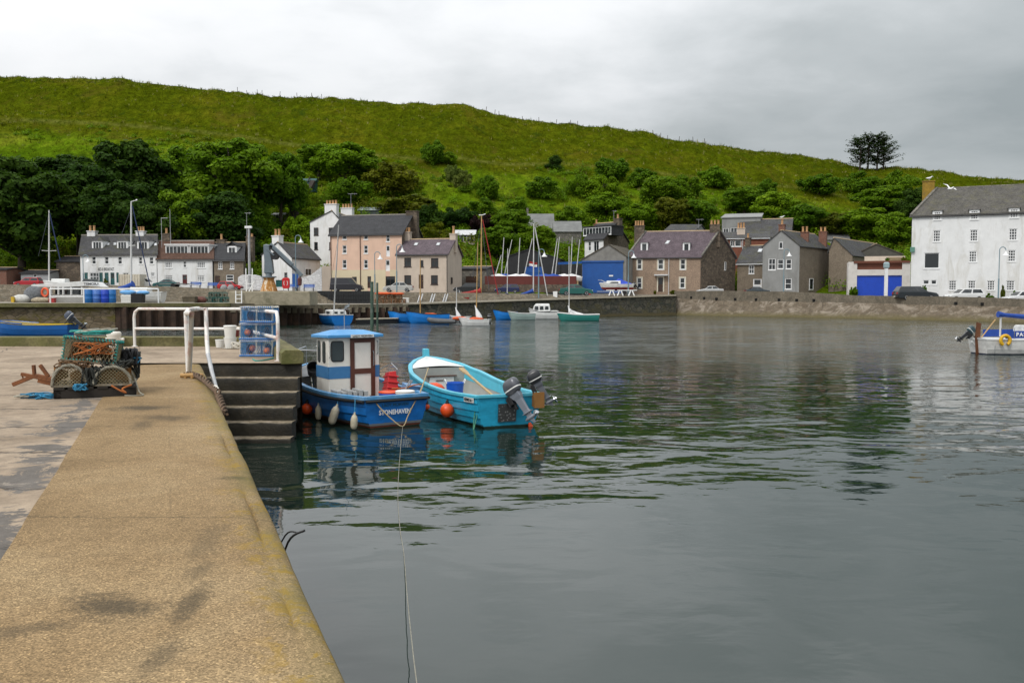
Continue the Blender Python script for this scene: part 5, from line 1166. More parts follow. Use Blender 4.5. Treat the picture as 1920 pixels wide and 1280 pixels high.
def fender(label, top, bot, r, hang, group='white cylindrical fenders hung along the blue boat'):
    top, bot = V(top), V(bot); root = thing('fender', label, 'fender', bot, 0, group); ax = (top-bot); h = ax.length; mb = MB()
    mb.lathe([(r*.25,0),(r*.8,.03),(r,.09),(r*1.03,h*.5),(r,h-.12),(r*.7,h-.05),(r*.3,h-.02),(r*.28,h+.03)], 14, (0,0,0), ax); mb.build('float_body', FEND, root, smooth=50)
    mb = MB(); mb.tube([ax.normalized()*(h+.02), (V(hang)-bot)*.6+ax*.4, V(hang)-bot], .012, 6); mb.build('lanyard', ROPB, root)
def ball_fender(label, c, r, hang, group=None):
    c = V(c); root = thing('ball_fender', label, 'fender', c-V((0,0,r)), 0, group); mb = MB(); mb.ball((0,0,r), r, 18, (1,1,1.02), 12); mb.build('float_body', ORANGE, root, smooth=180)
    mb = MB(); mb.lathe([(.02,0),(.05,0),(.04,.05),(.03,.09),(.01,.1)], 10, (0,0,2*r-.015)); mb.tube([(0,0,2*r+.07), V(hang)-c+V((0,0,r))], .012, 6); mb.build('eyelet', NAVY, root)
# --- the blue fishing boat
b1 = thing('fishing_boat', 'blue clinker fishing boat with white wheelhouse, moored beside the landing steps', 'fishing boat', (-2.72,20.9,0), R(90+33))
H1 = Hull(5.5, [(0,.78),(.2,1.0),(.5,1.14),(.75,1.02),(.9,.66),(1,.03)], [(0,.74),(.3,.72),(.6,.82),(.85,1.0),(1,1.12)], [(0,-.25),(.6,-.3),(.9,-.2),(1,.1)], 7, .028, .06, .32)
HB1 = hullpaint('blue_hull', (.010,.16,.52), [(.12,(.16,.17,.18)),(.065,(.10,.028,.016)),(.02,(.015,.02,.008))])
H1.outer().build('hull', HB1, b1, smooth=25); H1.inner().build('inside', GREYP, b1, smooth=40, fix=False)
BLUE2 = paint('sky_blue_paint', (.07,.26,.50), .4, (.45,.52,.58)); H1.rail(.10,.07).build('gunwale', BLUE2, b1, smooth=40, bevel=.008)
q = MB()
for sd in (1,-1): q.tube([H1.pt(i/30,1,sd)+V((0,sd*.055,-.10)) for i in range(31)], .035, 6)
q.tube([H1.pt(0,1,1)+V((-.02,0,-.10)), H1.pt(0,1,-1)+V((-.02,0,-.10))], .035, 6); q.build('rubbing_strake', NAVY, b1)
H1.deck(.72,.985,-.03,.05).build('foredeck', mat('grey_deck', (.22,.23,.24), .8, .2), b1)
CW = mat('wheelhouse_white', (.74,.72,.66), .5, .07, 1.5, stain=(.42,.38,.30), stain_amt=.4); CBL = paint('wheelhouse_blue', (.045,.19,.42), .45, (.12,.3,.5))
x0, x1, y0, y1, z0, z1 = 2.2, 3.15, -.63, .735, .30, 2.0
q = MB(); fx = [x1-.12, x1]
def cab(zz, tf=0): return [V((x0,y0,zz)), V((x0,y1,zz)), V((x1-tf,y1-.04,zz)), V((x1+.12-tf,(y0+y1)/2+.25,zz)), V((x1+.12-tf,(y0+y1)/2-.25,zz)), V((x1-tf,y0+.04,zz))]
q.loft([cab(z0), cab(z1, .06)]); wh = q.build('wheelhouse', CW, b1, bevel=.02)
dyl, dyr = .165, -.50
for (ya, yb_) in ((y1+.004, dyl), (dyr, y0-.004)):
    q = MB(); q.box(x0-.006, x0+.01, min(ya,yb_), max(ya,yb_), .97, 1.27); sg, ye = (1, y1) if ya > 0 else (-1, y0)
    q.ext([(x0-.006,ye-sg*.01,.97),(x0-.006,ye+sg*.006,.97),(x1-.02,ye-sg*.032,.97),(x1-.02,ye-sg*.05,.97)], (0,0,.30)); q.build('blue_band', CBL, wh)
q = MB(); r_ = [V((x0-.14,y0-.06,1.99)),V((x0-.14,y1+.06,1.99)),V((x1+.02,y1+.08,1.97)),V((x1+.28,(y0+y1)/2+.3,1.97)),V((x1+.28,(y0+y1)/2-.3,1.97)),V((x1+.02,y0-.08,1.97))]
cen = V((2.65,.05,2.17)); q.loft([r_, [p+V((0,0,.07)) for p in r_], [p.lerp(cen,.55)+V((0,0,.03+.05)) for p in r_], [p.lerp(cen,.9)+V((0,0,.02)) for p in r_]]); rf = q.build('wheelhouse_roof', paint('roof_blue', (.06,.27,.56), .45, (.2,.42,.62)), b1, bevel=.01)
def rrect(yc, zc, w_, h_, r_, n=5):
    o = []
    for cx_, cz_, a0 in ((w_/2-r_,h_/2-r_,0),(-w_/2+r_,h_/2-r_,90),(-w_/2+r_,-h_/2+r_,180),(w_/2-r_,-h_/2+r_,270)):
        for k in range(n+1): a = R(a0+90*k/n); o.append((yc+cx_+r_*math.cos(a), zc+cz_+r_*math.sin(a)))
    return o
def port(yc, zc, w_, h_, plane, root, rub=NAVY):
    q = MB(); O = rrect(yc,zc,w_,h_,.07); I = rrect(yc,zc,w_-.05,h_-.05,.05); A = [plane(y,z,.012) for y,z in O]; B = [plane(y,z,.016) for y,z in I]; C_ = [plane(y,z,-.01) for y,z in O]
    q.loft([C_, A, B], caps=False); f = q.build('window', rub, root); q = MB(); q.add([plane(y,z,.010) for y,z in I], [list(range(len(I)))]); q.build('pane', glass('cabin_glass', (.05,.065,.07), (.25,.28,.28), .8), f)
aft = lambda y, z, o: V((x0-o, y, z))
port(.50, 1.65, .34, .52, aft, b1)
sd_ = lambda x, z, o: V((x, y1-.045*(x-x0)/(x1-x0)+o, z))
port(2.52, 1.62, .22, .54, sd_, b1); port(2.90, 1.62, .22, .54, sd_, b1)
sd2 = lambda x, z, o: V((x, y0+.045*(x-x0)/(x1-x0)-o, z)); port(2.62, 1.65, .4, .5, sd2, b1)
DBR = mat('brown_door_wood', (.085,.028,.016), .5, .25, 3.); q = MB()
for (a, b_, c, d) in ((dyr,dyr+.11,.34,1.965),(dyl-.11,dyl,.34,1.965),(dyr+.11,dyl-.11,1.855,1.965),(dyr+.11,dyl-.11,1.07,1.20),(dyr+.11,dyl-.11,.34,.5)): q.box(x0-.035, x0+.002, a, b_, c, d)
dr = q.build('door', DBR, b1); q = MB(); q.box(x0-.016, x0, dyr+.11, dyl-.11, .5, 1.07); q.box(x0-.016, x0, dyr+.11, dyl-.11, 1.2, 1.855); q.build('panel', CW, dr)
q = MB(); q.tube([(x0-.035,dyr+.06,1.25),(x0-.085,dyr+.06,1.29),(x0-.085,dyr+.06,1.6),(x0-.035,dyr+.06,1.64)], .014, 6); q.build('handle', STEEL, dr)
q = MB(); q.tube([(x0-.01,dyr-.07,1.55),(x0-.06,dyr-.07,1.58),(x0-.06,dyr-.07,1.85),(x0-.01,dyr-.07,1.88)], .013, 6); q.build('grab_rail', STEEL, b1)
q = MB(); q.tube([(x0-.01,.705,1.5),(x0-.06,.705,1.53),(x0-.06,.705,1.82),(x0-.01,.705,1.85)], .013, 6); q.build('grab_rail', STEEL, b1)
q = MB(); q.box(x0-.155, x0-.143, -.42, .20, 1.985, 2.062); pl = q.build('name_board', WPL, rf); T_AFT = Matrix(((0,0,-1),(-1,0,0),(0,1,0)))
SGN = mat('letter_black', (.015,.02,.025), .6, 0); text_mesh('LADY MORVEN', .075, SGN, 'lettering', b1, (x0-.158,-.11,2.022), T_AFT, width=.52)
LW_ = mat('letter_white', (.82,.83,.84), .5, 0)
def trans(z): return -.12*min(1,(z+.25)/.99)-.006
text_mesh('STONEHAVEN', .15, LW_, 'lettering', b1, (trans(.36)-.006,.03,.36), T_AFT, width=.80, bold=.004)
text_mesh('LADY MORVEN', .085, mat('letter_green', (.01,.07,.10), .6, 0), 'lettering', b1, (trans(.53)-.006,.03,.53), T_AFT, width=.66)
q = MB()
for sd in (1,):
    pts = [H1.pt(.97,1,1)+V((0,-.03,.5)), H1.pt(.9,1,1)+V((0,-.05,.48)), H1.pt(.8,1,1)+V((0,-.06,.62)), V((3.15,.66,1.62))]; q.tube(pts, .016, 6)
    for t_ in (.97,.89): p = H1.pt(t_,1,1)+V((0,-.04,0)); q.tube([p, p+V((0,0,.5))], .013, 6)
    pts = [H1.pt(.97,1,-1)+V((0,.03,.5)), H1.pt(.8,1,-1)+V((0,.06,.55)), V((3.15,-.55,1.5))]; q.tube(pts, .016, 6)
    p = H1.pt(.9,1,-1)+V((0,.04,0)); q.tube([p, p+V((0,0,.5))], .013, 6)
q.tube([(3.0,-.68,.95),(2.3,-1.02,1.28),(1.9,-1.0,1.15),(1.9,-.98,.74)], .014, 6); q.build('pulpit_rail', STEEL, b1)
def place(root, lx, ly, lz): return l2w(root, (lx, ly, lz))
def tub(name, label, p, r, h, m, rim=None, lid=None, handles=False, cat='bucket', taper=.85, grp=None):
    root = thing(name, label, cat, p, rnd.uniform(0,3), grp); q = MB(); q.lathe([(r*taper*.98,0),(r*taper,.01),(r,h-.03),(r*1.05,h-.025),(r*1.05,h),(r*.96,h),(r*taper*.93,.03),(.01,.03)], 22); q.build('tub', m, root, smooth=35)
    if lid: q = MB(); q.lathe([(.01,h+.005),(r*1.06,h+.005),(r*1.08,h+.03),(r*.9,h+.045),(.01,h+.05)], 22); q.build('lid', lid, root, smooth=35)
    if handles:
        for s in (1,-1): q = MB(); q.tube([(s*r*.98,-.10,h-.02),(s*r*1.1,-.09,h+.05),(s*r*1.12,0,h+.08),(s*r*1.1,.09,h+.05),(s*r*.98,.10,h-.02)], .016, 6); q.build('handle', WPL, root)
    return root
# cargo of the blue boat
q = MB()
for i in range(6): q.box(-.40+i*.135, -.40+i*.135+.10, -.27, .27, .0, .14 + (.03 if i % 2 else 0))
q.box(-.44,.44,-.29,.29,-.05,.02); o = q.build('grey_fish_box', GREYP, bevel=.012); o.location = place(b1,1.45,.52,.60); o.rotation_euler = (0,0,R(90+33+86)); tag(o, 'grey ribbed plastic fish box lying against the wheelhouse door', 'fish box')
q = MB(); q.hexa([(-.17,-.24,0),(.17,-.24,0),(.20,.24,0),(-.14,.24,0),(-.02,-.20,.56),(.16,-.20,.52),(.17,.2,.52),(-.01,.2,.56)]); 
for k in range(3): q.box(-.12-.0+k*.02,.19,-.26,.26,.10+k*.15,.14+k*.15)
o = q.build('red_fish_box', CRED, bevel=.015); o.location = place(b1,1.85,-.80,.56); o.rotation_euler = (R(8),R(-8),R(90+33+80)); tag(o, 'red ribbed plastic fish box tipped up beside the wheelhouse', 'fish box')
tub('lidded_tub', 'blue tub with an orange lid on the blue boat deck', place(b1,1.15,-.42,.36), .26, .30, BUCKB, lid=ORANGE)
tub('white_tub', 'white round tub near the right stern corner of the blue boat', place(b1,.42,-.48,.45), .22, .29, WPL, lid=WPL)
q = MB(); q.box(-.2,.2,-.13,.13,0,.22); q.box(-.21,.21,-.14,.14,.22,.25); o = q.build('toolbox', paint('faded_blue', (.12,.24,.42), .5), bevel=.02); o.location = place(b1,.95,-.86,.62); o.rotation_euler = (.2,.15,.6); tag(o, 'faded blue toolbox leaning at the right side of the blue boat', 'toolbox')
q = MB(); q.bar((-.16,0,-.2),(.16,0,.34),.05,.02); q.bar((-.08,.05,-.2),(.22,.05,.32),.05,.02); o = q.build('paddle', GALV); o.location = place(b1,.75,-.62,.66); o.rotation_euler = (0,0,.4); tag(o, 'pair of grey metal slats propped by the blue toolbox', 'slats')
tub('black_bucket', 'black bucket lying on the bow of the blue boat', place(b1,3.75,.55,1.0), .17, .30, NAVY).rotation_euler = (R(50),R(20),0)
for (lab, x_t, y_t, x_b, y_b, Y, r_, hx, hy) in (('narrow white fender nearest the bow of the blue boat',597,758,597,787,22.15,.075,598,742),('thick tilted white fender in the middle of the blue boat side',632,760,621,795,21.2,.095,635,745),('white fender at the stern corner of the blue boat',665,775,663,805,20.55,.078,666,748)):
    fender(lab, at(x_t,y_t,Y-.18), at(x_b,y_b,Y-.18), r_, at(hx,hy,Y))
ball_fender('orange ball fender between the steps and the blue boat bow', at(576,766,22.5), .14, at(581,735,22.7)); ball_fender('orange ball fender hanging higher behind the steps corner', at(572,745,23.2), .125, at(579,722,23.3))
ball_fender('small red float squeezed between the two near boats', at(800,762,21.6), .075, at(799,745,21.6))
# --- the turquoise open boat
b2 = thing('open_boat', 'turquoise clinker open boat with grey inside and two outboards, right of the blue boat', 'open boat', (-.09,20.9,0), R(90+23))
H2 = Hull(6.25, [(0,.79),(.2,.93),(.45,1.03),(.7,1.0),(.85,.78),(.94,.45),(1,.03)], [(0,.76),(.25,.72),(.5,.78),(.75,.95),(.9,1.12),(1,1.24)], [(0,-.22),(.6,-.3),(.88,-.22),(1,.15)], 8, .026, .055, .20, rake=.10)
TUR = hullpaint('turquoise_hull', (.02,.35,.56), [(.045,(.012,.045,.035)),(.015,(.008,.014,.008))]); TURL = paint('light_turquoise', (.08,.44,.58), .4, (.03,.28,.36))
H2.outer().build('hull', TUR, b2, smooth=25); H2.inner().build('inside', mat('pale_grey_inside', (.30,.31,.29), .6, .15, 2., stain=(.2,.2,.18), stain_amt=.5), b2, smooth=40, fix=False)
H2.rail(.09,.06).build('gunwale', TURL, b2, smooth=40, bevel=.008)
q = MB()
for sd in (1,-1):
    rows = []
    for i in range(25):
        t_ = .03+.80*i/24; rows.append([H2.pt(t_,1,sd,.062)+V((0,0,-.05)), H2.pt(t_,.80,sd,.066)])
    q.loft(rows, closed=False, caps=False)
q.build('inner_strake', TURL, b2)
H2.deck(.81,.985,-.03,.05).build('foredeck', WGEL, b2)
q = H2.bulk(.81, .2, -.03); q.build('bulkhead', MATS['pale_grey_inside'], b2, fix=False)
xb = H2.pt(.81,.9,1).x; q = MB(); q.box(xb-.09, xb-.02, -.42,.30,.22,.74); lk = q.build('locker_door', WGEL, b2, bevel=.01); q = MB(); q.box(xb-.13,xb-.02,-.50,.38,.745,.775); q.box(xb-.11,xb-.09,-.10,.12,.62,.65); q.build('trim', mat('brown_trim', (.09,.05,.035), .7, .2), lk)
q = MB(); s_ = H2.pt(1,1,1); q.hexa([(s_.x-.16,-.09,s_.z-.3),(s_.x+.05,-.09,s_.z-.3),(s_.x+.05,.09,s_.z-.3),(s_.x-.16,.09,s_.z-.3),(s_.x-.10,-.08,s_.z+.22),(s_.x+.09,-.08,s_.z+.22),(s_.x+.09,.08,s_.z+.22),(s_.x-.10,.08,s_.z+.22)]); q.build('stem_post', TURL, b2, bevel=.02)
q = MB()
for yy in (-.55,-.38,-.2,0,.2,.38,.55): q.box(.5, 4.6, yy-.025, yy+.025, .203, .24)
q.build('bottom_boards', GREYP, b2)
q = MB(); q.box(-.02,.16,-.60,.60,.56,.60); q.build('stern_bench', TURL, b2)
# checker plate and pad on the transom
def tq(px, py, o=.0):  # pixel on the transom plane of boat 2 -> local y, z
    n = l2w(b2, V((-1,0,0))) - l2w(b2, V((0,0,0))); A = l2w(b2, V((-.07,0,.4))); d = ray(px,py); k = n.dot(A-CAM)/n.dot(d); p = w2l(b2, CAM + d*k); return p.y, p.z
ya, za = tq(934,757); yb_, zb_ = tq(967,789); m, t, b = nt('checker_plate'); vec = coords(t,'Object',(1,1,1)); vo = N(t,'ShaderNodeTexVoronoi',Scale=16.); L(t,vec,vo.inputs['Vector']); L(t, ramp(t, vo.outputs['Distance'], [(.15,.42),(.35,.10)]), b.inputs['Base Color']); b.inputs['Metallic'].default_value = .7; b.inputs['Roughness'].default_value = .45
q = MB(); q.hexa([(trans(zb_)-.03,yb_,zb_),(trans(zb_)-.03,ya,zb_),(trans(zb_)+.05,ya,zb_),(trans(zb_)+.05,yb_,zb_),(trans(za)-.03,yb_,za),(trans(za)-.03,ya,za),(trans(za)+.05,ya,za),(trans(za)+.05,yb_,za)]); q.build('checker_plate', m, b2)
ya, za = tq(995,734); yb_, zb_ = tq(1013,762); q = MB(); q.box(-.30,-.24,yb_,ya,zb_,za); q.box(-.26,-.10,yb_+.02,yb_+.06,zb_+.02,za-.02); q.box(-.26,-.10,ya-.06,ya-.02,zb_+.02,za-.02); q.build('outboard_pad', mat('brown_board', (.24,.11,.025), .7, .25), b2)
# name plate on the port quarter
p1_ = H2.pt(.015,.93,1,0,.03); p2_ = H2.pt(.095,.93,1,0,.03); q = MB(); dx = (p2_-p1_); up = (H2.pt(.05,1,1)-H2.pt(.05,.86,1)).normalized(); nn = dx.cross(up).normalized(); nn = nn if nn.y > 0 else -nn
c_ = (p1_+p2_)/2 + V((0,.0,-.01)); ln = .50; dx.normalize(); q.obox(c_+nn*.01, dx*ln/2, up*.055, nn*.006); pn = q.build('name_plate', WPL, b2)
Mx = Matrix((-dx, up, (-dx).cross(up))).transposed(); text_mesh('COVE BAY', .09, SGN, 'lettering', b2, c_+nn*.021, Mx, width=.44, shear=.25, bold=.003)
tub('blue_bucket', 'large blue bucket with white rope handles inside the turquoise boat', at(853,738,23.6)+V((0,0,-.10)), .235, .40, BUCKB, handles=True)
tub('blue_bucket', 'low blue bucket mostly hidden behind the turquoise boat side', at(832,744,23.2)+V((0,0,-.26)), .2, .30, BUCKB, handles=True)
q = MB(); q.lathe([(.02,0),(.14,.04),(.185,.16),(.17,.30),(.09,.44),(.05,.48)], 16); root = thing('mooring_buoy', 'orange pear shaped buoy with black eye lying in the turquoise boat', 'buoy', at(832,737,24.2)); q.build('float_body', ORANGE, root, smooth=60); q = MB(); q.lathe([(.05,.47),(.045,.52),(.07,.56),(.05,.62),(.02,.63)], 10); q.build('eyelet', NAVY, root); root.rotation_euler = (0,R(-62),R(5))
q = MB(); a = at(864,690,24.6); b_ = at(926,743,21.9); d_ = (b_-a); q.tube([a+d_*.22, a+d_*.6, b_], [.036,.032,.03], 8); sdv = d_.cross(V((0,0,1))).normalized(); nv = sdv.cross(d_).normalized(); q.loft([[a+d_*k+sdv*w_*s+nv*.018*e for s, e in ((1,1),(1,-1),(-1,-1),(-1,1))] for k, w_ in ((0,.055),(.03,.075),(.16,.065),(.25,.036))]); tag(q.build('oar', WOODL, smooth=40), 'weathered wooden oar laid along the turquoise boat', 'oar')
ball_fender('large orange ball fender on the turquoise boat side', at(838.5,769,21.75), .168, at(842,742,22.8))
q = MB(); q.lathe([(.01,0),(.05,.02),(.06,.2),(.03,.3)], 10); o = q.build('float', ORANGE, smooth=60); o.location = at(999,815,21.0); o.rotation_euler = (0,R(-15),0); tag(o, 'small red float at the waterline behind the turquoise boat stern', 'float')
# outboard motors
def outboard(name, label, loc, rz, tilt, s, mcowl, mleg, group=None, handle=False, prop=STEEL, roll=0):
    root = thing(name, label, 'outboard motor', loc, 0, group); root.rotation_euler = (R(roll), R(tilt), rz)
    q = MB(); rg = []
    for z, hx, hy, ox in ((-.02,.17,.12,-.02),(.04,.22,.155,-.03),(.18,.235,.165,-.04),(.30,.215,.15,-.055),(.37,.15,.11,-.07),(.385,.06,.05,-.08)):
        rg.append([V((ox+hx*math.copysign(abs(math.cos(a))**.6,math.cos(a)), hy*math.copysign(abs(math.sin(a))**.6,math.sin(a)), z)) for a in [2*math.pi*k/20 for k in range(20)]])
    q.loft(rg); c_ = q.build('cowling', mcowl, root, smooth=50)
    q = MB(); q.loft([[V((-.04+.226*1.03*math.copysign(abs(math.cos(a))**.6,math.cos(a)), .158*1.03*math.copysign(abs(math.sin(a))**.6,math.sin(a)), z)) for a in [2*math.pi*k/20 for k in range(20)]] for z in (.085,.115)]); q.build('stripe', WPL, c_)
    q = MB(); q.loft([[V((ox+hx*sx, hy*sy, z)) for sx, sy in ((1,1),(-1,1),(-1,-1),(1,-1))] for z, hx, hy, ox in ((-.02,.15,.10,-.03),(-.14,.13,.085,-.05),(-.22,.10,.055,-.06),(-.55,.085,.04,-.08),(-.62,.10,.045,-.09),(-.66,.10,.04,-.09))]); q.box(-.24,.05,-.075,.075,-.64,-.62); q.loft([[V((ox+hx*sx, hy*sy, z)) for sx, sy in ((1,1),(-1,1),(-1,-1),(1,-1))] for z, hx, hy, ox in ((-.66,.08,.03,-.09),(-.80,.07,.025,-.10),(-.95,.03,.012,-.14))]); q.build('leg', mleg, root, bevel=.012)
    q = MB(); q.lathe([(.01,.0),(.045,.05),(.055,.14),(.055,.28),(.04,.34)], 12, (.08,0,-.78), (-1,0,0)); q.build('gearcase', mleg, root, smooth=50)
    q = MB(); q.lathe([(.035,0),(.035,.09),(.01,.12)], 10, (-.26,0,-.78), (-1,0,0))
    for k in range(3):
        a = 2*math.pi*k/3+.4; e = V((0, math.cos(a), math.sin(a))); f = V((0,-math.sin(a),math.cos(a))); c0 = V((-.30,0,-.78)); q.ext([c0+e*.03-f*.03+V((.02,0,0)), c0+e*.10-f*.07+V((.03,0,0)), c0+e*.145+V((0,0,0)), c0+e*.11+f*.06-V((.03,0,0)), c0+e*.03+f*.03-V((.02,0,0))], (-.008,0,0))
    q.build('propeller', prop, root)
    q = MB(); q.box(.10,.22,-.10,.10,-.26,-.02); q.box(.20,.24,-.14,.14,-.30,-.06); q.box(.10,.16,-.04,.04,-.42,-.24); q.build('clamp_bracket', NAVY, root, bevel=.01)
    q = MB()
    if handle: q.tube([(.12,0,.0),(.26,0,.12),(.5,.02,.30)], [.025,.022,.03], 8)
    else: q.tube([(.12,.0,.02),(.3,.0,.06),(.55,0,.05)], [.03,.022,.026], 8)
    q.build('tiller', NAVY, root)
    root.scale = (s,s,s); return root
SILV = mat('silver_cowl', (.10,.105,.12), .3, .1, 2., metal=.3); SLEG = mat('silver_leg', (.24,.26,.30), .35, .08, metal=.3); DKC = mat('dark_cowl', (.028,.03,.034), .35, .15); DKL = mat('dark_leg', (.11,.12,.14), .4, .1)
rz2 = R(90+23)
outboard('outboard_motor', 'large silver grey outboard tilted up on the turquoise boat transom', at(963,737,20.75), rz2+R(38), 33, .88, SILV, SLEG)
outboard('outboard_motor', 'small dark outboard with raised tiller at the turquoise boat right corner', at(1004,716,21.0), rz2+R(70), 28, .72, DKC, DKL, handle=True)
rope('stern_rope', 'green mooring rope hanging down the turquoise boat quarter', [at(891,741,20.85), at(892,758,20.75), at(889,785,20.7), at(887,812,20.5), at(886,818,20.2)], .014, ROPG)
rope('stern_rope', 'short green rope end beside the name plate of the turquoise boat', [at(900,742,20.8), at(898,760,20.7), at(893,785,20.62), at(888,806,20.5)], .012, ROPG)
rope('bow_rope', 'tan rope from the turquoise boat bow to the blue boat stern', [at(792,735,21.5), at(785,742,21.35), at(795,715,22.8), at(803,690,25.2)], .016, ROPE)
kn = V(atz(755,799,.08)); rope('bridle_rope', 'tan rope bridle drooping in a V under the blue boat lettering', [at(688,744,20.75), at(697,746,20.6), at(714,766,20.5), at(735,786,20.45), kn, at(765,779,20.9), at(777,755,21.05), at(787,738,21.25), at(793,722,21.5)], .014, ROPE)
rope('mooring_rope', 'long pale mooring rope running over the water towards the camera', [kn, atz(752,830,.03), atz(748,880,.02), atz(746,930,.02), atz(750,990,.02), atz(757,1035,.015), at(763,1110,8.6), at(772,1200,6.3), at(783,1290,4.6), at(815,1500,2.7)], .0042, ROPGY)
rope('rope_end', 'orange brown rope lying across the blue boat quarter', [at(735,728,22.), at(760,727,21.9), at(775,722,21.9), at(790,720,22.1)], .016, ROPO)
# ------------------------------------------------------------------ things on the pier
RAILW = mat('chipped_white_paint', (.72,.71,.68), .4, .06, stain=(.40,.09,.03), stain_amt=.75, stain_scale=2.2)
def railing(name, label, rails, posts, loc, r=.042):
    root = thing(name, label, 'railing', loc); loc = V(loc)
    for nm, pts in rails: q = MB(); q.tube(pts, r, 10); q.build(nm, RAILW, root, smooth=50, off=loc)
    for a, b_ in posts: q = MB(); q.tube([a, b_], r, 10); q.lathe([(.09,0),(.09,.012),(.05,.02)], 10, a); q.build('post', RAILW, root, smooth=50, off=loc)
    return root
g0 = V((gx(250.5,26.2),26.2,DK)); g1 = V((gx(453,26.0),26.0,DK)); g2 = V((gx(520,20.6),20.6,DK)); hU = V((0,0,1.09)); mU = V((0,0,.52)); dg = (g1-g0).normalized()
d12 = (g2-g1).normalized()
railing('pier_railing', 'white tubular railing with rusty chips across the back of the pier head', [('top_rail', [g0+V((0,0,.85)), g0+V((0,0,1.0))+dg*.03, g0+hU+dg*.14, g1+hU-dg*.05, g1+hU+d12*.1, g2+hU*1.02-d12*.14, g2+V((0,0,1.0))-d12*.03, g2+V((0,0,.85))]), ('mid_rail', [g0+mU, g1+mU]), ('mid_rail', [g1+mU, g2+mU])],
    [(g0, g0+V((0,0,.86))), (g1, g1+hU), (g2, g2+V((0,0,.86)))], g0)
h0 = V((gx(350.5,16.9),16.9,DK)); tA = at(349,581,16.9); tB = at(360,587,15.9); tC = at(386,578,19.6)
railing('stair_handrail', 'white handrail posts at the head of the landing steps', [('handrail', [h0, at(351,640,16.9), tA+V((0,0,-.04)), tA+V((.02,.1,0)), tC+V((-.1,-.2,0)), tC, at(388,640,19.3), at(390,665,19.1)]), ('brace', [tA+V((.01,-.02,-.06)), tB, at(358,620,16.2), h0+V((.03,-.05,.05))])], [(h0, h0+V((0,0,.1)))], h0, .045)
q = MB(); q.tube([at(390,664,19.1), at(398,700,18.7), at(408,738,18.2)], .045, 10); tag(q.build('grey_pipe', GALV, smooth=50), 'bare grey lower length of the stair handrail beside the chain', 'pipe')
# brown chain and rope, cleat
q = MB(); pts = [at(348,708,16.6),at(362,706,16.6),at(372,712,16.2),at(386,722,15.3),at(397,732,14.4),at(404,738,13.9),at(411,748,13.4),at(416,762,12.8),at(421,780,12.2)]
rr = random.Random(4)
def dense(P, k):
    Q = []
    for i in range(len(P)-1):
        for j in range(k): Q.append(P[i].lerp(P[i+1], j/k))
    Q.append(P[-1]); return Q
D_ = [V((p.x,p.y,max(p.z, DK+.03) if p.x < EX(p.y)+.02 else p.z)) for p in dense(pts, 12)]
for s in range(3): q.tube([p + V((.034*math.cos(i*.5+s*2.09), .034*math.cos(i*.5+s*2.09)*.4, .03+.034*math.sin(i*.5+s*2.09))) for i, p in enumerate(D_)], .019, 6)
tag(q.build('twisted_rope', ROPK, smooth=60), 'thick brown twisted rope draped from the cleat over the pier edge', 'rope')
q = MB(); c0 = V(atz(352,709,DK)); q.tube([c0+V((-.13,0,.05)),c0+V((.17,.02,.06))], .04, 8); q.tube([c0+V((-.04,0,0)),c0+V((-.04,0,.05))], .03, 8); q.tube([c0+V((.08,0,0)),c0+V((.08,0,.05))], .03, 8); q.tube([c0+V((.1,-.02,.05)),c0+V((.24,.1,.05))], .035, 8); tag(q.build('mooring_cleat', mat('ochre_cleat', (.42,.25,.09), .7, .25, 5., stain=(.16,.06,.02), stain_amt=.7), smooth=60), 'ochre painted mooring cleat at the foot of the white handrail', 'cleat')
rope('white_lashing', 'frayed pale rope lashed round the chain end', [at(397,731,14.4)+V((0,0,.06)), at(406,733,14.)+V((0,0,.07)), at(408,742,13.7)+V((.02,0,.05)), at(398,737,14.1)+V((0,0,.05))], .02, ROPW)
# bollard
q = MB(); q.lathe([(.23,0),(.23,.04),(.19,.06),(.185,.30),(.20,.33),(.205,.40),(.17,.435),(.01,.44)], 22); q.tube([(.18,0,.22),(.29,0,.22)], .04, 8); q.tube([(-.18,0,.22),(-.24,0,.22)], .04, 8); o = q.build('bollard', mat('bollard_white', (.70,.68,.62), .55, .08, stain=(.4,.27,.15), stain_amt=.5), smooth=50); o.location = atz(214,650,DK); tag(o, 'squat white mooring bollard behind the creel pile', 'bollard')
# buckets
tub('white_bucket', 'white bucket, bottom one of the stacked pair beside the blue creels', atz(432,653,DK), .17, .30, WPL); p = atz(432,653,DK); p.z += .27; tub('white_bucket', 'white bucket stacked on top of another beside the blue creels', p, .168, .33, WPL, lid=WPL)
tub('white_tub', 'small white tub left of the stacked white buckets', atz(412.5,651.5,DK), .125, .23, WPL)
tub('red_tub', 'dark red tub with a cream lid behind the white buckets', atz(441,648,DK), .22, .52, mat('dark_red_plastic', (.14,.02,.014), .5, .15), lid=mat('cream_plastic', (.5,.42,.30), .5, .08))
rr = random.Random(8); c0 = V(atz(447,654,DK))
q = MB(); q.tube([c0 + V(((.06+.09*abs(math.sin(i*.37)))*math.cos(i*.62)*1.3, .1*math.sin(i*.62), .03+.10*(1+math.sin(i*.81+1))*.8)) for i in range(70)], .012, 6); q.tube([c0+V((-.3,-.02,.02)), c0+V((-.45,.05,.02)), c0+V((-.2,.1,.02)), c0], .012, 6); tag(q.build('coiled_rope', ROPW, smooth=60), 'loose coil of white rope beside the stacked buckets', 'rope')
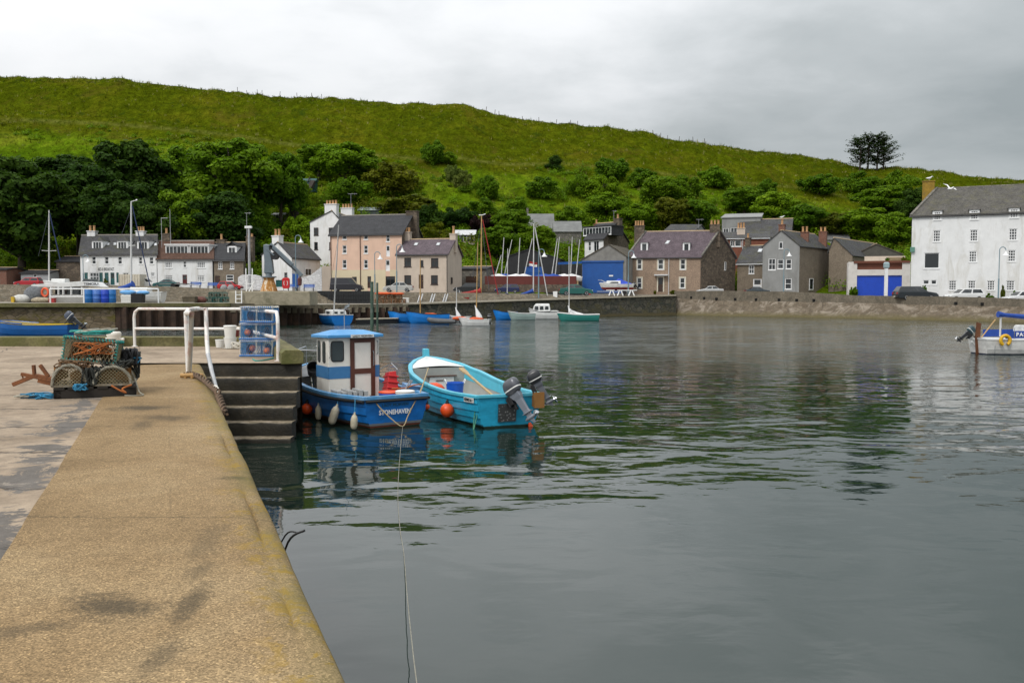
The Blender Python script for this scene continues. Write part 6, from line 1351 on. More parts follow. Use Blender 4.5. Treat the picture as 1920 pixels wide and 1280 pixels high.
# creels
NETG = mat('net_twine', (.22,.18,.10), .9, .3, 6.); NETB = mat('net_blue', (.03,.19,.42), .9, .3, 8.); FRB = mat('creel_blue', (.02,.16,.50), .6, .25, 6.); FRG = mat('creel_frame', (.16,.13,.085), .9, .35, 8., stain=(.28,.27,.24), stain_amt=.7, stain_scale=5.); ORI = mat('orange_netting', (.20,.085,.02), .9, .35, 6.)
def creel(name, label, loc, rz, L_, W_, H_, mf, mn, mw, group, box=False, floats=(), tilt=(0,0), cord=None, inner=ORI):
    root = thing(name, label, 'creel', loc, rz, group); root.rotation_euler = (R(tilt[0]), R(tilt[1]), rz); n = 10
    def hp(x, k): 
        a = math.pi*k/n; c, s = math.cos(a), math.sin(a)
        if box: c = max(-.92, min(.92, c*1.6)); s = min(1, s*1.75)
        return V((x, W_/2*c, .03+(H_-.03)*s))
    q = MB()
    for x in (-L_/2, 0, L_/2): q.tube([hp(x,k) for k in range(n+1)], .016, 6); q.bar((x,-W_/2,.02), (x,W_/2,.02), .035, .03)
    for y in (-W_/2, W_/2): q.tube([(-L_/2-.02,y,.025),(L_/2+.02,y,.025)], .018, 6)
    for k in (3,5,7): q.tube([hp(-L_/2-.015,k), hp(L_/2+.015,k)], .014, 6)
    for y in (-W_/4, 0, W_/4): q.bar((-L_/2,y,.015), (L_/2,y,.015), .05, .018)
    q.build('frame', mf, root, smooth=60)
    q = MB(); st_ = .055; nu = int(L_/st_); th = .0045
    def sh(u, v): a = v*n; k = min(int(a), n-1); return hp(-L_/2+L_*u, k).lerp(hp(-L_/2+L_*u, k+1), a-k)
    per = W_*1.2+H_; nv = int(per/st_)
    for d in (1, -1):
        for i in range(-nv, nu+nv):
            P_ = []
            for j in range(nv+1):
                u = (i + d*j)/nu
                if 0 <= u <= 1: P_.append(sh(u, j/nv))
            if len(P_) > 1: q.tube(P_, th, 3, cap=False)
    for x in (-L_/2, L_/2):       # end nets
        m_ = int(W_/st_)*2
        for d in (1,-1):
            for i in range(-m_, m_*2):
                P_ = []
                for j in range(0, 25):
                    z = H_*j/24; y = -W_/2 + (i*st_*.9) + d*z*1.0
                    if box: ok = abs(y) < W_/2*.92
                    else: ok = abs(y) < W_/2*math.sqrt(max(0,1-(z/H_)**2))
                    if ok: P_.append(V((x,y,z)))
                if len(P_) > 1: q.tube([P_[0],P_[-1]], th, 3, cap=False)
    q.build('netting', mn, root)
    q = MB()
    for x in (-L_/2, L_/2, 0):   # rope whipped round the hoops
        P_ = []
        for i in range(160):
            f = i/159; a = f*n; k = min(int(a), n-1); p = hp(x,k).lerp(hp(x,k+1), a-k); c_ = V((0, p.y, p.z-.03)); c_ = c_.normalized() if c_.length > .01 else V((0,0,1)); P_.append(p + c_*.02*math.cos(i*1.5) + V((.02*math.sin(i*1.5),0,0)))
        q = MB(); q.tube(P_, .0075, 4); q.build('rope_whipping', mw, root)
    q = MB(); 
    if box:
        for k in (2, 8):
            for zz in (0, 1):
                q = MB(); a0_, a1_ = hp(-L_/2, k), hp(L_/2, k)
                if zz: a0_ = V((a0_.x, a0_.y, .035)); a1_ = V((a1_.x, a1_.y, .035))
                q.tube([a0_.lerp(a1_, i/90) + V((0, .022*math.cos(i*1.1), .022*math.sin(i*1.1))) for i in range(91)], .0085, 4); q.build('rope_whipping', mw, root)
    for s in (-1,1):  # entrance funnels inside
        q = MB(); q.loft([[V((s*L_*.2 + .09*f2*math.cos(a), s*(W_/2*.9 - (W_*.42)*(1-f2)), H_*.45 + (.05+.08*f2)*math.sin(a))) for a in [2*math.pi*k/10 for k in range(10)]] for f2 in (1., .5, .0)], caps=False); q.build('funnel', inner, root)
    for fx_, fy_, fz_ in floats: q = MB(); q.ball((fx_,fy_,fz_), .085, 14); q.build('float', ORANGE if 0 else mat('orange_ball', (.62,.16,.01), .5, .12), root, smooth=180)
    if cord: q = MB(); q.tube([V((L_*.5*math.sin(i*.9+1)*.8, W_*.4*math.cos(i*.7), H_*.95+.05*math.sin(i*1.3))) for i in range(40)], .012, 6); q.build('cord', cord, root)
    return root
gB = 'blue creels stacked by the steps'; cb = V((gx(484,22.3),22.3,DK))
creel('lobster_creel', 'blue lobster creel, bottom one of the stack by the steps', cb, 0, .78, .52, .38, FRB, NETB, ROPW, gB, True, [(-.12,-.14,.2),(.24,-.16,.14)])
creel('lobster_creel', 'blue lobster creel with a round orange float, middle of the stack', cb+V((-.01,.02,.41)), .03, .78, .52, .38, FRB, NETB, ROPW, gB, True, [(-.22,-.16,.18)])
creel('lobster_creel', 'blue lobster creel, topmost of the stack by the steps', cb+V((.03,0,.82)), -.04, .78, .52, .38, FRB, NETB, ROPW, gB, True, [], cord=ROPGY)
BEFORE = set(COL.objects); gA = 'creels on the pallet'; PY = 13.45; cz = DK+.17
q = MB()
for y in (-.42,0,.42): q.box(-.56,.56,y-.05,y+.05,0,.09)
for k in range(6): q.box(-.56+k*.195,-.56+k*.195+.145,-.48,.48,.091,.112)
q.box(-.56,-.46,-.47,.47,0,.088); q.box(.46,.56,-.47,.47,0,.088)
pc = V((gx(177,PY)-.18,PY+.4,DK+.004)); o = q.build('pallet', mat('black_timber', (.022,.018,.014), .9, .3, 3.)); o.location = pc; o.scale = (1,1,1.35); tag(o, 'black timber pallet under the heap of creels', 'pallet')
cz = pc.z+.155
creel('lobster_creel', 'weathered creel with netted end, left one on the black pallet', pc+V((-.38,.0,cz-pc.z)), R(90+4), .86, .46, .33, FRG, NETG, ROPGY, gA, inner=ORI)
creel('lobster_creel', 'weathered creel with netted end, right one on the black pallet', pc+V((.27,-.02,cz-pc.z)), R(90-5), .86, .52, .29, FRG, NETG, ROPGY, gA, inner=ORI)
creel('lobster_creel', 'large rope bound creel lying across the top of the heap', pc+V((-.07,.05,cz-pc.z+.31)), R(-9), .74, .48, .37, FRG, NETG, TEALR, gA, True, tilt=(-3,7), cord=ROPGY, inner=ORI)
# rope tangles over the heap
def tangle(name, label, c, n, rx, ry, rz_, m, r, seed, cat='rope'):
    rr = random.Random(seed); f = [rr.uniform(.5,2.1) for _ in range(6)]; P_ = [V(c)+V((rx*math.sin(f[0]*i*.35+f[3])*math.cos(i*.13), ry*math.cos(f[1]*i*.3+1), rz_*(1+math.sin(f[2]*i*.41+f[4])))) for i in range(n)]
    q = MB(); q.tube(P_, r, 5); return tag(q.build(name, m, smooth=60), label, cat)
tangle('rope_tangle', 'black and dark rope tangle at the right side of the creel heap', pc+V((.42,.3,.42)), 150, .17, .22, .12, mat('black_rope', (.02,.02,.022), .9, .3, 8.), .018, 1)
tangle('rope_tangle', 'teal rope tangle lying over the topmost heaped creel', pc+V((-.05,-.02,.92)), 90, .32, .2, .025, TEALR, .010, 2)
tangle('rope_tangle', 'grey rope coil on top of the creel heap', pc+V((.0,.05,.93)), 120, .30, .20, .03, ROPGY, .014, 3)
tangle('rope_tangle', 'blue frayed rope on the ground left of the pallet', pc+V((-.75,-.25,-.00)), 110, .28, .17, .03, ROPB, .010, 4)
tangle('rope_tangle', 'blue rope bunched under the left heaped creel', pc+V((-.2,-.5,.12)), 60, .10, .03, .04, ROPB, .014, 5)
tangle('rope_tangle', 'pale grey rope spread on the concrete by the anchor', pc+V((-.85,-.05,.0)), 90, .25, .22, .02, ROPGY, .011, 6)
tangle('rope_tangle', 'small blue rope knot at the right of the creel heap', pc+V((.57,.2,.45)), 40, .07, .06, .04, ROPB, .012, 8)
rope('orange_strap', 'orange rope looping down in front of the black pallet', [pc+V((.22,-.52,.17)), pc+V((.33,-.56,.10)), pc+V((.42,-.58,.06)), pc+V((.37,-.57,.12)), pc+V((.50,-.52,.17))], .013, ROPO)
rope('pale_rope', 'pale cord trailing off the right corner of the pallet', [pc+V((.40,-.60,.02)), pc+V((.55,-.62,.015)), pc+V((.66,-.56,.015)), pc+V((.60,-.46,.06)), pc+V((.55,-.40,.25))], .010, ROPGY)
dkn = mat('dark_net', (.025,.028,.024), .95, .4, 8.); brn = mat('brown_net', (.13,.07,.03), .95, .4, 8.)
tangle('net_tangle', 'dark net bunched in the gap between the two heaped bottom creels', pc+V((-.06,-.25,.17)), 200, .13, .2, .13, dkn, .012, 11, 'net')
tangle('net_tangle', 'brown net sagging over the left heaped creel', pc+V((-.30,-.1,.43)), 170, .26, .24, .05, brn, .009, 12, 'net')
tangle('net_tangle', 'dark net trailing over the right heaped creel', pc+V((.30,-.15,.40)), 190, .24, .25, .06, dkn, .011, 13, 'net')
tangle('net_tangle', 'brown rope wound inside the topmost heaped creel', pc+V((-.1,.02,.56)), 200, .28, .16, .12, brn, .011, 14, 'rope')
tangle('net_tangle', 'orange twine caught on the front of the topmost creel', pc+V((-.02,-.2,.62)), 90, .3, .05, .09, ROPO, .007, 15, 'twine')
tangle('net_tangle', 'dark wet rope heaped at the back right of the pallet', pc+V((.42,.38,.20)), 200, .2, .2, .2, dkn, .018, 16, 'rope')
# rusty grapnel anchor
ROT = Matrix.Translation(pc) @ Matrix.Rotation(R(22), 4, 'Z') @ Matrix.Translation(-pc)
for o in list(COL.objects):   # the whole heap sits a little turned on the deck
    if o not in BEFORE and o.parent is None and o.name.split('.')[0] in ('pallet','lobster_creel','rope_tangle','net_tangle','orange_strap','pale_rope'): o.matrix_basis = ROT @ o.matrix_basis
RUST = mat('rust', (.19,.07,.025), .9, .35, 5., .01, stain=(.075,.03,.015), stain_amt=.8, stain_scale=3.); q = MB(); PA = 13.9
A = lambda x, y: at(x, y, PA)
q.bar(A(24,721), A(68,703), .05, .06); q.bar(A(40,701), A(80,709), .055, .05); q.bar(A(63,684), A(65,706), .06, .04); q.bar(A(75,684), A(91,706), .05, .05); q.bar(A(68,705), A(106,714), .075, .075); q.bar(A(72,713), A(110,722), .06, .06); q.bar(A(66,707), A(96,716)+V((0,.3,0)), .05, .05); q.bar(A(41,702), A(44,711), .02, .02)
q.tube([A(80,722)+V((0,.2,.05)), A(95,700)+V((0,.25,0)), A(106,712)+V((0,.3,0))], .035, 8); tag(q.build('grapnel_anchor', RUST, bevel=.006), 'rusty iron grapnel anchor with splayed flukes left of the creels', 'anchor')
rope('teal_rope', 'short teal cord by the foot of the right railing post', [atz(474,673,DK+.01), atz(480,676,DK+.012), atz(495,675,DK+.012), atz(513,671,DK+.012)], .016, TEALR)
q = MB(); q.bar(atz(527,664,DK+.02), atz(533,677,DK+.02), .07, .05); tag(q.build('white_batten', WPL), 'short white batten lying beside the mossy coping beam', 'batten')
rope('wire_loop', 'dark wire loop sticking out of the near pier wall', [V((EX(6.2)+.0,6.2,1.05)), at(540,1016,6.0), at(571,994,5.9)], .008, NAVY)
rope('hose_end', 'thin dark hose curling from the near pier wall', [V((EX(6.7),6.7,1.0)), at(535,1003,6.4), at(560,998,6.2), at(571,994,5.9)], .006, NAVY)
# ------------------------------------------------------------------ moored boats further off
def simple_boat(name, label, pos, a, L_, beam, sheer, hm, inm, rail, cat='boat', bow=1.25, tr=.75, draft=-.2, deckm=None, group=None, floor=.15, strakes=4, full=.6, bluff=.62, seats=True):
    root = thing(name, label, cat, pos, R(90+a), group); b_ = beam/2
    H = Hull(L_, [(0,b_*tr),(.25,b_*.93),(.5,b_),(.75,b_*.86),(.9,b_*bluff*.75),(1,.02)], [(0,sheer*1.02),(.3,sheer*.97),(.6,sheer*1.03),(.85,sheer*1.2),(1,sheer*bow)], [(0,draft),(.6,draft*1.2),(.9,draft*.7),(1,sheer*.15)], strakes, .014, .05, floor, full=full)
    H.outer(20).build('hull', hm, root, smooth=28)
    if deckm: H.deck(0,.985,-.02,.07,16).build('deck', deckm, root, smooth=40)
    else:
        H.inner(16).build('inside', inm, root, smooth=40, fix=False)
        if seats:
            for t_ in (.25,.55): p, q_ = H.pt(t_,.75,1,.06), H.pt(t_,.75,-1,.06); q = MB(); q.box(p.x-.13,p.x+.13,q_.y,p.y,p.z-.03,p.z+.01); q.build('seat', inm, root)
    H.rail(.06,.05,20).build('gunwale', rail, root, smooth=40); return root, H
def mast(root, base, top, r=.06, m=None, spreader=None, stays=(), name='mast', sm=None):
    base, top = V(base), V(top); q = MB(); q.tube([base, base.lerp(top,.6), top], [r, r*.9, r*.65], 8); ms = q.build(name, m or MASTM, root, smooth=60)
    if spreader: f, w_, ang = spreader; p = base.lerp(top, f); d = V((math.cos(ang), math.sin(ang), .06))*w_; e = V((-math.cos(ang), -math.sin(ang), .06))*w_; q = MB(); q.tube([p+d, p, p+e], .035, 6); q.build('spreader', MASTM, ms)
    for s in stays: q = MB(); q.tube([s[1], s[0]], s[2] if len(s) > 2 else .012, 5); q.build('stay', s[3] if len(s) > 3 else STAY, ms)
    return ms
MASTM = mat('alloy_mast', (.55,.55,.54), .4, .08); STAY = mat('wire_stay', (.06,.07,.09), .5, .1); WMAST = mat('varnished_mast', (.42,.26,.10), .5, .2, 2.)
SBLUE = mat('blue_canvas', (.015,.06,.30), .85, .15, 2.); SRED = mat('red_canvas', (.28,.02,.018), .85, .15, 2.); SWHITE = mat('white_canvas', (.70,.70,.70), .85, .08, 2.); ORC = mat('orange_canvas', (.55,.09,.02), .8, .2, 3.)
BRB = paint('bright_blue_hull', (.012,.19,.60), .35); PGRN = paint('pale_green_hull', (.27,.36,.34), .4); GRN = paint('sea_green_hull', (.025,.20,.17), .35); RBR = mat('grey_rubber', (.07,.075,.08), .6, .15)
def cover(root, a, b_, r0, r1, m, name='sail_cover'): q = MB(); a, b_ = V(a), V(b_); q.tube([a, a.lerp(b_,.08)+V((0,0,-.02)), a.lerp(b_,.5)+V((0,0,-.06)), b_], [r0*1.6, r0, (r0+r1)/2, r1], 8); return q.build(name, m, root, smooth=60)
def local(root, px, py, Y): return w2l(root, at(px, py, Y))
r, H = simple_boat('rowing_boat', 'blue and yellow open boat in the basin at the far left', atz(135,629,0), 84, 6.4, 1.9, .85, paint('deep_blue_hull', (.008,.10,.34), .35), mat('boat_inside_grey', (.3,.3,.29), .7, .15), paint('yellow_gunwale', (.62,.42,.012), .4), bow=1.15)
q = MB()
for sd in (1,-1): q.tube([H.pt(t_/10,1,sd)+V((0,sd*.03,.03)) for t_ in range(5,11)], .05, 6)
q.build('bow_capping', MATS['deep_blue_hull'], r)
outboard('outboard_motor', 'dark blue grey outboard on the blue and yellow boat', atz(132,629,0)+V((.1,-.05,1.25)), R(184), 48, 1.35, mat('slate_cowl', (.06,.075,.11), .35, .1), DKC)
# blue yacht with white cabin
r, H = simple_boat('small_yacht', 'small blue hulled yacht with white cabin and tall bare mast', V((gx(641,88.5),88.5,0)), 30, 5.2, 2.6, .95, BRB, WGEL, WGEL, deckm=WGEL, tr=.85)
q = MB(); q.loft([[V((x,y*k,z)) for x, y in ((.9,-.8),(3.6,-.6),(3.6,.6),(.9,.8))] for k, z in ((1,.9),(.92,1.3),(.75,1.42))]); cb_ = q.build('cabin', WGEL, r, bevel=.05)
for y in (.3,-.3): q = MB(); q.box(.885,.9,y-.17,y+.17,1.05,1.25); q.build('window', GLASS, r)
for sd in (1,-1): q = MB(); q.box(1.6,2.6,sd*.71-.02,sd*.71+.02,1.08,1.24); q.build('window', GLASS, r)
mast(r, (2.4,0,1.4), local(r,635,422,88.5), .07, stays=[((0,.9,1.0), local(r,635,440,88.5)), ((5,0,1.1), local(r,635,440,88.5))])
q = MB(); q.tube([(.1,.8,1.),(.0,.8,1.5),(0,-.8,1.5),(.1,-.8,1.)], .02, 6); q.add([(.0,-.2,1.5),(.0,-.75,1.75),(.03,-.8,2.1),(.0,-.3,1.85)], [(0,1,2,3)]); q.build('stern_rail', STEEL, r)
q = MB(); a = at(668,600,90); b_ = at(745,596,93.5)
q.hexa([V((a.x,a.y,-.2)),V((b_.x,b_.y,-.2)),V((b_.x,b_.y+1.6,-.2)),V((a.x,a.y+1.6,-.2)),V((a.x,a.y,.42)),V((b_.x,b_.y,.42)),V((b_.x,b_.y+1.6,.42)),V((a.x,a.y+1.6,.42))]); pz = thing('pontoon', 'dark floating pontoon between the small yacht and the bright blue boats', 'pontoon', a); q.build('float_body', NAVY, pz, off=a)
q = MB(); q.hexa([V((a.x-.05,a.y-.05,.425)),V((b_.x+.05,b_.y-.05,.425)),V((b_.x+.05,b_.y+1.6,.425)),V((a.x-.05,a.y+1.6,.425)),V((a.x-.05,a.y-.05,.52)),V((b_.x+.05,b_.y-.05,.52)),V((b_.x+.05,b_.y+1.6,.52)),V((a.x-.05,a.y+1.6,.52))]); q.build('deck', EDGE, pz, off=a)
gb = 'bright blue open boats'
simple_boat('open_boat', 'left of two bright blue open boats by the pontoon', V((gx(790,95.5),95.5,0)), 97, 3.5, 2.0, 1.0, BRB, MATS['boat_inside_grey'], NAVY, group=gb, tr=.9)
simple_boat('open_boat', 'right of two bright blue open boats, carrying a wooden mast', V((gx(840,93.5),93.5,0)), 98, 4.3, 2.0, .98, BRB, MATS['boat_inside_grey'], NAVY, group=gb, tr=.9)
rr_ = [o for o in COL.objects if o.get('label','').startswith('right of two bright')][0]
mast(rr_, local(rr_,788,592,93), local(rr_,788,484,93), .06, WMAST)
def bag(name, label, p, sx, sy, sz, m, cat, rz=0):
    q = MB(); q.ball((0,0,sz*.8), 1, 12, (sx,sy,sz), 8); q.v = [p_ + p_.normalized()*.12*min(sx,sy,sz)*noise.noise(p_*4/max(sx,.2)) for p_ in q.v]; o = q.build(name, m, smooth=60); o.location = p; o.rotation_euler = (0,0,rz); return tag(o, label, cat)
bag('orange_bundle', 'orange canvas bundle in the right bright blue boat', at(806,590,93)+V((0,0,-.25)), .9, .3, .25, ORC, 'bundle'); bag('orange_bundle', 'smaller orange bundle between the bright blue and grey boats', at(827,591,93)+V((0,0,-.2)), .55, .25, .2, ORC, 'bundle')
q = MB(); pts = [(0,.62,.3),(1.6,.66,.3),(2.5,.5,.36),(3.0,.0,.46),(2.5,-.5,.36),(1.6,-.66,.3),(0,-.62,.3)]; q.tube(pts, [.2,.25,.25,.22,.25,.25,.2], 10); r = thing('inflatable_dinghy', 'dark grey inflatable dinghy nosing between the blue and white boats', 'inflatable', V((gx(858,89),89,0)), R(90+75)); q.build('tube', RBR, r, smooth=60); q = MB(); q.box(0,2.6,-.5,.5,.08,.16); q.box(.02,.1,-.5,.5,.1,.62); q.build('floor', MATS['boat_inside_grey'], r)
gs = 'white sailing dinghies'
def sail_dinghy(label, px, Y, a, L_, hm, pm, mtop, mbase, mm, lump, grp, name='sailing_dinghy', beam=1.7, sheer=.62, deckm=None, z=0, cov=None, r_m=.055, extra=()):
    r, H = simple_boat(name, label, V((gx(px,Y),Y,z)), a, L_, beam, sheer, hm, WGEL, pm, 'sailing dinghy', deckm=deckm, group=grp)
    mast(r, local(r, *mbase), local(r, *mtop), r_m, mm, stays=extra and [(local(r,*e[0]), local(r,*e[1]), e[2], e[3]) for e in extra] or ())
    if lump: b_ = local(r,*mbase); q = MB(); q.lathe([(.26,0),(.3,.25),(.22,.6),(.10,1.0),(.02,1.45)], 10, b_+V((-.35,0,-.45)), (.35,0,1)); q.build('furled_sail', SWHITE, r, smooth=60)
    if cov: q = cover(r, local(r,*cov[0]), local(r,*cov[1]), cov[2], cov[3], cov[4])
    return r
sail_dinghy('white sailing dinghy nearest the camera with wooden mast and furled sail', 917, 85.5, 84, 2.9, WGEL, WGEL, (896,454,86), (893,590,86), WMAST, True, gs)
sail_dinghy('white sailing dinghy partly hidden, with short alloy mast', 880, 95, 84, 2.6, WGEL, WGEL, (856,539,94), (856,592,94), MASTM, True, gs)
bag('orange_bundle', 'orange canvas bundle lying in the nearest white sailing dinghy', at(893,598,85.8)+V((0,0,-.2)), .7, .3, .22, ORC, 'bundle'); bag('orange_bundle', 'orange canvas bundle over the grey inflatable', at(862,596,88.5)+V((0,0,-.2)), .75, .28, .2, ORC, 'bundle')
outboard('outboard_motor', 'black outboard on the stern of the nearest white dinghy', at(917,594,85.2), R(0), 0, .8, DKC, DKC).rotation_euler = (0,0,R(180))
simple_boat('open_boat', 'small blue open boat left of the pale green one', V((gx(968,105),105,0)), 94, 2.7, 1.7, .95, BRB, MATS['boat_inside_grey'], NAVY, tr=.9)
simple_boat('open_boat', 'pale green grey open boat beside the white cabin cruiser', V((gx(1002,103),103,0)), 93, 3.0, 1.7, .82, PGRN, MATS['boat_inside_grey'], WGEL, tr=.92)
r, H = simple_boat('cabin_cruiser', 'white cabin cruiser with three side windows moored at the quay', V((gx(1046,106),106,0)), 86, 3.4, 1.9, .92, WGEL, WGEL, NAVY, deckm=WGEL, bow=1.4, tr=.9)
q = MB(); q.loft([[V((x,y,z)) for x, y in ((x0_,-w_),(x1_,-w_*.8),(x1_,w_*.8),(x0_,w_))] for x0_, x1_, w_, z in ((.85,3.0,.72,.95),(.95,2.75,.64,1.62),(1.0,2.6,.58,1.80),(1.1,2.45,.4,1.84))]); cb_ = q.build('cabin', WGEL, r, bevel=.03)
for x in (1.0,1.6,2.2): q = MB(); q.hexa([(x+.05,.690,1.15),(x+.5,.675,1.15),(x+.5,.66,1.15),(x+.05,.66,1.15),(x+.08,.652,1.55),(x+.45,.64,1.55),(x+.45,.62,1.55),(x+.08,.62,1.55)]); q.build('window', GLASS, r)
q = MB(); q.box(.05,.8,-.6,.6,.95,1.05); q.build('engine_box', WGEL, r)
r = sail_dinghy('sea green sailing dinghy with white furled sail at the right end', 1122, 101, 88, 4.6, GRN, WGEL, (1067,462,101), (1067,588,101), MASTM, True, None, beam=1.6, sheer=.72, deckm=WGEL)
cover(r, local(r,1068,583,101), local(r,1093,590,101), .2, .12, SWHITE); q = MB(); q.bar(local(r,1090,592,101), local(r,1112,592.5,101), .2, .06); q.build('tiller', WMAST, r)
# mooring post in the water
p = atz(700.5,623,0)
q = MB(); q.tube([V((p.x-.14,p.y,-2)), V((p.x-.1,p.y,at(700,528,p.y).z))], .13, 8); q.tube([V((p.x+.28,p.y+.1,-2)), V((p.x+.30,p.y+.1,at(700,530,p.y).z))], .085, 8)
tag(q.build('mooring_post', mat('green_timber', (.045,.085,.06), .85, .3, 2., stain=(.2,.22,.2), stain_amt=.5)), 'dark green double mooring post standing in the water behind the wheelhouse', 'post')
q = MB(); q.tube([l2w(b1,(2.7,.1,2.1)), l2w(b1,(2.7,.1,2.70))], .012, 6); q.lathe([(.04,0),(.03,.08)], 8, l2w(b1,(2.7,.1,2.10))); o = q.build('aerial', GALV, b1, off=None); o.matrix_parent_inverse = (Matrix.Translation(b1.location) @ Matrix.Rotation(b1.rotation_euler.z,4,'Z')).inverted()
# right-hand yacht, only its stern in the frame
r, H = simple_boat('sailing_yacht', 'white yacht with blue dodger at the right edge, brown rudder and outboard at its stern', atz(1836,663,0), -86, 7.2, 2.3, .78, hullpaint('yacht_white', (.62,.62,.60), [(.05,(.012,.02,.05))]), WGEL, WGEL, 'yacht', deckm=WGEL, tr=.72, draft=-.3, full=.5, strakes=3)
q = MB()
for sd in (1,-1): q.ext([(.75,sd*.98,.82),(5.0,sd*1.08,.88),(5.0,sd*1.06,1.20),(.75,sd*.96,1.20)], (0,-sd*.02,0))
dg_ = q.build('dodger', SBLUE, r); Mp = Matrix(((1,0,0),(0,0,-1),(0,1,0)))
def ytxt(px, s): p_ = local(r, px, 632, 45.4); text_mesh(s, .26, LW_, 'lettering', r, (p_.x, -1.045, 1.02), Mp, bold=.01)
ytxt(1904,'P'); ytxt(1911.5,'A'); ytxt(1918.5,'S')
q = MB(); q.ext([(-.16,-.02,-.25),(.16,-.02,-.1),(.02,-.02,.75),(.05,-.02,1.55),(-.18,-.02,1.62),(-.24,-.02,.9)], (0,.05,0)); q.build('rudder', mat('varnished_rudder', (.12,.045,.018), .4, .2), r)
q = MB(); q.tube([(.0,-.1,.8),(.75,-.1,1.75)], .03, 6); q.build('tiller', WMAST, r)
q = MB(); q.tube([(.9,-.3,.9),(.9,-.3,1.95)], .05, 6); q.build('boom_crutch', MASTM, r); cover(r, (.75,-.3,2.02), (5.5,-.2,1.72), .10, .16, SBLUE, 'boom_cover')
for x in (.5,1.2): q = MB(); q.tube([(x,-.98,.80),(x,-1.0,1.35)], .016, 6); q.build('stanchion', STEEL, r)
q = MB(); q.loft([[V((x,y*k,z)) for x, y in ((2.2,-.75),(5.2,-.6),(5.2,.6),(2.2,.75))] for k, z in ((1,.8),(.9,1.35),(.75,1.45))]); q.build('cabin', WGEL, r, bevel=.05)
q = MB(); q.tube([(.08,-.60,.72),(-.03,-.62,.70),(-.03,-.62,.12),(.03,-.6,.12)], .02, 6); q.tube([(.36,-.82,.72),(.3,-.84,.70),(.3,-.84,.12),(.33,-.8,.12)], .02, 6)
q.build('boarding_ladder', STEEL, r)
yl = thing('horseshoe_lifebuoy', 'yellow horseshoe lifebuoy on the rail of the white yacht', 'lifebuoy', at(1885,638,45.2)); q = MB(); q.tube([V((.24*math.cos(a_),0,.24*math.sin(a_))) for a_ in [R(-60+300*k/20) for k in range(21)]], .085, 8); q.build('buoy_body', mat('yellow_foam', (.62,.36,.01), .6, .1), yl, smooth=60); yl.rotation_euler = (0,0,R(4))
outboard('outboard_motor', 'dark outboard tilted over the stern of the white yacht', at(1818,623,46.2), R(4), 48, .85, mat('teal_cowl', (.03,.06,.07), .35, .1), DKC)
q = MB(); q.tube([at(1822,640,46.2), at(1831,652,46.3)], .04, 6); q.tube([at(1822,634,46.2), at(1832,640,46.3)], .04, 6); q.build('outboard_bracket', WGEL, r).matrix_parent_inverse = (Matrix.Translation(r.location) @ Matrix.Rotation(r.rotation_euler.z,4,'Z')).inverted()
# ------------------------------------------------------------------ cars
TYRE = mat('tyre', (.015,.015,.016), .9, .1); HUB = mat('hubcap', (.35,.36,.37), .35, .1, metal=.6); CGL = glass('car_glass', (.02,.025,.028), (.1,.11,.12), .4); LAMPW = mat('headlamp', (.6,.62,.63), .15, .05); LAMPR = mat('tail_lamp', (.35,.008,.008), .25, .05); PLATE = mat('number_plate', (.6,.6,.5), .5, .05); TRIMB = mat('black_trim', (.02,.02,.022), .6, .1)
PROF = {'hatch': ([(-1.95,.45),(-1.98,.62),(-1.92,.92),(.95,.92),(1.75,.78),(1.98,.62),(2.0,.42)], (-1.88,.98,-1.55,.32,1.42)),
        'saloon': ([(-2.15,.45),(-2.18,.66),(-2.1,.95),(-1.35,.98),(1.0,.95),(1.9,.80),(2.12,.62),(2.15,.42)], (-1.45,1.05,-.80,.28,1.42)),
        'estate': ([(-2.25,.45),(-2.28,.66),(-2.2,.96),(1.0,.95),(1.9,.80),(2.12,.62),(2.15,.42)], (-2.18,1.02,-1.85,.30,1.47)),
        'van': ([(-2.5,.45),(-2.52,.7),(-2.5,1.2),(1.3,1.2),(2.2,1.0),(2.42,.75),(2.45,.45)], (-2.48,1.55,-2.42,.75,2.1))}
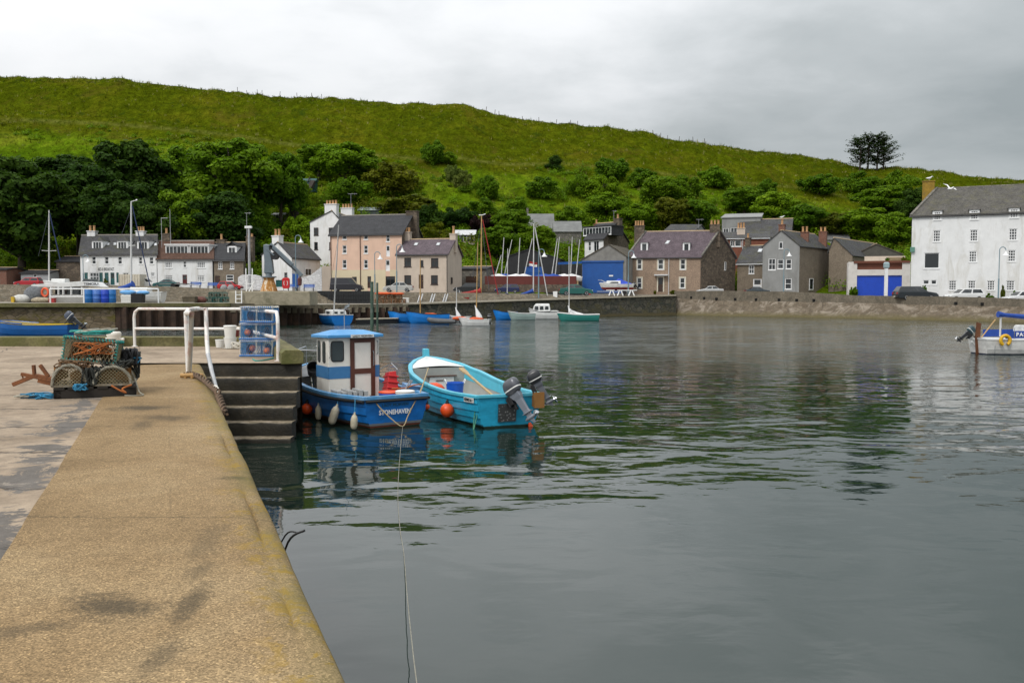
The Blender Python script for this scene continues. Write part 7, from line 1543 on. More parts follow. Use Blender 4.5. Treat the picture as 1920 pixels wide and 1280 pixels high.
def car(label, px, Y, w_px, kind, face, paintc, name='parked_car', grp='cars parked along the harbour street', yaw=0, rails=False, cat='car', z=None):
    z = road_z(px)+.035 if z is None else z; L0 = PROF[kind][0][-1][0]-PROF[kind][0][0][0]; s = w_px*Y/F/L0
    root = thing(name, label, cat, (gx(px,Y),Y,z), R((0 if face == 'R' else 180)+yaw), grp); pr, (cx0, cx1, tx0, tx1, th) = PROF[kind]; hw = .82
    cm = paint('car_'+'_'.join(str(int(c*1000)) for c in paintc), paintc, .2); W2 = {}
    side = [(x, zz) for x, zz in pr]; poly = side + [(pr[-1][0]-.12,.24),(pr[0][0]+.12,.24)]
    def ringat(y, k): return [V((x*(1-k*.03), y, .25+(zz-.25)*(1-k*.06) if zz > .3 else zz)) for x, zz in poly]
    q = MB(); q.loft([ringat(-hw,1), ringat(-hw+.05,0), ringat(hw-.05,0), ringat(hw,1)]); body = q.build('body', cm, root, bevel=.02)
    belt = .92 if kind == 'hatch' else .95 if kind != 'van' else 1.18
    Bq = [V((cx0,-hw+.06,belt)), V((cx1,-hw+.06,belt-.02)), V((cx1,hw-.06,belt-.02)), V((cx0,hw-.06,belt))]; Tq = [V((tx0,-.60,th)), V((tx1,-.60,th)), V((tx1,.60,th)), V((tx0,.60,th))]
    q = MB(); q.loft([[p+V((0,0,-.05)) for p in Bq], Bq, [b_.lerp(t_,.96) for b_, t_ in zip(Bq,Tq)], [V((p.x*.97+.01,p.y*.93,p.z+.03)) for p in Tq]]); q.build('roof', cm, root, bevel=.015)
    def pane(nm, a, b_, c, d, u0, u1, v0=.1, v1=.86, o=.012):
        n = (b_-a).cross(d-a).normalized()
        if n.dot(a+c-V((0,0,2*belt)) if abs(n.y) < .5 else V((0,a.y,0))) < 0: n = -n
        f = lambda u, v: a.lerp(b_,u).lerp(d.lerp(c,u), v) + n*o
        q = MB(); q.add([f(u0,v0), f(u1,v0), f(u1,v1), f(u0,v1)], [(0,1,2,3)]); q.build(nm, CGL, root)
    for i0, i1 in ((0,1),(3,2)):
        sp = (.05,.47,.53,.93) if kind != 'van' else (.74,.76,.78,.97)
        if kind == 'estate': pane('side_window', Bq[i0],Bq[i1],Tq[i1],Tq[i0], .03,.28); pane('side_window', Bq[i0],Bq[i1],Tq[i1],Tq[i0], .31,.60); pane('side_window', Bq[i0],Bq[i1],Tq[i1],Tq[i0], .63,.94)
        else:
            if kind != 'van': pane('side_window', Bq[i0],Bq[i1],Tq[i1],Tq[i0], sp[0], sp[1])
            pane('side_window', Bq[i0],Bq[i1],Tq[i1],Tq[i0], sp[2], sp[3])
    pane('windscreen', Bq[1],Bq[2],Tq[2],Tq[1], .06,.94); pane('rear_window', Bq[3],Bq[0],Tq[0],Tq[3], .08,.92)
    wb = 1.25 if kind == 'hatch' else 1.32 if kind != 'van' else 1.6
    for x in (-wb, wb):
        for y in (-1,1):
            q = MB(); q.lathe([(.18,0),(.29,.0),(.31,.03),(.31,.15),(.29,.18),(.18,.18)], 18, (x, y*(hw-.165) if y > 0 else -hw+.165, .31), (0,y,0)); wh = q.build('wheel', TYRE, root, smooth=40)
            q = MB(); q.lathe([(.01,.172),(.19,.185),(.2,.17)], 14, (x, y*(hw-.165), .31), (0,y,0)); q.build('hubcap', HUB, wh)
    for y in (-.58,.58):
        xf = pr[-2][0]; q = MB(); q.box(xf-.12,xf+.012,y-.17,y+.17,.58,.72); q.build('headlight', LAMPW, root, bevel=.02)
        xr = pr[1][0]; q = MB(); q.box(xr-.012,xr+.1,y-.13,y+.13,.66,.86); q.build('tail_light', LAMPR, root, bevel=.02)
    q = MB(); q.box(pr[-1][0]-.1,pr[-1][0]+.06,-.76,.76,.30,.48); q.build('bumper', TRIMB if kind != 'saloon' else cm, root, bevel=.03); q = MB(); q.box(pr[0][0]-.06,pr[0][0]+.1,-.76,.76,.30,.50); q.build('bumper', TRIMB if kind != 'saloon' else cm, root, bevel=.03)
    q = MB(); q.box(pr[0][0]-.075,pr[0][0]-.062,-.25,.25,.36,.46); q.build('number_plate', PLATE, root)
    root.scale = (s,s,s); return root
car('red hatchback parked by the boathouse at the far left', 55, 126, 48, 'hatch', 'L', (.36,.012,.02))
car('dark green grey hatchback in front of the teal shopfront', 177, 124.5, 42, 'hatch', 'R', (.035,.05,.045))
car('white van parked in front of the shopfront house', 272, 123.5, 40, 'van', 'R', (.66,.66,.65), 'parked_van', cat='van')
car('teal saloon parked before the cottage with brown tiled roof', 312, 123.5, 46, 'saloon', 'L', (.012,.085,.085))
car('white car behind the red one at the small brown cottage', 424, 122, 34, 'hatch', 'L', (.55,.55,.54))
car('red hatchback parked in front of the small brown cottage', 432, 119, 44, 'hatch', 'R', (.40,.015,.02))
car('black van parked in front of the peach building', 651, 119, 60, 'van', 'R', (.018,.018,.024), 'parked_van', cat='van')
car('silver saloon parked in front of the peach and cream houses', 747, 116.5, 55, 'saloon', 'L', (.42,.42,.40))
car('black estate car parked right of the cream house', 876, 119, 52, 'estate', 'L', (.015,.018,.018))
car('navy blue hatchback parked before the dark red fence', 951, 119.5, 46, 'hatch', 'L', (.012,.018,.07))
car('teal green hatchback parked left of the blue shed', 1080, 123, 62, 'saloon', 'R', (.012,.10,.085))
car('silver saloon half hidden by the parapet near the stone gable', 1331, 131, 48, 'saloon', 'L', (.45,.46,.46))
car('dark blue grey car half hidden before the slated cottage', 1420, 128, 46, 'saloon', 'R', (.04,.055,.065))
car('black estate car half hidden beside the wide blue garage door', 1717, 109, 76, 'estate', 'R', (.02,.025,.03))
car('white hatchback half hidden under the grid windows', 1808, 106.5, 67, 'hatch', 'L', (.66,.67,.67))
car('white car half hidden at the right edge of the picture', 1916, 104, 68, 'hatch', 'L', (.64,.65,.66))
# ------------------------------------------------------------------ street lamps
LPOLE = mat('lamp_post_blue_grey', (.16,.24,.28), .5, .1); LHEAD = mat('lamp_shade_white', (.74,.75,.75), .35, .04)
def lamp(label, px, ybase, ytop, Y, side=1, zb=None, s=1.0):
    zb = road_z(px)-.1 if zb is None else zb; H_ = at(px, ytop, Y).z - zb; root = thing('street_lamp', label, 'street lamp', (gx(px,Y),Y,zb), 0, 'swan neck street lamps'); rr_ = .36*s
    q = MB(); q.tube([(0,0,0),(0,0,H_*.45)], .085, 8); q.tube([(0,0,H_*.45),(0,0,H_-rr_*1.6)]+[(side*rr_*(1-math.cos(a_)),0,H_-rr_+rr_*math.sin(a_)-.0) for a_ in [R(180*k/8) for k in range(9)]][0:9], .05, 8); q.build('pole', LPOLE, root, smooth=60)
    q = MB(); q.lathe([(.38,-.62),(.36,-.55),(.18,-.42),(.12,-.22),(.06,-.18),(.05,0)], 14, (side*2*rr_,0,H_-rr_)); q.build('lamp_shade', LHEAD, root, smooth=50)
lamp('street lamp in front of the white gable house', 555, 535, 441, 121); lamp('street lamp in the middle of the peach building front', 703, 545, 472, 119); lamp('tall street lamp between the peach and cream houses', 744, 547, 458, 113)
lamp('street lamp with blue base before the dark red fence', 1010, 560, 467, 117, zb=2.4); lamp('street lamp at the right edge of the blue shed', 1178, 552, 470, 124, 1); lamp('street lamp in front of the grey gabled house', 1469, 545, 467, 126, 1); lamp('street lamp before the long white harbour building', 1872, 558, 463, 104, 1); lamp('street lamp at the left corner of the white shopfront house', 157, 535, 478, 126.5, 1)
q = MB(); p = at(468,526,118); tp = at(466,428,118); zz0 = road_z(468)-.2; r = thing('floodlight_pole', 'grey pole with a white box lamp in front of the brown cottage gable', 'pole', (p.x,118,zz0)); q.tube([(0,0,0),(0,0,tp.z-zz0)], [.17,.15], 10); q.build('pole', GALV, r); q = MB(); q.box(-.5,.4,-.2,.2,tp.z-zz0-.02,tp.z-zz0+.28); q.build('lamp_head', LHEAD, r, bevel=.05)
p = at(1653,566,111.5); r = thing('beacon_post', 'white post with a grey lamp box before the wide blue garage door', 'post', (p.x,110.3,1.6)); tp = at(1653,503,110.3).z-1.6; q = MB(); q.box(-.17,.17,-.14,.14,0,tp); q.build('post', WFR, r); q = MB(); q.box(.172,.19,-.12,.12,0,tp*.75); q.build('red_stripe', paint('signal_red', (.45,.015,.02)), r); q = MB(); q.loft([[V((k*sx,k*sy*.8,z_)) for sx, sy in ((-1,-1),(1,-1),(1,1),(-1,1))] for k, z_ in ((.2,tp),(.28,tp+.1),(.28,tp+.6),(.16,tp+.75))]); q.build('lamp_box', mat('lamp_box_grey', (.3,.4,.42), .4, .1), r)
q = MB(); p = at(303,440,130)
for dx in (0, 1.25): q.tube([V((p.x+dx,130,4)), V((p.x+dx,130,at(303,408 if dx == 0 else 392,130).z))], .035, 5)
q.tube([V((p.x,130,at(303,409,130).z)), V((p.x+.9,130,at(303,409,130).z))], .03, 5); tag(q.build('chimney_aerial', GALV), 'thin television aerials above the white terrace chimney', 'aerial')
def aerial(label, px, yt, yb_, Y, w_=.6): q = MB(); a, b_ = at(px,yb_,Y), at(px,yt,Y); q.tube([a,b_], .03, 5); q.tube([b_+V((-w_*.5,0,-.05)), b_+V((w_,0,-.05))], .022, 5); q.tube([b_+V((w_*.6,0,-.25)), b_+V((w_*.6,0,.12))], .018, 4); tag(q.build('aerial', GALV), label, 'aerial')
aerial('tall thin aerial above the grey pole and brown cottage', 462.5, 399, 446, 131); aerial('thin aerial on the rear chimney of the tall white house', 658, 363, 392, 147, 1.0); aerial('thin aerial over the slate hung house stack', 1151, 395, 412, 155, .5); aerial('aerial above the purple roofed house ridge', 1310, 411, 428, 150, .9)
# ------------------------------------------------------------------ crane corner
CY = 87.5; cbk = MB(); a = at(432,546,86); b_ = at(583,546,86); cbk.box(a.x,b_.x,85.6,89.0,1.9,a.z); o = cbk.build('crane_plinth', mat('plinth_concrete', (.30,.265,.19), .9, .2, .7, .02, stain=(.10,.095,.05), stain_amt=.8, stain_scale=.7), bevel=.08); tag(o, 'long mossy concrete plinth carrying the grey crane', 'plinth'); PZ = a.z
r = thing('quay_crane', 'grey knuckle boom crane folded on a rusty conical pedestal', 'crane', V((gx(504.5,CY),CY,PZ+.005))); off = r.location.copy(); A = lambda x, y, dy=0: at(x,y,CY+dy) - off
m, t, b = nt('rusty_white'); vec = coords(t,'Object',(2.2,2.2,.5)); L(t, ramp(t, noi(t,vec,1.6,6,.75,.5), [(.38,(.62,.60,.52)),(.5,(.45,.22,.05)),(.66,(.22,.08,.02))]), b.inputs['Base Color']); b.inputs['Roughness'].default_value = .8
s = CY/F; q = MB(); q.lathe([(16.5*s,0),(9.3*s,23*s),(11*s,23.5*s),(11*s,25.5*s)], 8); q.build('pedestal', m, r)
CGR = paint('crane_grey', (.13,.165,.19), .4, (.07,.08,.09)); q = MB(); q.lathe([(14*s,0),(14*s,2*s),(6*s,2.5*s),(5.5*s,8*s),(7*s,9*s)], 14, (0,0,25.5*s)); q.build('slew_ring', CGR, r, smooth=40)
q = MB(); q.loft([[p+V((dx,dy,0)) for dx, dy in ((-w_,-.3),(w_,-.3),(w_,.3),(-w_,.3))] for p, w_ in ((A(505,512),.44),(A(504,490),.36),(A(501,470),.28),(A(501,459),.3))]); q.build('column', CGR, r, bevel=.04)
q = MB(); q.bar(A(498,461), A(512,464), .42, .36); q.bar(A(506,459), A(548,498), .42, .46); q.bar(A(540,491,.02), A(566,517,.02), .34, .36); q.bar(A(500,466,-.3), A(514,479,-.3), .14, .12); q.build('boom', CGR, r, bevel=.03)
q = MB(); q.tube([A(504,462,-.32), A(514,470,-.32), A(530,486,-.32), A(555,508,-.32)], .05, 6); q.lathe([(.22,-.3),(.36,-.3),(.36,.3),(.22,.3)], 14, A(516,480), (0,1,0)); q.build('hydraulics', NAVY, r)
q = MB(); q.tube([A(563,516), A(562,528)], .09, 6); q.lathe([(.05,0),(.2,.1),(.22,.7),(.1,.8)], 8, A(562,536)); q.build('hook_block', mat('hook_maroon', (.10,.03,.03), .6, .2), r)
q = MB()
for k in range(2): q.tube([A(505+9*math.cos(x_)*(1 if k else -1)*.9, 511+4*math.sin(x_)) for x_ in [R(-90+200*i/8) for i in range(9)]], .04, 5)
q.build('hose', NAVY, r)
r = thing('lifebuoy_cabinet', 'red lifebuoy cabinet with white bracket marks near the crane', 'cabinet', at(536,545,87)); off = r.location.copy(); A = lambda x, y, dy=0: at(x,y,87+dy) - off
q = MB(); a, b_ = A(529.5,541), A(543,520.5); q.ext([V((x_,-.1,z_)) for x_, z_ in rrect((a.x+b_.x)/2,(a.z+b_.z)/2,b_.x-a.x,b_.z-a.z,.2)], (0,.22,0)); cb_ = q.build('cabinet', CRED, r, bevel=.03)
for sx in (-1,1): q = MB(); q.tube([V(((a.x+b_.x)/2+sx*(.08+.10*math.cos(x_)), -.115, (a.z+b_.z)/2+.22*math.sin(x_))) for x_ in [R(-65+130*i/8) for i in range(9)]], .028, 6); q.build('mark', WFR, cb_)
q = MB()
for x_ in (532,540): q.tube([A(x_,546), A(x_,538)], .035, 6)
q.build('post', GALV, r)
def ladder(name, label, x0, x1, yt, yb_, Yt, Yb, m, lean=0, w_=.05, n=8):
    q = MB()
    for x in (x0,x1): q.bar(at(x,yb_,Yb), at(x+lean,yt,Yt), w_, w_)
    for k in range(1,n): f = k/n; q.bar(at(x0+lean*f,yb_+(yt-yb_)*f,Yb+(Yt-Yb)*f), at(x1+lean*f,yb_+(yt-yb_)*f,Yb+(Yt-Yb)*f), w_*.7, w_*.7, (0,1,0))
    tag(q.build(name, m), label, 'ladder')
ladder('white_ladder', 'white ladder hanging over the quay at the left end of the plinth', 442, 453, 545, 575, 85.4, 85.2, WFR, 0, .09, 4)
ladder('step_stand', 'white painted frame steps standing on the left end of the plinth', 462, 473, 525, 546, 87, 87, WFR, 0, .09, 3); q = MB(); q.bar(at(467,546,87), at(477,527,87), .1, .1); tag(q.build('wooden_strut', WFR), 'white diagonal strut beside the frame steps on the plinth', 'strut')
ladder('step_stand', 'tall white frame behind the frame steps and grey pole', 461, 473, 503, 528, 95, 95, WFR, 0, .09, 2)
for i, (x, lab) in enumerate(((783,'first'),(806,'middle'),(830,'right hand'))):
    Y0 = lerp_tab(QL,x+5,1); Yw = Y0+apw(x)+.4; ladder('wall_ladder', {0:'leftmost of three grey ladders leaning on the stone wall by the cream house',1:'middle one of three grey ladders leaning on the stone wall by the cream house',2:'rightmost of three grey ladders leaning on the stone wall by the cream house'}[i], x, x+5, 551, 567, Yw, Yw-.9, GALV, 5, .09, 7)
# benches
q = None
for i, (x, Y, lab) in enumerate(((366.5,122,'blue bench before the long boxed dormer cottage'),(399,121,'blue bench at the corner of the small brown cottage'),(549,121,'blue bench beside the lifebuoy cabinet and white house'),(579,120,'blue bench against the whitewashed wall near the black van'))):
    loc = V((gx(x,Y),Y,road_z(x)+.03))
    if i == 0:
        bench = thing('bench', lab, 'bench', loc, 0, 'blue benches along the street'); bb = paint('bench_blue', (.03,.12,.42), .5)
        q = MB()
        for k in range(3): q.box(-.75,.75,-.2+k*.14,-.2+k*.14+.11,.43,.46)
        q.build('seat', bb, bench); q = MB()
        for k in range(3): q.box(-.75,.75,.23+k*.02,.26+k*.02,.55+k*.13,.65+k*.13)
        q.build('backrest', bb, bench)
        for sx in (-.6,.6): q = MB(); q.bar((sx,-.18,0),(sx,-.18,.43),.06,.06); q.bar((sx,.22,0),(sx,.3,.95),.06,.06); q.bar((sx,-.2,.41),(sx,.22,.41),.06,.06); q.build('leg', TRIMB, bench)
    else: o = copy_tree(bench); o.location = loc; o['label'] = lab
# ------------------------------------------------------------------ left quay clutter
QY = 80.3; qz_ = 2.22
def qp(px, dy=0): return V((gx(px,QY+dy),QY+dy,qz_))
root = thing('ferry_boat', 'white passenger boat with a long raised canopy lettered TEMORA on the left quay', 'boat', qp(125,2.0), 0); off = root.location.copy(); A = lambda x, y, dy=0: at(x,y,82.3+dy) - off
q = MB(); P_ = [A(58,537.5),A(59,533.5),A(100,531),A(150,527.5),A(176,528.5),A(189,538),A(160,536),A(118,538.5)]; q.ext(P_, (0,1.7,0)); cn = q.build('canopy', WGEL, root, bevel=.02)
tp = A(171.5,532.4); text_mesh('TEMORA', .30, mat('letter_grey', (.10,.10,.11), .7, 0), 'lettering', root, (tp.x,-.012,tp.z), (math.pi/2,0,0), width=1.42, bold=.006)
for x in (96,110,119,134,154): q = MB(); q.bar(A(x,538,.1), A(x,553,.1), .22, .1); q.build('post', WGEL, root)
q = MB(); a, b_ = A(94,553), A(157,538); q.box(a.x,b_.x,.9,.95,a.z,b_.z); q.build('window', GLASS, root)
q = MB(); rgs = []
for x, yt, hw_ in ((62,557,.35),(75,553,.7),(100,552,.85),(140,552,.85),(160,554,.6)): p_ = A(x,yt); rgs.append([V((p_.x,.85-hw_,p_.z)),V((p_.x,.85-hw_*.5,-.05)),V((p_.x,.85+hw_*.5,-.05)),V((p_.x,.85+hw_,p_.z))])
q.loft(rgs); q.build('hull', WGEL, root)
for x0_, y0_, lab, rr_ in ((84.5,548,'orange lifebuoy hung under the lettered white canopy',.36),(49,559,'orange lifebuoy lying low at the left end of the quay',.28)):
    q = MB(); c0 = at(x0_,y0_,81.6); q.tube([c0+V((rr_*.78*math.cos(a_),0,rr_*math.sin(a_))) for a_ in [2*math.pi*k/20 for k in range(20)]], .1, 8, closed=True); tag(q.build('lifebuoy', mat('lifebuoy_orange', (.72,.10,.03), .5, .08), smooth=60), lab, 'lifebuoy')
r0 = [V((gx(x,79.6),79.6,qz_)) for x in (94,157,297)]; up = V((0,0,at(94,541.5,79.6).z-qz_))
root = thing('quay_railing', 'white railing along the left quay edge in front of the blue drums', 'railing', r0[0]); q = MB(); q.tube([p+up for p in r0], .06, 8); q.build('top_rail', WFR, root, off=r0[0])
q = MB(); q.tube([r0[0]+up*.45, r0[1]+up*.45], .05, 8); q.build('mid_rail', WFR, root, off=r0[0])
for p in r0: q = MB(); q.tube([p, p+up], .065, 8); q.build('post', WFR, root, off=r0[0])
drum = None
for i, (x, lab, m_) in enumerate(((166,'leftmost blue drum on the quay with faded greenish side',paint('drum_teal_blue',(.01,.14,.42),.5)),(182,'widest pale blue drum with drilled holes on the quay',paint('drum_pale_blue',(.06,.17,.50),.5)),(197.5,'deep blue drum third along the quay',paint('drum_deep_blue',(.006,.05,.46),.45)),(209.5,'rightmost blue drum on the quay, half behind its neighbour',MATS['drum_teal_blue']))):
    q = MB(); rr_ = .36 if i != 1 else .42; q.lathe([(rr_*.9,0),(rr_,.05),(rr_,.35),(rr_*1.04,.38),(rr_,.41),(rr_,.75),(rr_*1.04,.78),(rr_,.81),(rr_,1.12),(rr_*.9,1.17),(.01,1.15)], 18); r = thing('drum', lab, 'drum', qp(x,.5+.25*(i%2)), 0, 'blue drums on the quay'); q.build('barrel', m_, r, smooth=40); q = MB()
    for sx in (-.12,.16): q.lathe([(.06,0),(.05,.05),(.01,.06)], 8, (sx,0,1.15))
    q.build('bung', NAVY, r)
def crate(name, label, px, dy, w_, d_, h_, m, cat='box', z=qz_, rz=0, lidm=None):
    r = thing(name, label, cat, V((gx(px,QY+dy),QY+dy,z+.004)), rz); q = MB(); q.loft([[V((sx*k*w_/2,sy*k*d_/2,zz)) for sx, sy in ((-1,-1),(1,-1),(1,1),(-1,1))] for k, zz in ((.92,0),(1,h_-.06),(1.05,h_-.06),(1.05,h_))]); q.build('box_body', m, r, bevel=.02)
    q = MB(); q.box(-w_*.47,w_*.47,-d_*.47,d_*.47,h_,h_+.03); q.build('lid', lidm or m, r)
crate('fish_bin', 'white plastic fish bin right of the blue drums', 238.5, .3, .9, .7, .62, WPL); crate('black_bin', 'black bin with blue sheeting right of the white fish bin', 259, .4, 1.0, .8, .78, NAVY)
bag('blue_sheet', 'pale blue crumpled sheet over the bins beside the blue drums', qp(240,.9)+V((0,0,.75)), .75, .5, .22, mat('pale_blue_sheet', (.12,.33,.62), .7, .15), 'sheet'); bag('blue_sheet', 'blue crumpled sheet at the right of the black bin', qp(268,.6)+V((0,0,.72)), .6, .4, .2, MATS['pale_blue_sheet'], 'sheet')
crate('red_white_box', 'small red and white box under the lettered boat', 98, .3, .5, .4, .42, paint('box_red', (.35,.03,.03)), lidm=WPL); crate('yellow_can', 'small yellow container at the left quay end', 24, .5, .25, .25, .5, paint('can_yellow', (.55,.36,.02)))
bag('grey_net_heap', 'grey heap of net beside the life ring at the left quay', qp(63,1.5), .9, .6, .85, mat('grey_net', (.13,.14,.15), .95, .4, 6.), 'net heap'); bag('white_heap', 'pale sacks piled left of the lettered boat', qp(40,1.0), .8, .5, .42, mat('pale_sacks', (.5,.5,.47), .9, .2, 4.), 'sacks'); bag('tan_heap', 'tan net heap low under the lettered boat', qp(76,.6), .9, .4, .28, mat('tan_net', (.33,.28,.2), .95, .4, 6.), 'net heap')
# laid-up yachts with masts on the left
def laid_up(label, px, Y, zb, L_, a, mpx, mtop, mbase, spr, hm, cov=None, extra=()):
    r, H = simple_boat('laid_up_yacht', label, V((gx(px,Y),Y,zb)), a, L_, 2.1, .9, hm, WGEL, WGEL, 'yacht', deckm=WGEL, draft=-.1)
    q = MB(); q.loft([[V((x*L_,y*k,z)) for x, y in ((.3,-.7),(.72,-.5),(.72,.5),(.3,.7))] for k, z in ((1,.9),(.9,1.25),(.7,1.35))]); q.build('cabin', WGEL, r, bevel=.04)
    mb_ = local(r,mpx,mbase,Y); ml = mast(r, mb_, local(r,mpx,mtop,Y), .10, MASTM, spr, [(local(r,*e[0]), local(r,*e[1]), e[2], e[3]) for e in extra])
    if cov: cover(r, local(r,*cov[0]), local(r,*cov[1]), cov[2], cov[3], cov[4])
    return r
laid_up('white yacht laid up behind the lettered boat with mast and dark furled forestay', 146, 113, 3.5, 4.2, 92, 92, 394, 528, (.43,.85,.15), WGEL, extra=(((93,400,113),(113,488,113),.07,mat('furled_navy',(.015,.03,.09),.8,.1)),((92,400,113),(72,480,113),.02,STAY)))
laid_up('small white yacht with blue boom cover and the tallest alloy mast at left', 305, 84, 2.25, 3.9, 92, 246, 378, 540, (.49,.55,2.6), WGEL, ((250,532,84),(222,540,84),.22,.10,SBLUE), extra=(((248,386,84),(281,535,84),.05,MATS['furled_navy']),((246,390,84),(226,445,84),.015,STAY)))
q = MB(); p = at(246,378,84); q.tube([p, p+V((.5,0,.12))], .03, 5); q.ball(p+V((.5,0,.14)), .08, 8); tag(q.build('wind_instrument', WFR), 'white wind instrument at the top of the tallest left mast', 'instrument')
r = thing('shipping_container', 'cream ribbed steel container before the shopfront house', 'container', V((gx(243,121.5),121.5,road_z(243)+.02))); q = MB(); q.box(-1.4,1.4,0,2.3,0,1.75); cr_ = mat('container_cream', (.55,.51,.42), .6, .12, 2., stain=(.3,.2,.12), stain_amt=.4); q.build('box_body', cr_, r); q = MB()
for k in range(9): q.box(-1.4+k*.34,-1.4+k*.34+.09,-.06,0,.08,1.68)
q.build('rib', cr_, r)
r = thing('flat_trailer', 'low grey flat trailer in front of the teal saloon', 'trailer', V((gx(327,118.5),118.5,road_z(327)+.02))); q = MB(); q.box(-1.75,1.75,-.7,.7,.45,.58); q.bar((1.75,0,.5),(2.6,0,.45),.1,.1); q.build('bed', mat('trailer_grey', (.16,.165,.16), .7, .2), r)
for y in (-.72,.72): q = MB(); q.lathe([(.1,0),(.28,0),(.3,.05),(.28,.14),(.1,.14)], 14, (.1,y-.07,.3), (0,1,0)); q.build('wheel', TYRE, r)
# green creels and boxes
gG = 'green creels heaped on the quay'; base = creel('lobster_creel', 'green creel heaped on the quay left of the plinth, lowest row at left', V((gx(393,87.5),87.5,2.17)), .1, .95, .6, .5, mat('creel_green', (.02,.13,.10), .7, .25, 6.), mat('net_green', (.02,.09,.08), .9, .3, 6.), NAVY, gG)
labs = ['green creel in the lowest row, second from the left of the heap','green creel in the lowest row at the plinth end of the heap','green creel in the upper row at the left of the heap','green creel in the upper row at the right of the heap']
for i, (x, dz) in enumerate(((407,0),(422,0),(400,.5),(415,.5))): o = copy_tree(base); o.location = V((gx(x,87.5),87.5+.1*i,2.17+dz)); o.rotation_euler = (0,0,.1+.07*i); o['label'] = labs[i]
bag('red_net_heap', 'dull red net heap left of the green creels', V((gx(374,86.5),86.5,2.15)), .7, .5, .35, mat('red_net', (.12,.05,.04), .95, .4, 5.), 'net heap'); crate('timber_box', 'dark timber box left of the dull red net heap', 356, 5.2, 1.2, .8, .5, mat('old_timber', (.09,.075,.05), .9, .3))
for x, lab in ((420,'left grey net sack on the wall above the green creels'),(433,'right grey net sack on the wall above the green creels')): bag('net_sack', lab, V((gx(x,97.6),97.6,3.25)), .38, .35, .42, mat('grey_sack', (.25,.25,.25), .9, .3, 6.), 'sack')
q = MB(); a = at(584,545.5,101.5); b_ = at(694,546.5,101.5); q.box(a.x,b_.x,101.2,102.6,1.85,a.z)
for k in range(24): x = a.x+(b_.x-a.x)*k/24; q.box(x,x+.06,101.14,101.2,1.9,a.z-.05)
for z_ in (2.4,2.85): q.box(a.x,b_.x,101.1,101.14,z_,z_+.05)
tag(q.build('black_hoarding', mat('black_sheeting', (.012,.014,.016), .5, .3, 2.)), 'long black sheeted stack along the quay below the peach building', 'stack')
bag('red_buoy', 'red buoy lying at the left end of the black sheeted stack', V((gx(587,90.5),90.5,1.93)), .3, .3, .26, CRED, 'buoy')
rr = random.Random(5); cw_ = mat('creel_wood', (.14,.08,.04), .9, .3, 5.); gW = 'brown wooden creels on the quay'; b0 = creel('lobster_creel', 'brown wooden creel at the left of the lower row below the cream house', V((gx(711,101.5),101.5,1.92)), .05, .95, .6, .5, cw_, mat('net_brown', (.16,.09,.04), .9, .3, 6.), ROPO, gW, inner=ORI)
lw = ['brown wooden creel second in the lower row below the cream house','brown wooden creel third in the lower row below the cream house','brown wooden creel at the right of the lower row below the cream house','brown wooden creel at the left of the upper row','brown wooden creel in the middle of the upper row','brown wooden creel at the right of the upper row']
for i, (x, dz) in enumerate(((726,0),(741,0),(752,.0),(716,.5),(731,.5),(745,.5))): o = copy_tree(b0); o.location = V((gx(x,101.5),101.5+.05*i,1.92+dz)); o.rotation_euler = (0,0,.3*math.sin(i*2)); o['label'] = lw[i]
bag('orange_net_heap', 'orange net heap on top of the left brown creels', V((gx(719,101.5),101.5,2.9)), 1.0, .4, .16, ORC, 'net heap'); bag('orange_net_heap', 'orange net heap on top of the right brown creels', V((gx(745,101.5),101.5,2.9)), .8, .4, .14, ORC, 'net heap'); crate('white_box', 'white plastic box right of the brown creels', 760, 22.5, .8, .6, .55, WPL, z=1.97)
# ------------------------------------------------------------------ sailing boats on the far apron
def apz(px): return lerp_tab(QL,px,2)+.03
sail_dinghy('boat ashore with red boom cover, tall varnished mast and red furled jib', 905, 114.5, 88, 3.6, SRED, WGEL, (903,404,114.5), (902,552,114.5), WMAST, False, None, z=apz(890)+.1, deckm=WGEL, sheer=.5, r_m=.10, cov=((902,545,114.5),(860,551,114.5),.28,.12,SRED), extra=(((905,412,114.5),(934,552,114.5),.065,SRED),((903,412,114.5),(886,520,114.5),.02,STAY),((903,412,114.5),(917,545,114.5),.03,STAY)))
q = MB(); p = at(903,404,114.5); q.box(p.x-.35,p.x+.1,114.4,114.6,p.z,p.z+.1); q.tube([p, p+V((.5,0,.2))], .05, 5); tag(q.build('masthead_fitting', WFR), 'white masthead fitting on the tall varnished mast', 'fitting')
sail_dinghy('white dinghy ashore with small blue sail cover between red and blue booms', 944, 116.0, 88, 2.9, WGEL, WGEL, (952,466,116), (951,553,116), MASTM, False, 'dinghies ashore on the far quay', z=apz(930)+.05, deckm=WGEL, sheer=.5, cov=((951.5,550,116),(944,559,116),.2,.25,SBLUE))
sail_dinghy('red and white dinghy ashore with long blue boom cover and tall alloy mast', 992, 118.5, 88, 2.6, SRED, WGEL, (1001,419,118.5), (1000,550,118.5), MASTM, False, 'dinghies ashore on the far quay', z=apz(975)+.03, deckm=WGEL, sheer=.45, r_m=.085, cov=((1000,545,118.5),(971,553,118.5),.24,.10,SBLUE), extra=(((1003,426,118.5),(1027,557,118.5),.07,MASTM),))
sail_dinghy('red covered dinghy ashore low on the quay left of the red boomed boat', 878, 112, 88, 2.4, SRED, SRED, (862,545,112), (862,556,112), MASTM, False, 'dinghies ashore on the far quay', z=apz(860), deckm=SRED, sheer=.42)
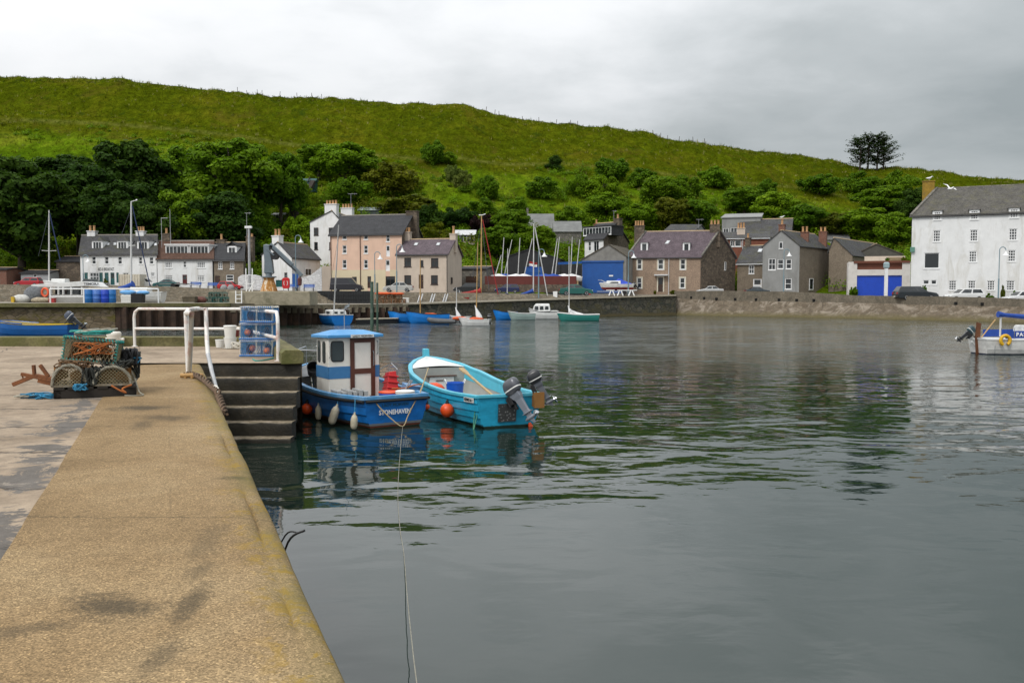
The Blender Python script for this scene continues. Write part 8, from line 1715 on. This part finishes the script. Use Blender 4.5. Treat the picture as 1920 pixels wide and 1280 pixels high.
# flag
r = thing('flagpole', 'flagpole with a red white and blue flag before the black shed', 'flagpole', V((gx(1010,121),121,3.0))); q = MB(); q.tube([(0,0,0),(0,0,at(1009,490,121).z-3.0)], .05, 6); q.build('pole', LPOLE, r)
fl = [at(992,490,121)-r.location, at(1007,500,121)-r.location]
for k, cc in enumerate((SRED, SWHITE, SBLUE)): q = MB(); rows = [[V((fl[0].x+(fl[1].x-fl[0].x)*i/8, .08*math.sin(i*1.1), fl[0].z-(k+j)*.30-.02*i+.04*math.sin(i*.9))) for i in range(9)] for j in (0,1)]; q.loft(rows, closed=False, caps=False); q.build('flag', cc, r)
# dinghies laid up in the yard: hull, cover and mast each
YD = [(943,(940,478),(928,518),SWHITE,'white covered yard dinghy at the left end, mast leaning right'),(950,(945,445),(940,515),SBLUE,'yard dinghy under blue cover with upright mast, second from left'),(957,(960,449),(946,515),SBLUE,'yard dinghy under blue cover, mast leaning right, third from left'),(976,(975,446),(971,519),SWHITE,'yard dinghy before the black shed gable with a lone upright mast'),(990,(998,447),(982,521),SWHITE,'yard dinghy before the blue shed door, mast leaning strongly right'),(1030,(1045,447),(1035,513),SBLUE,'blue covered yard dinghy right of the black gable, left of a pair'),(1046,(1049,444),(1041,516),SBLUE,'blue covered yard dinghy right of the black gable, right of a pair'),(1066,(1073,444),(1070,512),SWHITE,'white covered yard dinghy left of the blue shed with upright mast'),(1080,(1087,449),(1080,518),SWHITE,'white covered yard dinghy touching the blue shed with leaning mast')]
for i, (x, mt, mb_, cc, lab) in enumerate(YD):
    Y = 133.2 + .5*(i%3); zt = at(x,516,Y).z; r, H = simple_boat('yard_dinghy', lab, V((gx(x+10,Y),Y,zt-.75)), 90, 3.3, 1.4, .5, WGEL, WGEL, WGEL, 'dinghy', deckm=cc, group='dinghies laid up in the yard')
    mast(r, local(r,mb_[0],mb_[1],Y), local(r,mt[0],mt[1],Y), .07, MASTM); q = MB(); q.loft([[V((xx,y,z)) for y, z in ((-w_,.45),(0,h_),(w_,.45))] for xx, w_, h_ in ((.05,.55,.6),(1.4,.72,1.0),(2.6,.5,.75),(3.2,.1,.55))]); q.build('boat_cover', cc, r, bevel=.03); q = MB(); q.box(.5,.7,-.6,.6,-1.6,-.05); q.box(2.2,2.4,-.5,.5,-1.6,-.05); q.build('cradle', WOODL, r)
# speedboat on its trailer
r, H = simple_boat('speedboat', 'white speedboat with red bottom and blue canvas on a trailer by the blue shed', V((gx(1186,126),126,2.82+.75)), 88, 4.6, 1.9, .75, hullpaint('speedboat_hull', (.62,.62,.60), [(.28,(.22,.02,.015))]), WGEL, WGEL, 'speedboat', deckm=WGEL, draft=-.1, bow=1.2)
q = MB(); q.loft([[V((x,y*k,z)) for x, y in ((1.7,-.7),(3.6,-.45),(3.6,.45),(1.7,.7))] for k, z in ((1,.75),(.85,1.12),(.7,1.2))]); q.build('cuddy', WGEL, r, bevel=.04); q = MB(); q.hexa([(2.0,-.72,.88),(3.2,-.55,.88),(3.2,.55,.88),(2.0,.72,.88),(2.1,-.68,1.05),(2.9,-.55,1.05),(2.9,.55,1.05),(2.1,.68,1.05)]); q.build('window', GLASS, r)
q = MB(); q.loft([[V((x,y,z)) for y, z in ((-w_,.74),(-w_*.4,h_),(w_*.4,h_),(w_,.74))] for x, w_, h_ in ((.15,.75,.82),(.9,.8,1.1),(1.9,.7,1.52),(2.4,.55,1.2))]); q.build('canvas', mat('royal_canvas', (.03,.07,.45), .8, .12), r, bevel=.03)
q = MB(); q.tube([(3.4,.62,.85),(4.3,.35,1.25),(4.75,0,1.3),(4.3,-.35,1.25),(3.4,-.62,.85)], .03, 6); q.build('bow_rail', STEEL, r)
r = thing('boat_trailer', 'low metal trailer carrying the white speedboat', 'trailer', V((gx(1160,126),126,2.84))); q = MB(); q.box(-2.2,2.1,-.62,-.55,.42,.52); q.box(-2.2,2.1,.55,.62,.42,.52); q.box(-1.2,-1.1,-.55,.55,.42,.72); q.box(1.2,1.3,-.55,.55,.42,.75); q.bar((-2.2,0,.47),(-3.0,0,.45),.1,.1); q.build('chassis', GALV, r)
for y in (-.7,.7): q = MB(); q.lathe([(.1,0),(.27,0),(.29,.05),(.27,.14),(.1,.14)], 14, (.7,y-.07,.29), (0,1,0)); q.build('wheel', TYRE, r)
outboard('outboard_motor', 'black outboard raised on the stern of the white speedboat', at(1190,537,126)+V((0,0,.2)), R(180), 40, 1.0, DKC, DKC)
for i, (x, lab) in enumerate(((1147,'left white trestle under the speedboat trailer'),(1163,'middle white trestle under the speedboat trailer'),(1184,'right white trestle post at the quay edge by the blue shed'))):
    Y = 123.6; q = MB(); z0 = 2.72; cx = gx(x,Y); 
    for sx in (-1,1): q.bar((cx+sx*.38,Y-.2,z0),(cx+sx*.1,Y,z0+.72),.1,.1); q.bar((cx+sx*.38,Y+.2,z0),(cx+sx*.1,Y,z0+.72),.1,.1)
    q.box(cx-.75,cx+.75,Y-.07,Y+.07,z0+.7,z0+.8); tag(q.build('trestle', WFR), lab, 'trestle', 'white trestles by the speedboat')
r = thing('traffic_cone', 'orange and white traffic cone before the blue shed door', 'cone', V((gx(1106,127),127,2.82))); q = MB(); q.lathe([(.16,.05),(.05,.72),(.04,.74)], 12); q.build('cone_body', CRED, r); q = MB(); q.box(-.22,.22,-.22,.22,0,.05); q.build('base', TRIMB, r); q = MB(); q.lathe([(.118,.32),(.085,.52)], 12); q.build('band', WFR, r)
crate('white_cabinet', 'small white cabinet on the quay right of the blue boomed dinghy', 1041, 38.6, .55, .4, .85, WFR, z=2.4)
# gulls
def gull(label, p, fly=False):
    r = thing('gull', label, 'gull', p); q = MB(); q.loft([[V((x, w_*math.cos(a_), z_+h_*math.sin(a_))) for a_ in [2*math.pi*k/8 for k in range(8)]] for x, w_, h_, z_ in ((-.28,.015,.01,.20),(-.15,.07,.06,.20),(.02,.10,.09,.2),(.13,.075,.08,.24),(.19,.05,.05,.31),(.24,.05,.05,.34),(.28,.03,.03,.34),(.36,.008,.008,.325))])
    if fly:
        for s in (1,-1): q.add([(.1,s*.06,.22),(.0,s*.4,.42),(-.12,s*.75,.36),(-.1,s*.35,.36),(-.06,s*.06,.2)], [(0,1,2,3,4)])
    else: q.tube([(0,.03,0),(0,.03,.14)], .008, 4); q.tube([(0,-.03,0),(0,-.03,.14)], .008, 4)
    q.build('body', mat('gull_white', (.7,.7,.7), .7, .05), r, smooth=60); return r
gull('gull perched on the lichened yellow chimney', at(1742,339.5,116)+V((0,0,.05))).scale = (1.5,)*3
g_ = gull('gull flying low over the white building roof', at(1780,359,112), True); g_.scale = (1.6,)*3; g_.rotation_euler = (R(25),0,R(20))
gull('gull perched on the brick chimney pot of the grey gabled house', at(1466,410.5,136)+V((0,0,.0))).scale = (1.3,)*3
